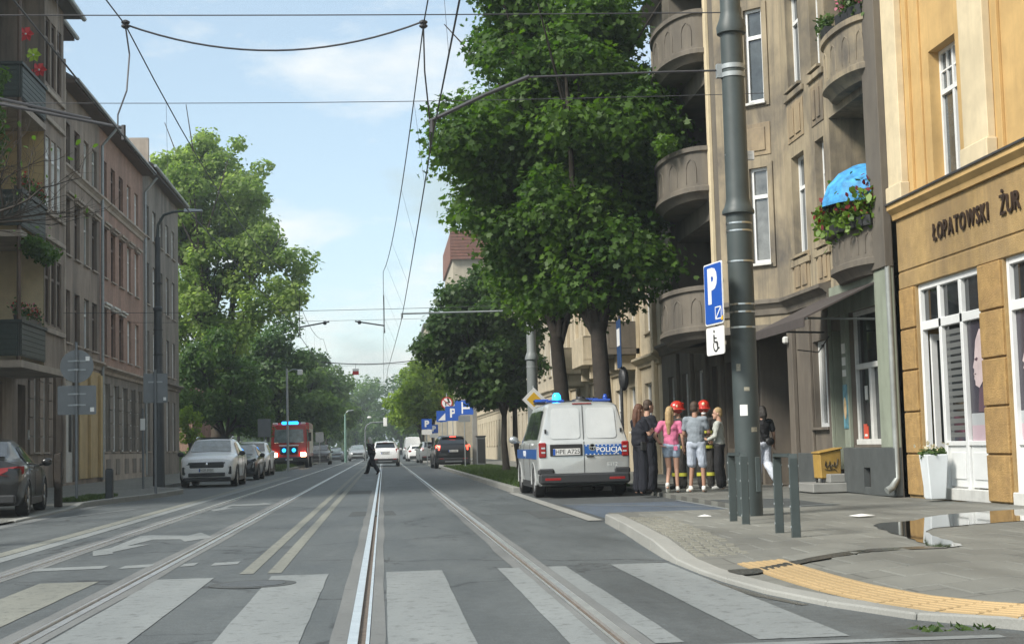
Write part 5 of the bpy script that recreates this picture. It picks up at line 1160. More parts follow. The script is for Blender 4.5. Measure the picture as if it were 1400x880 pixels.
def _suv_back(t, lights, st, dark, txt, mid):
    for s in (-1,1):
        poly3(t,'tail_light',lights,[(s*.66,-2.17,1.13),(s*.86,-2.05,1.16),(s*.905,-1.92,1.1),(s*.89,-2.1,.92),(s*.72,-2.25,.9),(s*.70,-2.23,1.0)],(s*.01,-.02,0))
    bx(t,'rear_bumper',dark,-.84,.84,-2.3,-2.1,.26,.52,.04); bx(t,'bumper_reflector',m_lensr,.5,.72,-2.31,-2.29,.46,.5,.004,True); bx(t,'skid_plate',m_rim,-.45,.45,-2.315,-2.28,.3,.37,.01)
    bx(t,'spoiler',dark if mid is None else mid,-.6,.6,-1.98,-1.7,1.54,1.575,.012); bx(t,'high_brake_light',lights,-.16,.16,-1.995,-1.97,1.545,1.57,.004)
    if txt: plate_txt(t, txt, -2.275, .86, True)
    bx(t,'tailgate_trim',m_chrome,-.3,.3,-2.275,-2.24,.94,.965,.006)
t = make_car('black_suv','black SUV with red brake lamps lit standing by the grass verge kerb','car',(3.66,81.2,0),R(2),[tuple(v*(1.08 if i in (1,2,3) else 1.03 if i > 3 else 1.05) for i,v in enumerate(s)) for s in SUV],pbk,(1.4,-1.42),.38,.97,[tuple(v*1.05 if i < 4 else v for i,v in enumerate(s)) for s in G_SUV],(1.0,.36),(-1.97,-2.22))
suv_back(t, m_brake, txt='FG 12K9', k=(1.03,1.06,1.08)); arches(t,(1.4,-1.42),.38,.945); mirrors(t,.9,1.18,.95,pbk); rails(t,SUV,.15,-1.6); sills(t,-1,1)
t = make_car('white_suv','white SUV driving away on the tram tracks ahead','car',(.12,97.2,0),0,SUV,pw,(1.35,-1.35),.35,.93,G_SUV,WS,RW)
suv_back(t, m_lensr, mid=pw, txt='FG 55A7'); arches(t,(1.35,-1.35),.35,.915); mirrors(t,.85,1.1,.92,pw); sills(t,-.9,.9)
for nm, lb, loc, rz, st, pm, back, fr_ in (('oncoming_car','black estate car following behind the fire engine',(-5.2,122,0),math.pi,SUV,pbk,0,m_autog),('oncoming_car','grey-blue car approaching beside the left verge',(-4.9,150,0),math.pi,SAL,pgr,0,m_autogl),('oncoming_car','pale silver-blue car approaching in the left tram lane',(-2.7,155,0),math.pi,SUV,psl,0,m_autogl),
      ('distant_car','dark car far off behind the pale silver-blue one',(-2.9,196,0),math.pi,HAT,pdk,0,m_autog),('parked_car','small white car parked in front of the white van',(2.95,132,0),R(3),HAT,pw,1,m_autog),('parked_car','silver estate car parked nearer than the small white one',(3.55,113,0),R(4),SUV,psl,1,m_autog),('parked_car','grey-green car parked close behind the black SUV',(4.7,108,0),R(4),HAT,pgr,1,m_autog),('distant_car','light car far off beside the traffic light',(-1.2,230,0),math.pi,SUV,psl,0,m_autog)):
    suv_ = st is SUV; wh = (1.35,-1.35) if suv_ else (1.48,-1.45) if st is SAL else (1.25,-1.25)
    t = make_car(nm,lb,'car',loc,rz,st,pm,wh,.34 if st is not HAT else .31,.92 if st is not HAT else .89,G_SUV if suv_ else G_SAL if st is SAL else G_HAT,(.96,.34),(RW if suv_ else (-1.14,-1.7) if st is SAL else (-1.72,-1.93)),fr=fr_)
    mirrors(t,.8,1.05,.9,pm)
    if back: suv_back(t,m_lensr) if suv_ else (bx(t,'tail_light',m_lensr,.6,.84,-2.06,-1.9,.82,.98,.02,True),bx(t,'rear_bumper',m_dark,-.76,.76,-2.11,-1.95,.26,.48,.03))
    else: suv_front(t,y=2.245 if suv_ else 2.43 if st is SAL else 2.05)
# ---- panel vans ----
def van_back(t, pm, police=False):
    ry = lambda z: -2.42+(z-1.2)/.69*.12
    rr = lambda x0,x1,z0,z1,o,n=4,r=.07: [(x,ry(z)-o,z) for x,z in [(cx+r*math.cos(a),cz+r*math.sin(a)) for cx,cz,a0 in ((x1-r,z1-r,0),(x0+r,z1-r,90),(x0+r,z0+r,180),(x1-r,z0+r,270)) for a in [R(a0+90*i/n) for i in range(n+1)]]]
    for s in (-1,1):
        a, b = sorted((s*.03,s*.72)); top = [(x*(1-.0*(z-1.2)),y,z) for x,y,z in rr(a,b,1.16,1.85,.004)]
        d = poly3(t,'rear_door',pm,[(x*.985 if abs(x) > .5 else x,y,z) for x,y,z in rr(a,b,1.13,1.88,-.01)],(0,-.008,0))
        poly3(t,'door_panel',m_vanpan if police else m_autog,[(x*(1.0 if abs(x) < .5 or z < 1.5 else .96),y,z) for x,y,z in rr(*sorted((s*.07,s*.68)),1.20,1.83,.006)],(0,-.012,0),parent=d)
        bx(t,'tail_light',m_lensr,*sorted((s*.775,s*.93)),-2.49,-2.36,.82,1.13,.02); 
        for z in (.91,1.0): bx(t,'reverse_lens',m_lensl,*sorted((s*.80,s*.88)),-2.496,-2.48,z,z+.035,.004)
        bx(t,'hinge',m_dark,*sorted((s*.76,s*.80)),-2.43,-2.33,1.32,1.40,.006); bx(t,'bumper_reflector',m_lensr,*sorted((s*.5,s*.82)),-2.565,-2.55,.36,.41,.004)
    bx(t,'door_gap',m_black,-.006,.006,-2.475,-2.4,.5,1.14,0); poly3(t,'door_gap',m_black,[(-.006,ry(1.12)-.012,1.12),(.006,ry(1.12)-.012,1.12),(.006,ry(1.88)-.012,1.88),(-.006,ry(1.88)-.012,1.88)],(0,-.004,0))
    MB().box(-.93,.93,-2.56,-2.30,.28,.50).build('rear_bumper', m_dark, t, bev=.04); bx(t,'bumper_step',m_dark,.62,.945,-2.50,-2.2,.47,.60,.03,True)
m_vanpan = paint('van_panel_light', (.66,.68,.67), .2, .28); pvan = paint('paint_van_silver', (.57,.59,.58), .4, .32)
t = thing('police_van','silver police van with blue POLICJA band and a lit blue beacon parked in the bay','van',(4.09,32.27,.01),0)
put('body', car_body(VAN,(1.5,-1.5),.385,pvan), t); wheels(t,(1.5,-1.5),.345,.955); van_back(t, pvan, True); arches(t,(1.5,-1.5),.345,.94,pvan)
side_glass(t, VAN, [(1.35,.55,.78,.55,.06,.9),(.48,-.75,.48,-.75,.06,.9),(-.83,-2.1,-.83,-2.1,.06,.9)]); top_glass(t, VAN, 1.5, .8, .96); mirrors(t,1.25,1.22,1.0,psl)
seams(t,VAN,(1.42,.5,-.8)); sills(t,-1.0,1.0,.92)
m_pband = mat('police_band_blue', (.012,.10,.36), .35, coat=.4)
b = bx(t,'police_band',m_pband,.012,.775,-2.486,-2.46,.86,1.07,.003)
for i in range(9):
    for z in (.872,1.05): bx(t,'checker',m_swhite,.03+i*.082,.06+i*.082,-2.489,-2.484,z-.006,z+.012,0,parent=b)
for s in (-1,1):
    q = MB(); q.box(*sorted((s*.955,s*.965)),-2.2,2.0,.80,1.0); bb = q.build('police_band', m_pband, t)
    me = textmesh('POLICJA', .17, .002, .002, 'CENTER', 'police_lettering'); me.materials.append(m_swhite); o = put('police_lettering', me, bb); o.matrix_local = basis((0,s,0),(0,0,1),(s,0,0),(s*.967,.2,.9))
me = textmesh('POLICJA', .145, .002, .003, 'CENTER', 'police_lettering'); me.materials.append(m_swhite); o = put('police_lettering', me, b); o.matrix_local = basis((1,0,0),(0,0,1),(0,-1,0),(.515,-2.488,.962))
bx(t,'plate_recess',m_black,-.70,-.03,-2.484,-2.40,.85,1.09,.01); plate_txt(t,'HPE A725',-2.492,.935,True,.56,.135,-.36)
me = textmesh('E112', .11, .001, 0, 'CENTER', 'unit_lettering'); me.materials.append(mat('pale_lettering', (.7,.72,.7), .5)); o = put('unit_lettering', me, t); o.matrix_local = basis((1,0,0),(0,0,1),(0,-1,0),(.58,-2.474,.66))
# round badge: ring with crossed strokes
bg_ = MB().lathe([(.075,0),(.075,.02),(.06,.02),(.06,0)], (.17,-2.492,1.02), 18, 'y'); bg_.box(.11,.23,-2.5,-2.485,1.012,1.028)
bg_.tube([(.125,-2.495,1.05),(.15,-2.495,.975),(.17,-2.495,1.02),(.19,-2.495,.975),(.215,-2.495,1.05)], .008, 4).build('badge', m_chrome, t, smooth=40)
bx(t,'door_handle',m_dark,.05,.2,-2.497,-2.45,.815,.85,.01); bx(t,'high_brake_light',m_lensr,-.2,.2,-2.32,-2.29,1.905,1.93,.004)
lb_ = bx(t,'light_bar',m_dark,-.72,.72,.15,.42,1.98,2.03,.015); MB().lathe([(.09,0),(.095,.06),(.085,.15),(.05,.2),(.001,.21)], (-.45,-1.75,1.96), 16).build('beacon', m_beac, t, smooth=60)
bx(t,'light_bar_lens',m_beacoff,-.72,-.4,.13,.44,2.03,2.10,.02,True,parent=lb_); bx(t,'roof_bar',m_beacoff,-.68,-.3,-1.85,-1.6,1.965,2.02,.015,True); MB().lathe([(.05,0),(.055,.1),(.03,.16),(.001,.165)], (.58,-1.75,1.96), 12).build('beacon', m_beacoff, t, smooth=60)
MB().lathe([(.2,0),(.18,.05),(.1,.07),(.09,.11),(.001,.115)], (.05,-1.8,1.965), 16).build('roof_vent', m_dark, t, smooth=40); MB().tube([(-.3,-1.7,1.985),(.3,-1.7,1.985)], .02, 6).build('roof_rack', m_dark, t)
VAN2 = [tuple(v*(1.22 if i in (3,) else 1) for i,v in enumerate(s)) for s in VAN]
t = thing('parked_van','tall white panel van parked farthest along the right side','van',(3.15,162.5,0),R(2)); put('body', car_body(VAN2,(1.5,-1.5),.385,pw), t); wheels(t,(1.5,-1.5),.345,.955)
side_glass(t, VAN2, [(1.35,.55,.78,.55,.06,.9)]); top_glass(t, VAN2, 1.5, .8, .96); mirrors(t,1.25,1.3,1.0,m_dark)
bx(t,'tail_light',m_lensr,.80,.93,-2.47,-2.36,.9,1.3,.02,True); bx(t,'rear_bumper',m_dark,-.92,.92,-2.54,-2.3,.3,.5,.03); bx(t,'door_gap',m_black,-.006,.006,-2.475,-2.45,.5,1.1,0)
# ---- fire engine, nose to the viewer ----
t = thing('fire_engine','red fire engine with headlamps and blue strobes on facing the viewer','fire engine',(-6.35,104.2,0),math.pi)
pred = paint('paint_fire_red', (.42,.02,.016), 0, .35)
MB().hexa([(-1.24,1.9,.55),(1.24,1.9,.55),(1.24,4.0,.55),(-1.24,4.0,.55),(-1.16,1.9,2.95),(1.16,1.9,2.95),(1.16,3.72,2.95),(-1.16,3.72,2.95)]).build('cab', pred, t, bev=.08)
bd = MB().box(-1.25,1.25,-3.9,1.85,.75,3.1).build('body', pred, t, bev=.05)
for s in (-1,1):
    for i in range(3): bx(t,'roller_shutter',m_rim,*sorted((s*1.25,s*1.265)),-3.5+1.7*i,-2.0+1.7*i,1.0,2.7,.01)
    bx(t,'side_window',m_autog,*sorted((s*1.19,s*1.225)),2.2,3.4,1.75,2.6,.02); bx(t,'headlight',m_lit,*sorted((s*.78,s*1.14)),3.98,4.06,.78,1.06,.03)
    MB().ell((s*.33,4.05,1.22),(.13,.06,.13),12,8).build('strobe', m_beac, t, smooth=60)
    bx(t,'mirror',m_dark,*sorted((s*1.3,s*1.5)),3.7,3.82,1.8,2.4,.03); MB().tube([(s*1.15,3.8,2.6),(s*1.4,3.8,2.5)], .03, 6).build('mirror_arm', m_dark, t)
MB().hexa([(-1.0,3.93,1.72),(1.0,3.93,1.72),(1.0,3.90,1.72),(-1.0,3.90,1.72),(-.95,3.84,2.62),(.95,3.84,2.62),(.95,3.72,2.62),(-.95,3.72,2.62)]).build('windscreen', m_autogl, t, bev=.02)
bx(t,'grille',m_dark,-.6,.6,4.0,4.04,.95,1.45,.02); bx(t,'white_stripe',m_swhite,-.66,.66,3.985,4.03,1.5,1.58,.01); bx(t,'front_bumper',m_dark,-1.24,1.24,3.9,4.14,.42,.76,.05)
bx(t,'light_bar',m_beac,-.62,.5,3.2,3.5,2.97,3.16,.05); bx(t,'marker_lamp',m_swhite,.78,1.1,3.2,3.5,2.96,3.1,.03,True); bx(t,'destination_panel',pred,-.9,.9,3.6,3.74,2.72,2.92,.02)
wheels(t,(2.6,-2.2),.48,1.24); plate_txt(t,'FG 998',4.146,.6,False); bx(t,'wiper',m_black,-.4,.3,3.95,3.97,1.72,1.75,0)
# ---------------- people ----------------
m_skin = mat('skin', (.46,.27,.19), .55, var=.06, vscale=12, coord='Object'); m_skin2 = mat('skin_tanned', (.36,.2,.135), .55, var=.06, vscale=12, coord='Object')
def cloth(name, col, var=.16): return mat(name, col, .85, var=var, vscale=14, bump=.35, bscale=30, coord='Object')
m_navy = cloth('uniform_navy', (.005,.006,.012)); m_pinks = cloth('pink_shirt', (.62,.17,.29), .08); m_denim = cloth('light_denim', (.34,.42,.52), .2); m_greyt = cloth('grey_tee', (.22,.25,.28)); m_short = cloth('pale_shorts', (.38,.42,.49))
m_blackc = cloth('black_cloth', (.014,.014,.016)); m_pale = cloth('pale_shirt', (.42,.44,.40), .1); m_whtr = cloth('white_trousers', (.60,.64,.72), .1); m_fire = cloth('fire_suit', (.03,.028,.026)); m_reflect = mat('reflective_yellow', (.5,.5,.06), .4)
m_sneak = mat('white_sneaker', (.66,.66,.62), .6); m_boot = mat('black_boot', (.015,.015,.015), .5); m_helm = mat('helmet_red', (.50,.03,.015), .25, coat=.7)
m_hair = {k: mat('hair_'+k, c, .6, var=.3, vscale=25, bump=.5, bscale=60, coord='Object') for k, c in (('auburn',(.10,.04,.02)),('brown',(.055,.033,.02)),('blond',(.36,.25,.12)),('dark',(.02,.016,.013)),('grey',(.42,.45,.44)))}
def blob(name, shapes, m, parent, vox=.009, smooth_it=3):
    mb = MB()
    for s in shapes:
        if s[0] == 'e': mb.ell(s[1], s[2], 14, 10, s[3] if len(s) > 3 else None)
        else:
            a, b, r0, r1 = s[:4]; a, b = Vector(a), Vector(b); d = (b-a).normalized(); n = 10
            mb.tube([a-d*r0*.8, a-d*r0*.4, a, b, b+d*r1*.4, b+d*r1*.8], [r0*.55,r0*.9,r0,r1,r1*.9,r1*.55], n)
    me = bpy.data.meshes.new('t'); me.from_pydata(mb.v, [], mb.f); bm = bmesh.new(); bm.from_mesh(me); bmesh.ops.recalc_face_normals(bm, faces=bm.faces); bm.to_mesh(me); bm.free()
    o = put('t', me); r = o.modifiers.new('r','REMESH'); r.mode = 'VOXEL'; r.voxel_size = vox; q = o.modifiers.new('s','SMOOTH'); q.iterations = smooth_it; q.factor = .5; dc = o.modifiers.new('d','DECIMATE'); dc.ratio = .42
    e = evalmesh(o, name); bpy.data.objects.remove(o); e.materials.clear(); e.materials.append(m)
    if name in ('shirt','trousers','shorts'):   # cloth folds
        n_ = len(e.vertices); co = np.zeros(n_*3, dtype=np.float32); no = np.zeros(n_*3, dtype=np.float32); e.vertices.foreach_get('co', co); e.vertex_normals.foreach_get('vector', no); co = co.reshape(-1,3); no = no.reshape(-1,3); sd = random.uniform(0,50)
        w = np.array([noise.noise((c[0]*9+c[2]*5+sd, c[1]*9-c[2]*3, c[2]*11)) + .5*noise.noise((c[0]*22+sd, c[1]*22, c[2]*16+c[0]*9)) for c in co.tolist()], dtype=np.float32)
        co += no*(w*.013)[:,None]; e.vertices.foreach_set('co', co.ravel()); e.update(); e.polygons.foreach_set('use_smooth', [True]*len(e.polygons))
    return put(name, e, parent)
def J(**kw):
    """joints of a relaxed standing adult, 1.75 m, facing +y, x to the person's right"""
    j = dict(pel=(0,0,.96), waist=(0,.0,1.08), chest=(0,.01,1.30), neck=(0,-.015,1.46), head=(0,.02,1.63), face=0, R=dict(sh=(.185,-.01,1.41),el=(.235,-.03,1.13),wr=(.25,.06,.90),ha=(.255,.10,.80),hip=(.095,0,.93),kn=(.10,.02,.50),an=(.10,-.02,.085),toe=(.115,.15,.035)), L=dict(sh=(-.185,-.01,1.41),el=(-.235,-.03,1.13),wr=(-.25,.06,.90),ha=(-.255,.10,.80),hip=(-.095,0,.93),kn=(-.10,.02,.50),an=(-.10,-.02,.085),toe=(-.115,.15,.035)))
    for k, v in kw.items():
        if '_' in k: s, q = k.split('_'); j[s][q] = v
        else: j[k] = v
    return j
def person(label, loc, rz, j, h=1.75, skin=None, top=None, bottom=None, shoes=None, hair=None, hairlen=0, sleeves='short', legs='long', belly=1.0, shoulder=1.0, wide=1.0, vox=.0085, group=None):
    skin = skin or m_skin; t = thing('person', label, 'person', loc, rz, group); k = h/1.75; t.scale = (k,k,k)
    V3 = lambda p: Vector(p); hd, nk, ch, wa, pe = (V3(j[q]) for q in ('head','neck','chest','waist','pel')); rh = Matrix.Rotation(j['face'],3,'Z')
    H = lambda x,y,z: hd+rh@Vector((x,y,z))
    B = [('e',hd+Vector((0,0,.025)),(.075,.092,.105),rh),('e',H(0,.035,-.05),(.056,.062,.07),rh),(H(0,.085,.0),H(0,.104,-.025),.012,.016),('e',H(.077,-.005,-.005),(.012,.022,.034),rh),('e',H(-.077,-.005,-.005),(.012,.022,.034),rh),('e',H(0,.088,-.062),(.024,.012,.01),rh),('e',H(0,.078,-.098),(.026,.02,.02),rh),
         (nk,hd+Vector((0,-.02,-.06)),.058,.052),('e',ch,(.165*shoulder,.11,.17)),('e',wa,(.135*belly,.10*belly,.15)),('e',pe,(.15,.105,.12)),(ch+Vector((0,0,.08)),nk,.075,.06)]
    for s in 'RL':
        q = {a:V3(b) for a,b in j[s].items()}; sx = 1 if s == 'R' else -1
        B += [(ch+Vector((sx*.08,0,.10)),q['sh'],.065,.058),(q['sh'],q['el'],.05,.038),(q['el'],q['wr'],.039,.026),(q['hip'],q['kn'],.078,.053),(q['kn'],q['an'],.05,.034),(q['an'],q['toe'],.036,.026),(q['an'],q['an']+Vector((0,-.03,-.045)),.03,.03)]
        d = (q['ha']-q['wr']).normalized(); side = d.cross(Vector((0,0,1)) if abs(d.z) < .7 else Vector((1,0,0))).normalized() if abs(d.z) < .7 else Vector((0,1,0)); side = (side-d*side.dot(d)).normalized(); pn = d.cross(side)
        if sx < 0: pn = -pn
        pc = q['wr']+d*.05; B += [(q['wr'],pc+side*.018,.022,.017),(q['wr'],pc-side*.018,.022,.017),(pc-side*.02,pc+side*.02,.016,.016)]
        for f_, L in ((-.03,.058),(-.011,.07),(.010,.074),(.030,.065)):
            a = pc+d*.025+side*f_; m1 = a+d*L*.55+pn*.012; B += [(a,m1,.0105,.0098),(m1,m1+(d*.7+pn*.5).normalized()*L*.5,.0098,.009)]
        th = q['wr']+d*.02+side*.028; B += [(th,th+(d*.6+side*.7).normalized()*.045,.0125,.011),(th+(d*.6+side*.7).normalized()*.045,th+(d*.9+side*.35).normalized()*.08,.011,.0095)]
    blob('body', B, skin, t, vox)
    ey = MB()
    for s in (-1,1): ey.ell(H(s*.031,.088,.012), (.011,.008,.008), 8, 6)
    ey.build('eyes', m_ink, t, smooth=60)
    g = .014
    if top:
        S_ = [('e',ch,(.165*shoulder+g,.11+g,.18)),('e',wa,(.138*belly+g,.102*belly+g,.16)),('e',pe+Vector((0,0,.03)),(.155+g,.11+g,.11)),('e',ch.lerp(wa,.5),(.150*max(shoulder,belly*.95)+g,.105*belly+g,.17)),('e',wa.lerp(pe,.5),(.148*belly+g,.105*belly+g,.13)),(ch+Vector((0,0,.09)),nk+Vector((0,0,-.035)),.085,.068)]
        for s in 'RL':
            q = {a:V3(b) for a,b in j[s].items()}; sx = 1 if s == 'R' else -1
            S_ += [(ch+Vector((sx*.08,0,.10)),q['sh'],.075,.068)]
            if sleeves == 'short': S_.append((q['sh'],q['sh'].lerp(q['el'],.62),.066,.062))
            elif sleeves == 'long': S_ += [(q['sh'],q['el'],.064,.052),(q['el'],q['el'].lerp(q['wr'],.92),.052,.042)]
        blob('shirt', S_, top, t, .011, 4)
    if bottom:
        S_ = [('e',pe+Vector((0,0,-.01)),(.155+g,.112+g,.125))]
        for s in 'RL':
            q = {a:V3(b) for a,b in j[s].items()}
            if legs == 'long': S_ += [(q['hip'],q['kn'],.095,.075*wide),(q['kn'],q['an'].lerp(q['kn'],.06),.075*wide,.07*wide)]
            elif legs == 'knee': S_ += [(q['hip'],q['kn'].lerp(q['hip'],.12),.10,.092)]
            else: S_ += [(q['hip'],q['hip'].lerp(q['kn'],.34),.10,.096)]
        blob('trousers' if legs == 'long' else 'shorts', S_, bottom, t, .011, 4)
    for s in 'RL':
        q = {a:V3(b) for a,b in j[s].items()}; d = (q['toe']-q['an']); blob('shoe', [(q['an']+Vector((0,0,-.02))-d*.22,q['toe']+Vector((0,0,.0)),.044,.040),(q['an']+Vector((0,0,.02)),q['an']+Vector((0,0,-.03)),.046,.046)], shoes or m_boot, t, .011, 3)
    if hair:
        S_ = [('e',H(0,-.018,.045),(.086,.098,.098),rh),('e',H(0,-.045,-.005),(.082,.07,.085),rh)]
        if hairlen: S_ += [(H(0,-.07,.0),H(0,-.10,-hairlen*.5),.075,.07),(H(0,-.10,-hairlen*.5),H(0,-.105,-hairlen),.07,.04),(H(.055,-.04,0),H(.06,-.06,-hairlen*.7),.04,.03),(H(-.055,-.04,0),H(-.06,-.06,-hairlen*.7),.04,.03)]
        blob('hair', S_, hair, t, .010, 2)
    return t, H
def belt(t, z, m=None, r=(.172,.128)): MB().lathe([(1,-.03),(1.04,-.02),(1.04,.02),(1,.03)], (0,0,0), 20).build('belt', m or m_boot, t, smooth=40).matrix_local = Matrix.Translation((0,0,z))@Matrix.Diagonal((r[0],r[1],1,1))
# two police officers at the van's tail
t, H = person('policewoman with long auburn hair in dark navy uniform beside the van tail', (5.06,28.75,.085), R(-68), J(R_el=(.24,.08,1.16),R_wr=(.06,.25,1.20),R_ha=(-.03,.27,1.25),L_el=(-.25,.08,1.15),L_wr=(-.08,.27,1.18),L_ha=(.0,.29,1.23)), 1.76, top=m_navy, bottom=m_navy, hair=m_hair['auburn'], hairlen=.3, belly=1.3, wide=1.35, shoulder=1.1)
belt(t, 1.02); MB().box(.17,.23,-.1,.02,.85,1.02).build('holster', m_boot, t, bev=.015); MB().box(-.27,-.15,-.07,.06,1.20,1.215).build('sleeve_stripe', m_swhite, t)
t, H = person('taller policeman in dark navy uniform holding a notepad behind the auburn-haired officer', (5.38,29.5,.085), R(-72), J(R_el=(.26,.06,1.17),R_wr=(.10,.30,1.26),R_ha=(.03,.36,1.30),L_el=(-.26,.08,1.15),L_wr=(-.08,.30,1.22),L_ha=(.0,.35,1.26)), 1.86, top=m_navy, bottom=m_navy, hair=m_hair['brown'], belly=1.45, shoulder=1.15, wide=1.4)
belt(t, 1.0, None, (.2,.16)); MB().box(-.07,.09,.36,.375,1.26,1.40).build('notepad', m_blackc, t, bev=.004)
# woman in pink, back to the viewer
t, H = person('woman in a pink T-shirt and pale denim shorts seen from behind, hand on hip', (5.72,28.9,.085), R(-6), J(face=R(-25),L_el=(-.34,-.08,1.17),L_wr=(-.22,-.04,.99),L_ha=(-.15,-.1,.93),R_wr=(.26,.05,.90),L_kn=(-.06,.03,.50),L_an=(-.12,-.22,.16),L_toe=(-.11,-.13,.04)), 1.70, top=m_pinks, bottom=m_denim, legs='short', shoes=m_sneak, hair=m_hair['blond'], hairlen=.42)
MB().box(.04,.12,-.137,-.125,.86,.95).build('pocket_patch', m_pinks, t, bev=.006); MB().lathe([(.034,-.012),(.034,.012)], (-.222,-.045,1.0), 10).build('wristband', m_hair['auburn'], t)
# man in grey
person('man in a grey T-shirt and pale knee-length shorts seen from behind', (6.16,28.6,.085), R(-28), J(face=R(-20),R_el=(.25,.06,1.16),R_wr=(.16,.26,1.12),R_ha=(.10,.34,1.14),L_el=(-.24,.02,1.14),L_wr=(-.15,.2,1.02),L_ha=(-.08,.26,1.02),L_an=(-.13,-.02,.085),L_toe=(-.22,.1,.035),R_an=(.13,0,.085),R_kn=(.12,.02,.5)), 1.78, skin=m_skin2, top=m_greyt, bottom=m_short, legs='knee', shoes=m_sneak, hair=m_hair['brown'], shoulder=1.1, belly=1.1)
def helmet(t, H, decal=None):
    S_ = [('e',H(0,-.01,.06),(.135,.16,.145)),('e',H(0,-.02,.015),(.16,.195,.035)),(H(0,.11,.10),H(0,-.17,.13),.035,.035)]
    blob('helmet', S_, m_helm, t, .009, 2)
    if decal: blob('helmet_badge', [('e',H(*decal),(.035,.03,.04))], mat('helmet_badge', (.7,.62,.4), .4), t, .008, 1)
def fire_extras(t):
    for z, r in ((.30,.092),(1.16,.17),(.86,.17)):
        if z == .30:
            for s in (-1,1): MB().lathe([(.095,-.035),(.095,.035)], (s*.10,.0,z), 14).build('reflective_band', m_reflect, t)
        else: MB().lathe([(1,-.03),(1,.03)], (0,0,0), 18).build('reflective_band', m_reflect, t).matrix_local = Matrix.Translation((0,.0,z))@Matrix.Diagonal((.185,.142,1,1))
t, H = person('firefighter in a red helmet with pale badge standing behind the woman in pink', (6.3,31.0,.085), R(120), J(), 1.80, top=m_fire, bottom=m_fire, sleeves='long', wide=1.15, hair=m_hair['dark'], shoulder=1.1); helmet(t, H, (-.08,.07,.08)); fire_extras(t)
t, H = person('firefighter in a glossy red helmet looking over the man in grey', (6.83,30.8,.085), R(165), J(L_el=(-.26,.06,1.15),L_wr=(-.16,.26,1.08),L_ha=(-.1,.33,1.08)), 1.80, top=m_fire, bottom=m_fire, sleeves='long', wide=1.15, hair=m_hair['dark'], shoulder=1.1); helmet(t, H, (.0,.12,.11)); fire_extras(t)
MB().ell(H(0,.07,-.08), (.05,.03,.035), 10, 8).build('face_mask', m_swhite, t, smooth=60)
person('person in a pale shirt and wide black trousers partly behind the tram pole', (6.93,29.9,.085), R(68), J(face=R(20),R_el=(.24,.05,1.15),R_wr=(.15,.22,1.08),L_el=(-.23,.05,1.15),L_wr=(-.13,.22,1.07),L_ha=(-.06,.28,1.08)), 1.68, top=m_pale, bottom=m_blackc, shoes=m_sneak, sleeves='long', wide=1.35, hair=m_hair['blond'])
t, H = person('woman in a black top and white trousers walking away past the gateway', (8.15,31.0,.085), R(14), J(L_kn=(-.09,.13,.52),L_an=(-.10,.12,.10),L_toe=(-.10,.28,.05),R_kn=(.09,.03,.52),R_an=(.13,-.25,.17),R_toe=(.13,-.16,.04),R_el=(.26,.0,1.14),R_wr=(.33,.12,.92),R_ha=(.35,.18,.83),L_el=(-.24,-.08,1.13),L_wr=(-.24,-.06,.9),L_ha=(-.24,-.05,.8)), 1.72, top=m_blackc, bottom=m_whtr, wide=1.3, hair=m_hair['dark'], hairlen=.16)
blob('shoulder_bag', [('e',(.06,-.19,.98),(.11,.055,.09)),((-.12,-.13,1.10),(.0,-.17,1.02),.012,.012),((-.12,-.13,1.10),(-.17,-.05,1.38),.010,.010)], m_boot, t, .009, 2)
t, H = person('dark-clothed pedestrian with long grey hair striding across the tram tracks', (-.50,66,.0), R(48), J(pel=(0,0,.90),waist=(0,.04,1.02),chest=(0,.08,1.24),neck=(0,.10,1.40),head=(0,.14,1.56),R_sh=(.185,.07,1.35),L_sh=(-.185,.07,1.35),R_el=(.3,.22,1.2),R_wr=(.33,.42,1.25),R_ha=(.33,.5,1.28),L_el=(-.28,-.2,1.2),L_wr=(-.3,-.34,1.10),L_ha=(-.3,-.42,1.1),R_hip=(.09,0,.88),L_hip=(-.09,0,.88),R_kn=(.1,.26,.52),R_an=(.1,.42,.09),R_toe=(.1,.58,.06),L_kn=(-.1,-.16,.50),L_an=(-.1,-.46,.14),L_toe=(-.1,-.36,.03)), 1.72, top=m_blackc, bottom=m_navy, sleeves='long', hair=m_hair['grey'], hairlen=.26, vox=.011, belly=1.35, shoulder=1.15, wide=1.3)
# ---------------- street furniture ----------------
def lathe_pole(t, prof, m=m_pole, n=20, name='shaft'): return MB().lathe(prof, (0,0,0), n).build(name, m, t, smooth=35)
def plate(t, w, h, z, m, name='plate', y=-.02, bev=.02, d=.012, parent=None):
    r = .035; pts = [(cx+r*math.cos(a),cz+r*math.sin(a)) for cx,cz,a0 in ((w/2-r,z+h/2-r,0),(-w/2+r,z+h/2-r,90),(-w/2+r,z-h/2+r,180),(w/2-r,z-h/2+r,270)) for a in [R(a0+22.5*i) for i in range(5)]]
    return MB().prism(pts, y-d, y, 'y').build(name, m, parent or t)
def glyph(parent, txt, size, x, y, z, m, name='symbol', bold=.012):
    me = textmesh(txt, size, .0015, bold, 'CENTER', name); me.materials.append(m); o = put(name, me, parent); o.matrix_local = basis((1,0,0),(0,0,1),(0,-1,0),(x,y,z)); return o
def flat(parent, name, m, pts, y, d=.003): return MB().prism(pts, y-d, y, 'y').build(name, m, parent)
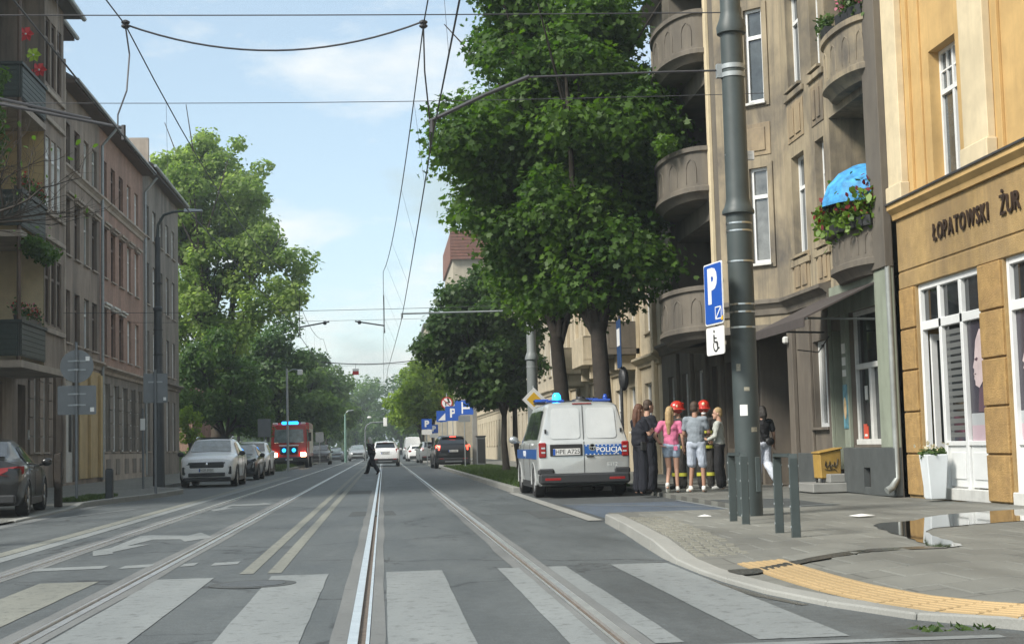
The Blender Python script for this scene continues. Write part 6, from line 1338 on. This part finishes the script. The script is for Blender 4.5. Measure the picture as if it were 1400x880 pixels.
# near tram pole with its clamps
t = thing('tram_pole', 'thick stepped grey-green tram pole carrying the blue parking sign', 'pole', (4.68,18.6,.12))
lathe_pole(t, [(.165,-.1),(.165,.6),(.163,3.9),(.21,3.91),(.21,3.95),(.18,4.0),(.16,4.06),(.152,4.12),(.146,6.3),(.19,6.31),(.195,6.4),(.15,6.52),(.135,6.6),(.125,10.5),(.06,10.6)], n=28)
for z, r in ((2.42,.166),(2.62,.166),(2.72,.166),(3.28,.166),(3.68,.166),(3.78,.166)): MB().lathe([(r,-.012),(r+.004,-.01),(r+.004,.01),(r,.012)], (0,0,z), 24).build('steel_band', m_band, t)
cl_ = MB().lathe([(.148,-.03),(.16,-.03),(.16,.03),(.148,.03)], (0,0,5.75), 24).lathe([(.148,-.03),(.16,-.03),(.16,.03),(.148,.03)], (0,0,5.86), 24).box(-.22,-.15,-.04,.04,5.72,5.9).build('clamp', m_polel, t, smooth=35)
MB().tube([(-.2,0,5.82),(-1.0,0,5.80),(-2.75,0,5.74)], .014, 8).tube([(-2.7,0,5.75),(-3.3,0,5.5),(-4.02,0,5.16)], .026, 8).tube([(-3.98,0,5.18),(-3.98,0,5.02)], .03, 6).build('bracket_arm', m_wire, t)
MB().box(.13,.24,-.03,.03,4.62,4.74).build('hook_plate', m_swhite, t, bev=.008); MB().tube([(-.15,-.02,4.69),(.2,-.02,4.68)], .012, 6).build('hook_rod', m_band, t)
MB().box(.05,.12,-.165,-.14,.3,.75).build('inspection_hatch', m_pole, t, bev=.01)
# parking sign strapped to it, face turned to the road
t = thing('parking_sign', 'blue parking sign with P above a white wheelchair plate on the thick pole', 'road sign', (4.32,18.52,.12), R(-81))
p = plate(t, .62, .80, 2.86, m_swhite); b = plate(t, .585, .765, 2.86, m_blue, 'blue_field', -.032, d=.004, parent=p)
glyph(p, 'P', .60, -.03, -.037, 2.94, m_swhite, 'letter_p', .03)
for pts in ([(.05,2.52),(.26,2.52),(.26,2.535),(.05,2.535)],[(.05,2.67),(.26,2.67),(.26,2.685),(.05,2.685)],[(.05,2.52),(.065,2.52),(.065,2.685),(.05,2.685)],[(.245,2.52),(.26,2.52),(.26,2.685),(.245,2.685)],[(.05,2.53),(.07,2.52),(.26,2.67),(.24,2.685)]): flat(p, 'bay_symbol', m_swhite, pts, -.036)
flat(p,'sticker',m_yel,[(.24,2.50),(.31,2.50),(.31,2.56),(.26,2.54)],-.038)
q = plate(t, .60, .36, 2.25, m_swhite, 'wheelchair_plate')
ring = [(.02+.085*math.cos(a),2.19+.085*math.sin(a)) for a in [R(150+240*i/14) for i in range(15)]]+[(.02+.062*math.cos(a),2.19+.062*math.sin(a)) for a in [R(390-240*i/14) for i in range(15)]]
MB().prism(ring,-.036,-.032,'y').build('wheelchair_symbol', m_ink, q); 
MB().tube([(-.02,-.036,2.33),(-.02,-.036,2.24),(.07,-.036,2.235),(.10,-.036,2.15),(.14,-.036,2.155)], .012, 5).ell((-.02,-.036,2.375),(.02,.004,.02),10,6).tube([(-.02,-.036,2.29),(.06,-.036,2.285)], .008, 5).build('wheelchair_symbol', m_ink, q)
MB().box(-.05,.05,.0,.10,2.2,2.25).box(-.05,.05,.0,.10,2.6,2.65).box(-.05,.05,.0,.10,3.0,3.05).build('sign_bracket', m_band, t)
# bicycle hoops of flat steel
def hoop(lb, x, y0, y1, rz_):
    cx, cy = x, (y0+y1)/2; L = y1-y0; t = thing('bicycle_hoop', lb, 'bike stand', (cx,cy,.12), rz_, 'bicycle hoops on the pavement'); h = .82; r = .05; w = .042
    for s in (-1,1):
        MB().box(-.045,.045,*sorted((s*(L/2),s*(L/2-.035))),-.05,h-r).build('leg', m_pole, t, bev=.006)
        for k in range(4): MB().lathe([(.014,-.05),(.014,.05)], (0,s*(L/2-.018),.1+.2*k), 8, 'x').build('bolt', m_polel, t)
    MB().box(-.045,.045,-L/2+r*.6,L/2-r*.6,h-.035,h).hexa([(-.045,-L/2,h-r),(.045,-L/2,h-r),(.045,-L/2+.035,h-r),(-.045,-L/2+.035,h-r),(-.045,-L/2+r*.6,h),(.045,-L/2+r*.6,h),(.045,-L/2+r*.6+.01,h-.035),(-.045,-L/2+r*.6+.01,h-.035)]).hexa([(-.045,L/2-.035,h-r),(.045,L/2-.035,h-r),(.045,L/2,h-r),(-.045,L/2,h-r),(-.045,L/2-r*.6-.01,h-.035),(.045,L/2-r*.6-.01,h-.035),(.045,L/2-r*.6,h),(-.045,L/2-r*.6,h)]).build('top_bar', m_pole, t, bev=.004)
hoop('grey steel bicycle hoop standing against the thick tram pole', 4.17, 16.72, 17.46, R(-2)); hoop('grey steel bicycle hoop standing free nearer the yellow paving', 4.06, 14.24, 15.02, R(-3))
# yellow grit box on legs with scrawled graffiti
t = thing('grit_box', 'yellow grit box on thin legs with black graffiti beside the shop steps', 'grit box', (8.18,26.6,.12), R(8)); t.scale = (.8,.8,.88); m_ybox = mat('yellow_box', (.36,.225,.05), .65, var=.16, vscale=5, dirt=(.25,.16,.06), dscale=3, damt=.5)
MB().hexa([(-.25,-.2,.26),(.25,-.2,.26),(.25,.2,.26),(-.25,.2,.26),(-.27,-.2,.78),(.27,-.2,.86),(.27,.2,.86),(-.27,.2,.78)]).build('bin', m_ybox, t, bev=.02)
MB().hexa([(-.30,-.23,.775),(.29,-.23,.865),(.29,.22,.865),(-.30,.22,.775),(-.30,-.23,.81),(.29,-.23,.90),(.29,.22,.90),(-.30,.22,.81)]).build('lid', m_ybox, t, bev=.015)
for x in (-.2,.2):
    for y in (-.15,.15): MB().box(x-.018,x+.018,y-.018,y+.018,0,.28).build('leg', m_dark, t)
gp = [(-.15,.52),(-.13,.62),(-.12,.48),(-.06,.52),(-.03,.62),(-.02,.46),(.03,.55),(.06,.50),(.08,.60),(.10,.48),(.15,.56),(.17,.66)]; MB().tube([(x,-.209,z) for x,z in gp], .009, 4).tube([(-.16,-.209,.45),(-.05,-.209,.43),(.08,-.209,.45),(.14,-.209,.40)], .008, 4).build('graffiti', m_ink, t)
# white planter by the shop door
t = thing('planter', 'tall white tapered planter with small flowers by the shop door', 'planter', (8.34,21.72,.12))
MB().hexa([(-.12,-.12,0),(.12,-.12,0),(.12,.12,0),(-.12,.12,0),(-.17,-.17,.68),(.17,-.17,.68),(.17,.17,.68),(-.17,.17,.68)]).build('pot', mat('planter_white', (.70,.74,.76), .35, var=.04), t, bev=.015)
cl = [(np.array((8.34+.11*math.cos(i),21.72+.09*math.sin(i),.82)),.09,None) for i in range(6)]; crown(t, cl, 260, .07, OVAL, m_gleaf, 95, 'foliage')
p_ = np.array([(8.34,21.72,.89)])+RNG.normal(size=(46,3))*np.array([.12,.12,.05]); put('blossom', leaf_mesh('blossom', p_-np.array(t.location), RNG.normal(size=(46,3)), .06, OVAL, leaf_mat('petal_cream', (.6,.52,.3),(.75,.7,.55)), RNG.uniform(0,1,46)), t)
# second tram pole between the maples
t = thing('tram_pole', 'pale grey stepped tram pole between the two maples above the van', 'pole', (4.63,45,.12)); lathe_pole(t, [(.17,-.1),(.168,3.6),(.21,3.62),(.21,3.68),(.17,3.8),(.145,3.86),(.138,6.0),(.175,6.02),(.175,6.1),(.13,6.2),(.12,9.6),(.05,9.7)], mat('pole_paler', (.21,.235,.235), .5, 0, var=.12, vscale=4), 24)
MB().lathe([(.14,-.04),(.155,-.04),(.155,.04),(.14,.04)], (0,0,5.15), 20).lathe([(.17,-.02),(.18,-.02),(.18,.02),(.17,.02)], (0,0,3.4), 20).build('clamp', m_polel, t); MB().tube([(-.15,0,5.15),(-3.98,0,5.12)], .028, 8).tube([(-3.98,0,5.14),(-3.98,0,4.98)], .03, 6).build('bracket_arm', m_polel, t)
# signs on the right
def post(t, h, r=.03, m=m_polel): return MB().lathe([(r,-.1),(r,h)], (0,0,0), 10).build('post', m, t, smooth=40)
t = thing('priority_sign', 'white and yellow diamond priority sign half hidden by the van roof', 'road sign', (4.14,40,.13), R(3)); post(t, 2.6)
d_ = lambda s, z=2.22: [(0,z-s),(s,z),(0,z+s),(-s,z)]
p = flat(t,'plate',m_swhite,d_(.33),-.03,.012); flat(p,'yellow_field',m_yel,d_(.2),-.043)
t = thing('no_turn_sign', 'round red-rimmed no right turn sign above the blue parking signs', 'road sign', (4.03,92,.13)); post(t, 4.4)
p = MB().lathe([(.37,0),(.37,.015)], (0,-.05,3.78), 28, 'y').build('rim', m_red, t); MB().lathe([(.30,0),(.30,.004)], (0,-.055,3.78), 28, 'y').build('white_field', m_swhite, p)
MB().tube([(-.08,-.06,3.62),(-.08,-.06,3.80),(.06,-.06,3.83),(.12,-.06,3.83)], .028, 5).prism([(.10,3.75),(.24,3.83),(.10,3.91)],-.065,-.058,'y').build('turn_arrow', m_ink, p); MB().tube([(-.24,-.066,4.0),(.22,-.066,3.58)], .03, 5).build('red_bar', m_red, p)
t = thing('crossing_sign', 'blue sign with a white triangle half behind the parking sign', 'road sign', (3.72,92.3,.13)); post(t, 3.2); p = plate(t,.7,.7,2.95,m_blue); flat(p,'triangle',m_swhite,[(-.25,2.7),(.27,2.7),(.27,3.22)],-.036)
def psign(lb, x, y, z, s, white=None, rz_=0, cut=None):
    t = thing('parking_sign', lb, 'road sign', (x,y,.13), rz_); post(t, z+s*.4); p = plate(t, s, s, z, m_blue); plate(t, s*.92, s*.92, z, m_blue, 'blue_field', -.033, d=.002, parent=p); glyph(p,'P',s*.82,0,-.037,z,m_swhite,'letter_p',.025)
    if white: plate(t, s, white, z-s/2-white/2-.02, m_swhite, 'white_plate')
    return t
psign('blue P parking sign beside the round no-turn sign', 4.36, 91.6, 3.1, .92, None); psign('blue P parking sign with white plate on the post left of the black SUV', 2.62, 88, 2.42, .62, .3); psign('farther small blue P parking sign with white plate', 3.46, 100, 2.28, .58, .28)
t = thing('parking_sign', 'blue road sign with a white bar on the post right of the black SUV', 'road sign', (4.0,72,.13), R(-20)); post(t, 3.2); p = plate(t,.95,.72,2.92,m_blue); flat(p,'white_bar',m_swhite,[(-.12,2.62),(-.05,2.62),(-.05,3.2),(-.12,3.2)],-.036); flat(p,'white_bar',m_swhite,[(-.05,2.84),(.3,2.84),(.3,2.94),(-.05,2.94)],-.036); plate(t,.6,.3,2.36,m_sign,'grey_plate')
t = thing('distribution_box', 'tall dark grey electrical cabinet on the pavement behind the black car', 'cabinet', (5.05,76,.12)); MB().box(-.22,.22,-.2,.2,0,1.5).build('cabinet', m_sign, t, bev=.02); MB().box(-.26,.26,-.24,.24,1.5,1.56).build('cap', m_dark, t, bev=.01); MB().box(-.19,.19,-.215,-.2,.15,1.4).build('door', m_dark, t, bev=.008)
t = thing('concrete_post', 'square grey concrete lamp post beside the electrical cabinet', 'lamp post', (5.0,80,.12)); MB().hexa([(-.15,-.15,0),(.15,-.15,0),(.15,.15,0),(-.15,.15,0),(-.08,-.08,7.5),(.08,-.08,7.5),(.08,.08,7.5),(-.08,.08,7.5)]).build('shaft', m_conc, t, bev=.015)
t = thing('tram_stop_sign', 'blue street sign seen nearly edge-on against the maple trunk', 'road sign', (5.48,33.3,.12), R(-92)); post(t, 3.9, .035, m_dark); p = plate(t,.7,1.1,3.25,mat('sign_dark_blue', (.02,.06,.16), .5)); flat(p,'white_field',m_swhite,[(-.25,3.2),(.25,3.2),(.25,3.6),(-.25,3.6)],-.036); MB().ell((.0,.06,2.45),(.22,.12,.28),12,8).build('loudspeaker', m_dark, t, smooth=50)
# ---- left pavement ----
t = thing('road_sign_back', 'back of a round road sign over a wide rectangular one on a single post', 'road sign', (-6.92,34,.11)); post(t, 3.6, .032, m_sign)
MB().lathe([(.375,0),(.375,.012),(.36,.02)], (0,.04,3.05), 32, 'y').build('round_plate', m_sign, t, smooth=40); plate(t,.86,.66,2.28,m_sign,'rectangular_plate',.055); 
for x, z in ((.24,3.22),(.34,2.06)): MB().box(x-.045,x+.045,.036,.045,z-.05,z+.05).build('sticker', m_swhite, t)

for z in (2.15,2.4,2.95,3.15): MB().box(-.2,.2,.03,.043,z,z+.035).box(-.05,.05,-.04,.03,z,z+.035).build('rail_clip', m_polel, t)
t = thing('road_sign_back', 'back of a square road sign on a slim post before the dark lamp post', 'road sign', (-5.86,38.6,.11)); post(t, 3.2, .035, m_sign); plate(t,.62,.76,2.72,m_sign,'square_plate',.058); MB().box(.2,.27,.038,.046,2.4,2.48).build('sticker', m_swhite, t); MB().box(-.18,.18,.03,.046,2.86,2.9).build('rail_clip', m_polel, t)
t = thing('thin_post', 'thin grey post with a small white tag on the pavement', 'post', (-7.2,45,.11)); post(t, 2.4, .035, m_sign); MB().box(-.07,.07,-.05,-.035,1.75,2.1).build('tag', m_swhite, t)
t = thing('lamp_post', 'tall dark stepped lamp post with a long bent arm before the grey tenement', 'lamp post', (-7.14,47.7,.11)); lathe_pole(t, [(.19,-.1),(.185,1.0),(.17,3.6),(.14,3.7),(.13,5.6),(.15,5.62),(.15,5.7),(.1,5.76),(.085,8.0)], mat('lamp_post_dark', (.05,.058,.064), .5, var=.15), 18)
MB().tube([(0,0,7.9),(.02,0,8.4),(.2,0,8.72),(.5,0,8.82),(.95,0,8.85)], [.06,.05,.045,.04,.035], 10).build('arm', m_pole, t, smooth=40); MB().hexa([(.85,-.12,8.8),(1.45,-.07,8.82),(1.45,.07,8.82),(.85,.12,8.8),(.85,-.09,8.92),(1.42,-.05,8.89),(1.42,.05,8.89),(.85,.09,8.92)]).build('lamp_head', m_polel, t, bev=.01)
for z in (5.0,4.2,6.5): MB().lathe([(.15,-.015),(.155,0),(.15,.015)], (0,0,z), 18).build('steel_band', m_dark, t)
t = thing('bollard', 'short dark square bollard at the kerb by the round sign post', 'bollard', (-6.5,35.7,.11)); MB().box(-.085,.085,-.085,.085,-.05,.68).build('post', mat('bollard_dark', (.03,.036,.04), .5, var=.2), t, bev=.015); MB().box(-.07,.07,-.07,.07,.68,.70).build('cap', m_dark, t, bev=.008)
t = thing('wooden_post', 'stubby brown wooden post on the pavement beside the parked saloon', 'post', (-6.85,31.8,.11)); MB().hexa([(-.075,-.075,-.05),(.075,-.075,-.05),(.075,.075,-.05),(-.075,.075,-.05),(-.07,-.07,1.05),(.07,-.07,1.1),(.07,.07,1.1),(-.07,.07,1.05)]).build('post', m_barkd, t, bev=.012)
t = thing('camera_pole', 'slim grey pole with a white lantern box in front of the fire engine', 'pole', (-5.25,82,.12)); lathe_pole(t, [(.07,-.1),(.065,3),(.055,5.6)], m_polel, 12); MB().tube([(0,0,5.4),(.35,0,5.55),(.62,0,5.5)], .03, 6).build('arm', m_polel, t); MB().box(.58,.86,-.12,.12,5.22,5.52).build('lantern', m_swhite, t, bev=.03)
for lb, x, y, z, w, h in (('grey back of a large sign beside the red engine', -6.85,86,2.4,.75,1.05),('small grey sign back beyond the fire engine', -5.04,118,2.1,.65,.8)):
    t = thing('road_sign_back', lb, 'road sign', (x,y,.12)); post(t, z+h*.4, .04, m_sign); plate(t,w,h,z,m_sign,'plate',-.04)
t = thing('traffic_light', 'arched grey traffic light arm with a white-backed signal far ahead', 'traffic light', (-1.8,150,.1)); MB().tube([(0,0,-.1),(0,0,3.0),(.15,0,3.5),(.6,0,3.75),(1.9,0,3.8)], .065, 8).build('arm', m_sign, t, smooth=50); MB().box(1.87,2.25,-.12,.12,3.35,4.25).build('signal_back', m_swhite, t, bev=.04); MB().ell((.45,-.1,4.3),(.22,.15,.12),8,6).build('sensor', m_swhite, t)
t = thing('lamp_post', 'pale green lamp post standing far down the street', 'lamp post', (-3.55,140,.1)); lathe_pole(t, [(.14,-.1),(.1,3),(.07,4.6)], mat('pole_pale_green', (.2,.33,.28), .5), 10); MB().tube([(0,0,4.5),(.3,0,4.75),(.8,0,4.8)], .05, 6).build('arm', m_polel, t)
# litter and a tuft in the gutter
for x, y, z, lb in ((5.75,17.4,.125,'crumpled white paper scrap on the paving by the puddle'),(4.15,18.9,.1,'flat white scrap lying near the foot of the tram pole')):
    o = MB().add([(x+.16*math.cos(a)*k,y+.12*math.sin(a)*k,z+.01+.012*random.random()) for a,k in [(i*1.047,random.uniform(.6,1.1)) for i in range(6)]]+[(x,y,z+.04)], [(i,(i+1)%6,6) for i in range(6)]).build('paper_scrap', m_swhite); o['label'] = lb; o['category'] = 'litter'
grass('grass', 2.95, 3.4, 8.0, 8.2, .0, 50, .03)
# ---------------- overhead line ----------------
OG = 'overhead tram wires'
def sag(a, b, s, n=14): return [Vector(a).lerp(Vector(b), i/n)+Vector((0,0,-4*s*(i/n)*(1-i/n))) for i in range(n+1)]
def wire(label, paths, r=.009, name='overhead_wire'):
    mb = MB()
    for p in paths: mb.tube(p, r, 5, cap=False)
    return mb.build(name, m_wire, **T(label, 'wire'))
YS = [-9, 18.6, 45, 72, 100, 130, 165]
for side, xs_, lb in (('right',[.9,.70,.63,.3,.2,.3,.1],'tram line over the nearer track'),('left',[-2.9,-3.15,-2.75,-2.8,-2.8,-2.7,-2.8],'tram line over the far track')):
    zc = 5.05
    wire('contact wire of the '+lb, [sag((xs_[i],YS[i],zc),(xs_[i+1],YS[i+1],zc),.05,8) for i in range(len(YS)-1)], .010, 'contact_wire')
    mx_ = [x-.02 for x in xs_] if side == 'left' else [.9,.62,.1,.1,.1,.2,.1]
    msg = wire('messenger wire of the '+lb, [sag((mx_[i],YS[i],6.55),(mx_[i+1],YS[i+1],6.55),.55,12) for i in range(len(YS)-1)], .009, 'messenger_wire')
    dr_ = []
    for i in range(4):
        for k in (.12,.35,.62,.85):
            y = YS[i]+(YS[i+1]-YS[i])*k; dr_.append([(mx_[i]+(mx_[i+1]-mx_[i])*k,y,6.55-.55*4*k*(1-k)),(xs_[i]+(xs_[i+1]-xs_[i])*k,y,zc)])
    for d_ in dr_: MB().tube(d_, .003, 4, cap=False).build('dropper', m_wire, msg)
    x0 = mx_[1]; mb = MB(); mb.lathe([(.03,-.05),(.055,-.03),(.055,-.01),(.03,0),(.055,.02),(.055,.04),(.02,.06)], (x0,18.6,6.56), 10)
    mb.build('insulator', m_wire, **T('dark insulator where the span wire meets the '+lb, 'insulator'))
wire('jumper cable sagging between the two tram lines', [sag((-3.17,18.6,6.56),(.62,18.6,6.6),.36,18)], .013, 'jumper_cable')
wire('straight span wire just above the sagging jumper cable', [sag((-11.1,18.6,6.72),(4.68,18.6,6.72),.04)], .008, 'span_wire')
wire('curved jumper dropping from the left insulator to the left contact wire', [[Vector((-3.17,18.6,6.52)),Vector((-3.14,18.7,6.2)),Vector((-3.16,18.6,5.7)),Vector((-3.2,18.2,5.3)),Vector((-3.15,17.9,5.06))]], .011, 'jumper_cable')
wire('curved jumper dropping from the right insulator to the right contact wire', [[Vector((.62,18.6,6.5)),Vector((.63,18.8,6.0)),Vector((.7,19.2,5.4)),Vector((.70,19.4,5.06))]], .011, 'jumper_cable')
for y, z, lb in ((30,8.35,'nearest thin span wire crossing the whole street'),(48,5.75,'second span wire crossing in front of the poplar'),(66,7.0,'third span wire crossing the street'),(84,6.0,'farther span wire crossing the street')):
    wire(lb, [sag((-11.1,y,z),(8.5 if y < 72 else 6,y,z+.08),.12)], .008, 'span_wire')
wire('thick feeder cable sagging across the street far ahead', [sag((-4.0,96,6.9),(4.2,96,7.2),.35)], .03, 'feeder_cable')
# left bracket arm over the far track, carried on a pole out of view
t = thing('bracket_arm', 'dark bracket arm reaching over the far track from the balcony side', 'bracket arm', (-6.2,18.6,.1)); MB().tube([(0,0,5.75),(3.02,0,5.12)], .022, 8).tube([(3.0,0,5.16),(3.0,0,4.97)], .03, 6).tube([(1.0,0,5.62),(2.6,0,5.24)], .02, 6).build('arm', m_wire, t); MB().lathe([(.17,-.2),(.16,4),(.13,8)], (0,0,0), 14).build('shaft', m_pole, t, smooth=40)
for x0, x1, lb in ((.12,-.88,'small pull-off arm on the right tram line hung from a span wire'),(-2.75,-1.75,'small pull-off arm on the left tram line hung from a span wire')):
    t = thing('pull_off_arm', lb, 'bracket arm', (x0,50,5.05)); MB().tube([(0,0,0),(0,0,.25),(x1-x0,0,.42)], .025, 6).tube([(0,0,.2),(0,0,1.3)], .012, 5).build('arm', m_wire, t); MB().lathe([(.04,-.06),(.06,-.03),(.06,.03),(.04,.06)], ((x1-x0)*.85,0,.38), 8).build('insulator', m_wire, t)
t = thing('line_marker', 'small red and white marker hanging from the far span wire', 'marker', (-1.7,96,6.0)); MB().box(-.2,.2,-.05,.05,0,.24).build('red_field', m_red, t); MB().box(-.2,.2,-.05,.05,.24,.4).build('white_field', m_swhite, t); MB().tube([(0,0,.4),(0,0,.75)], .012, 5).build('hanger', m_wire, t)

# parasol folded open behind the lower rounded balcony
t = thing('parasol', 'blue patterned parasol standing behind the coleus on the rounded balcony', 'parasol', (8.6,24.8,4.1)); mp_ = mat('parasol_blue', (.05,.27,.55), .7, var=.55, vscale=6)
mb = MB(); prof = [(.86,1.02),(.85,1.12),(.75,1.38),(.54,1.60),(.27,1.74),(.02,1.79)]
mb.lathe(prof, (0,0,0), 10, cap=False); mb.build('canopy', mp_, t, smooth=20); MB().lathe([(.02,0),(.02,1.9),(.035,1.92),(.001,1.97)], (0,0,0), 8).build('pole', m_polel, t)

for z, a_, w_, h_, m_ in ((1.35,-2.0,.10,.14,m_swhite),(1.62,-1.7,.07,.05,mat('sticker_faded', (.3,.28,.22), .7, var=.4, vscale=30)),(1.1,-1.2,.09,.06,bpy.data.materials['sticker_faded']),(1.9,-2.3,.06,.09,bpy.data.materials['sticker_faded'])):
    mb = MB(); n = 4; vs = []
    for zz in (z-h_/2, z+h_/2):
        for i in range(n): an = a_+(i/(n-1)-.5)*w_/.166; vs.append((.1665*math.cos(an),.1665*math.sin(an),zz))
    mb.add(vs, [(i,i+1,n+i+1,n+i) for i in range(n-1)]).build('sticker', m_, bpy.data.objects['tram_pole'])


# ---------------- air ----------------
hz = bpy.data.materials.new('haze_air'); hz.use_nodes = True; t_ = hz.node_tree
for n in list(t_.nodes): t_.nodes.remove(n)
o_ = N(t_,'ShaderNodeOutputMaterial'); v_ = N(t_,'ShaderNodeVolumePrincipled'); v_.inputs['Color'].default_value = (.86,.95,1,1); v_.inputs['Density'].default_value = .0008; v_.inputs['Anisotropy'].default_value = .2; t_.links.new(v_.outputs[0], o_.inputs['Volume'])
MB().box(-1600,1600,-400,3100,-1.2,34).build('haze', hz, kind='stuff')  # faint distance haze, added also to lift the dark tones
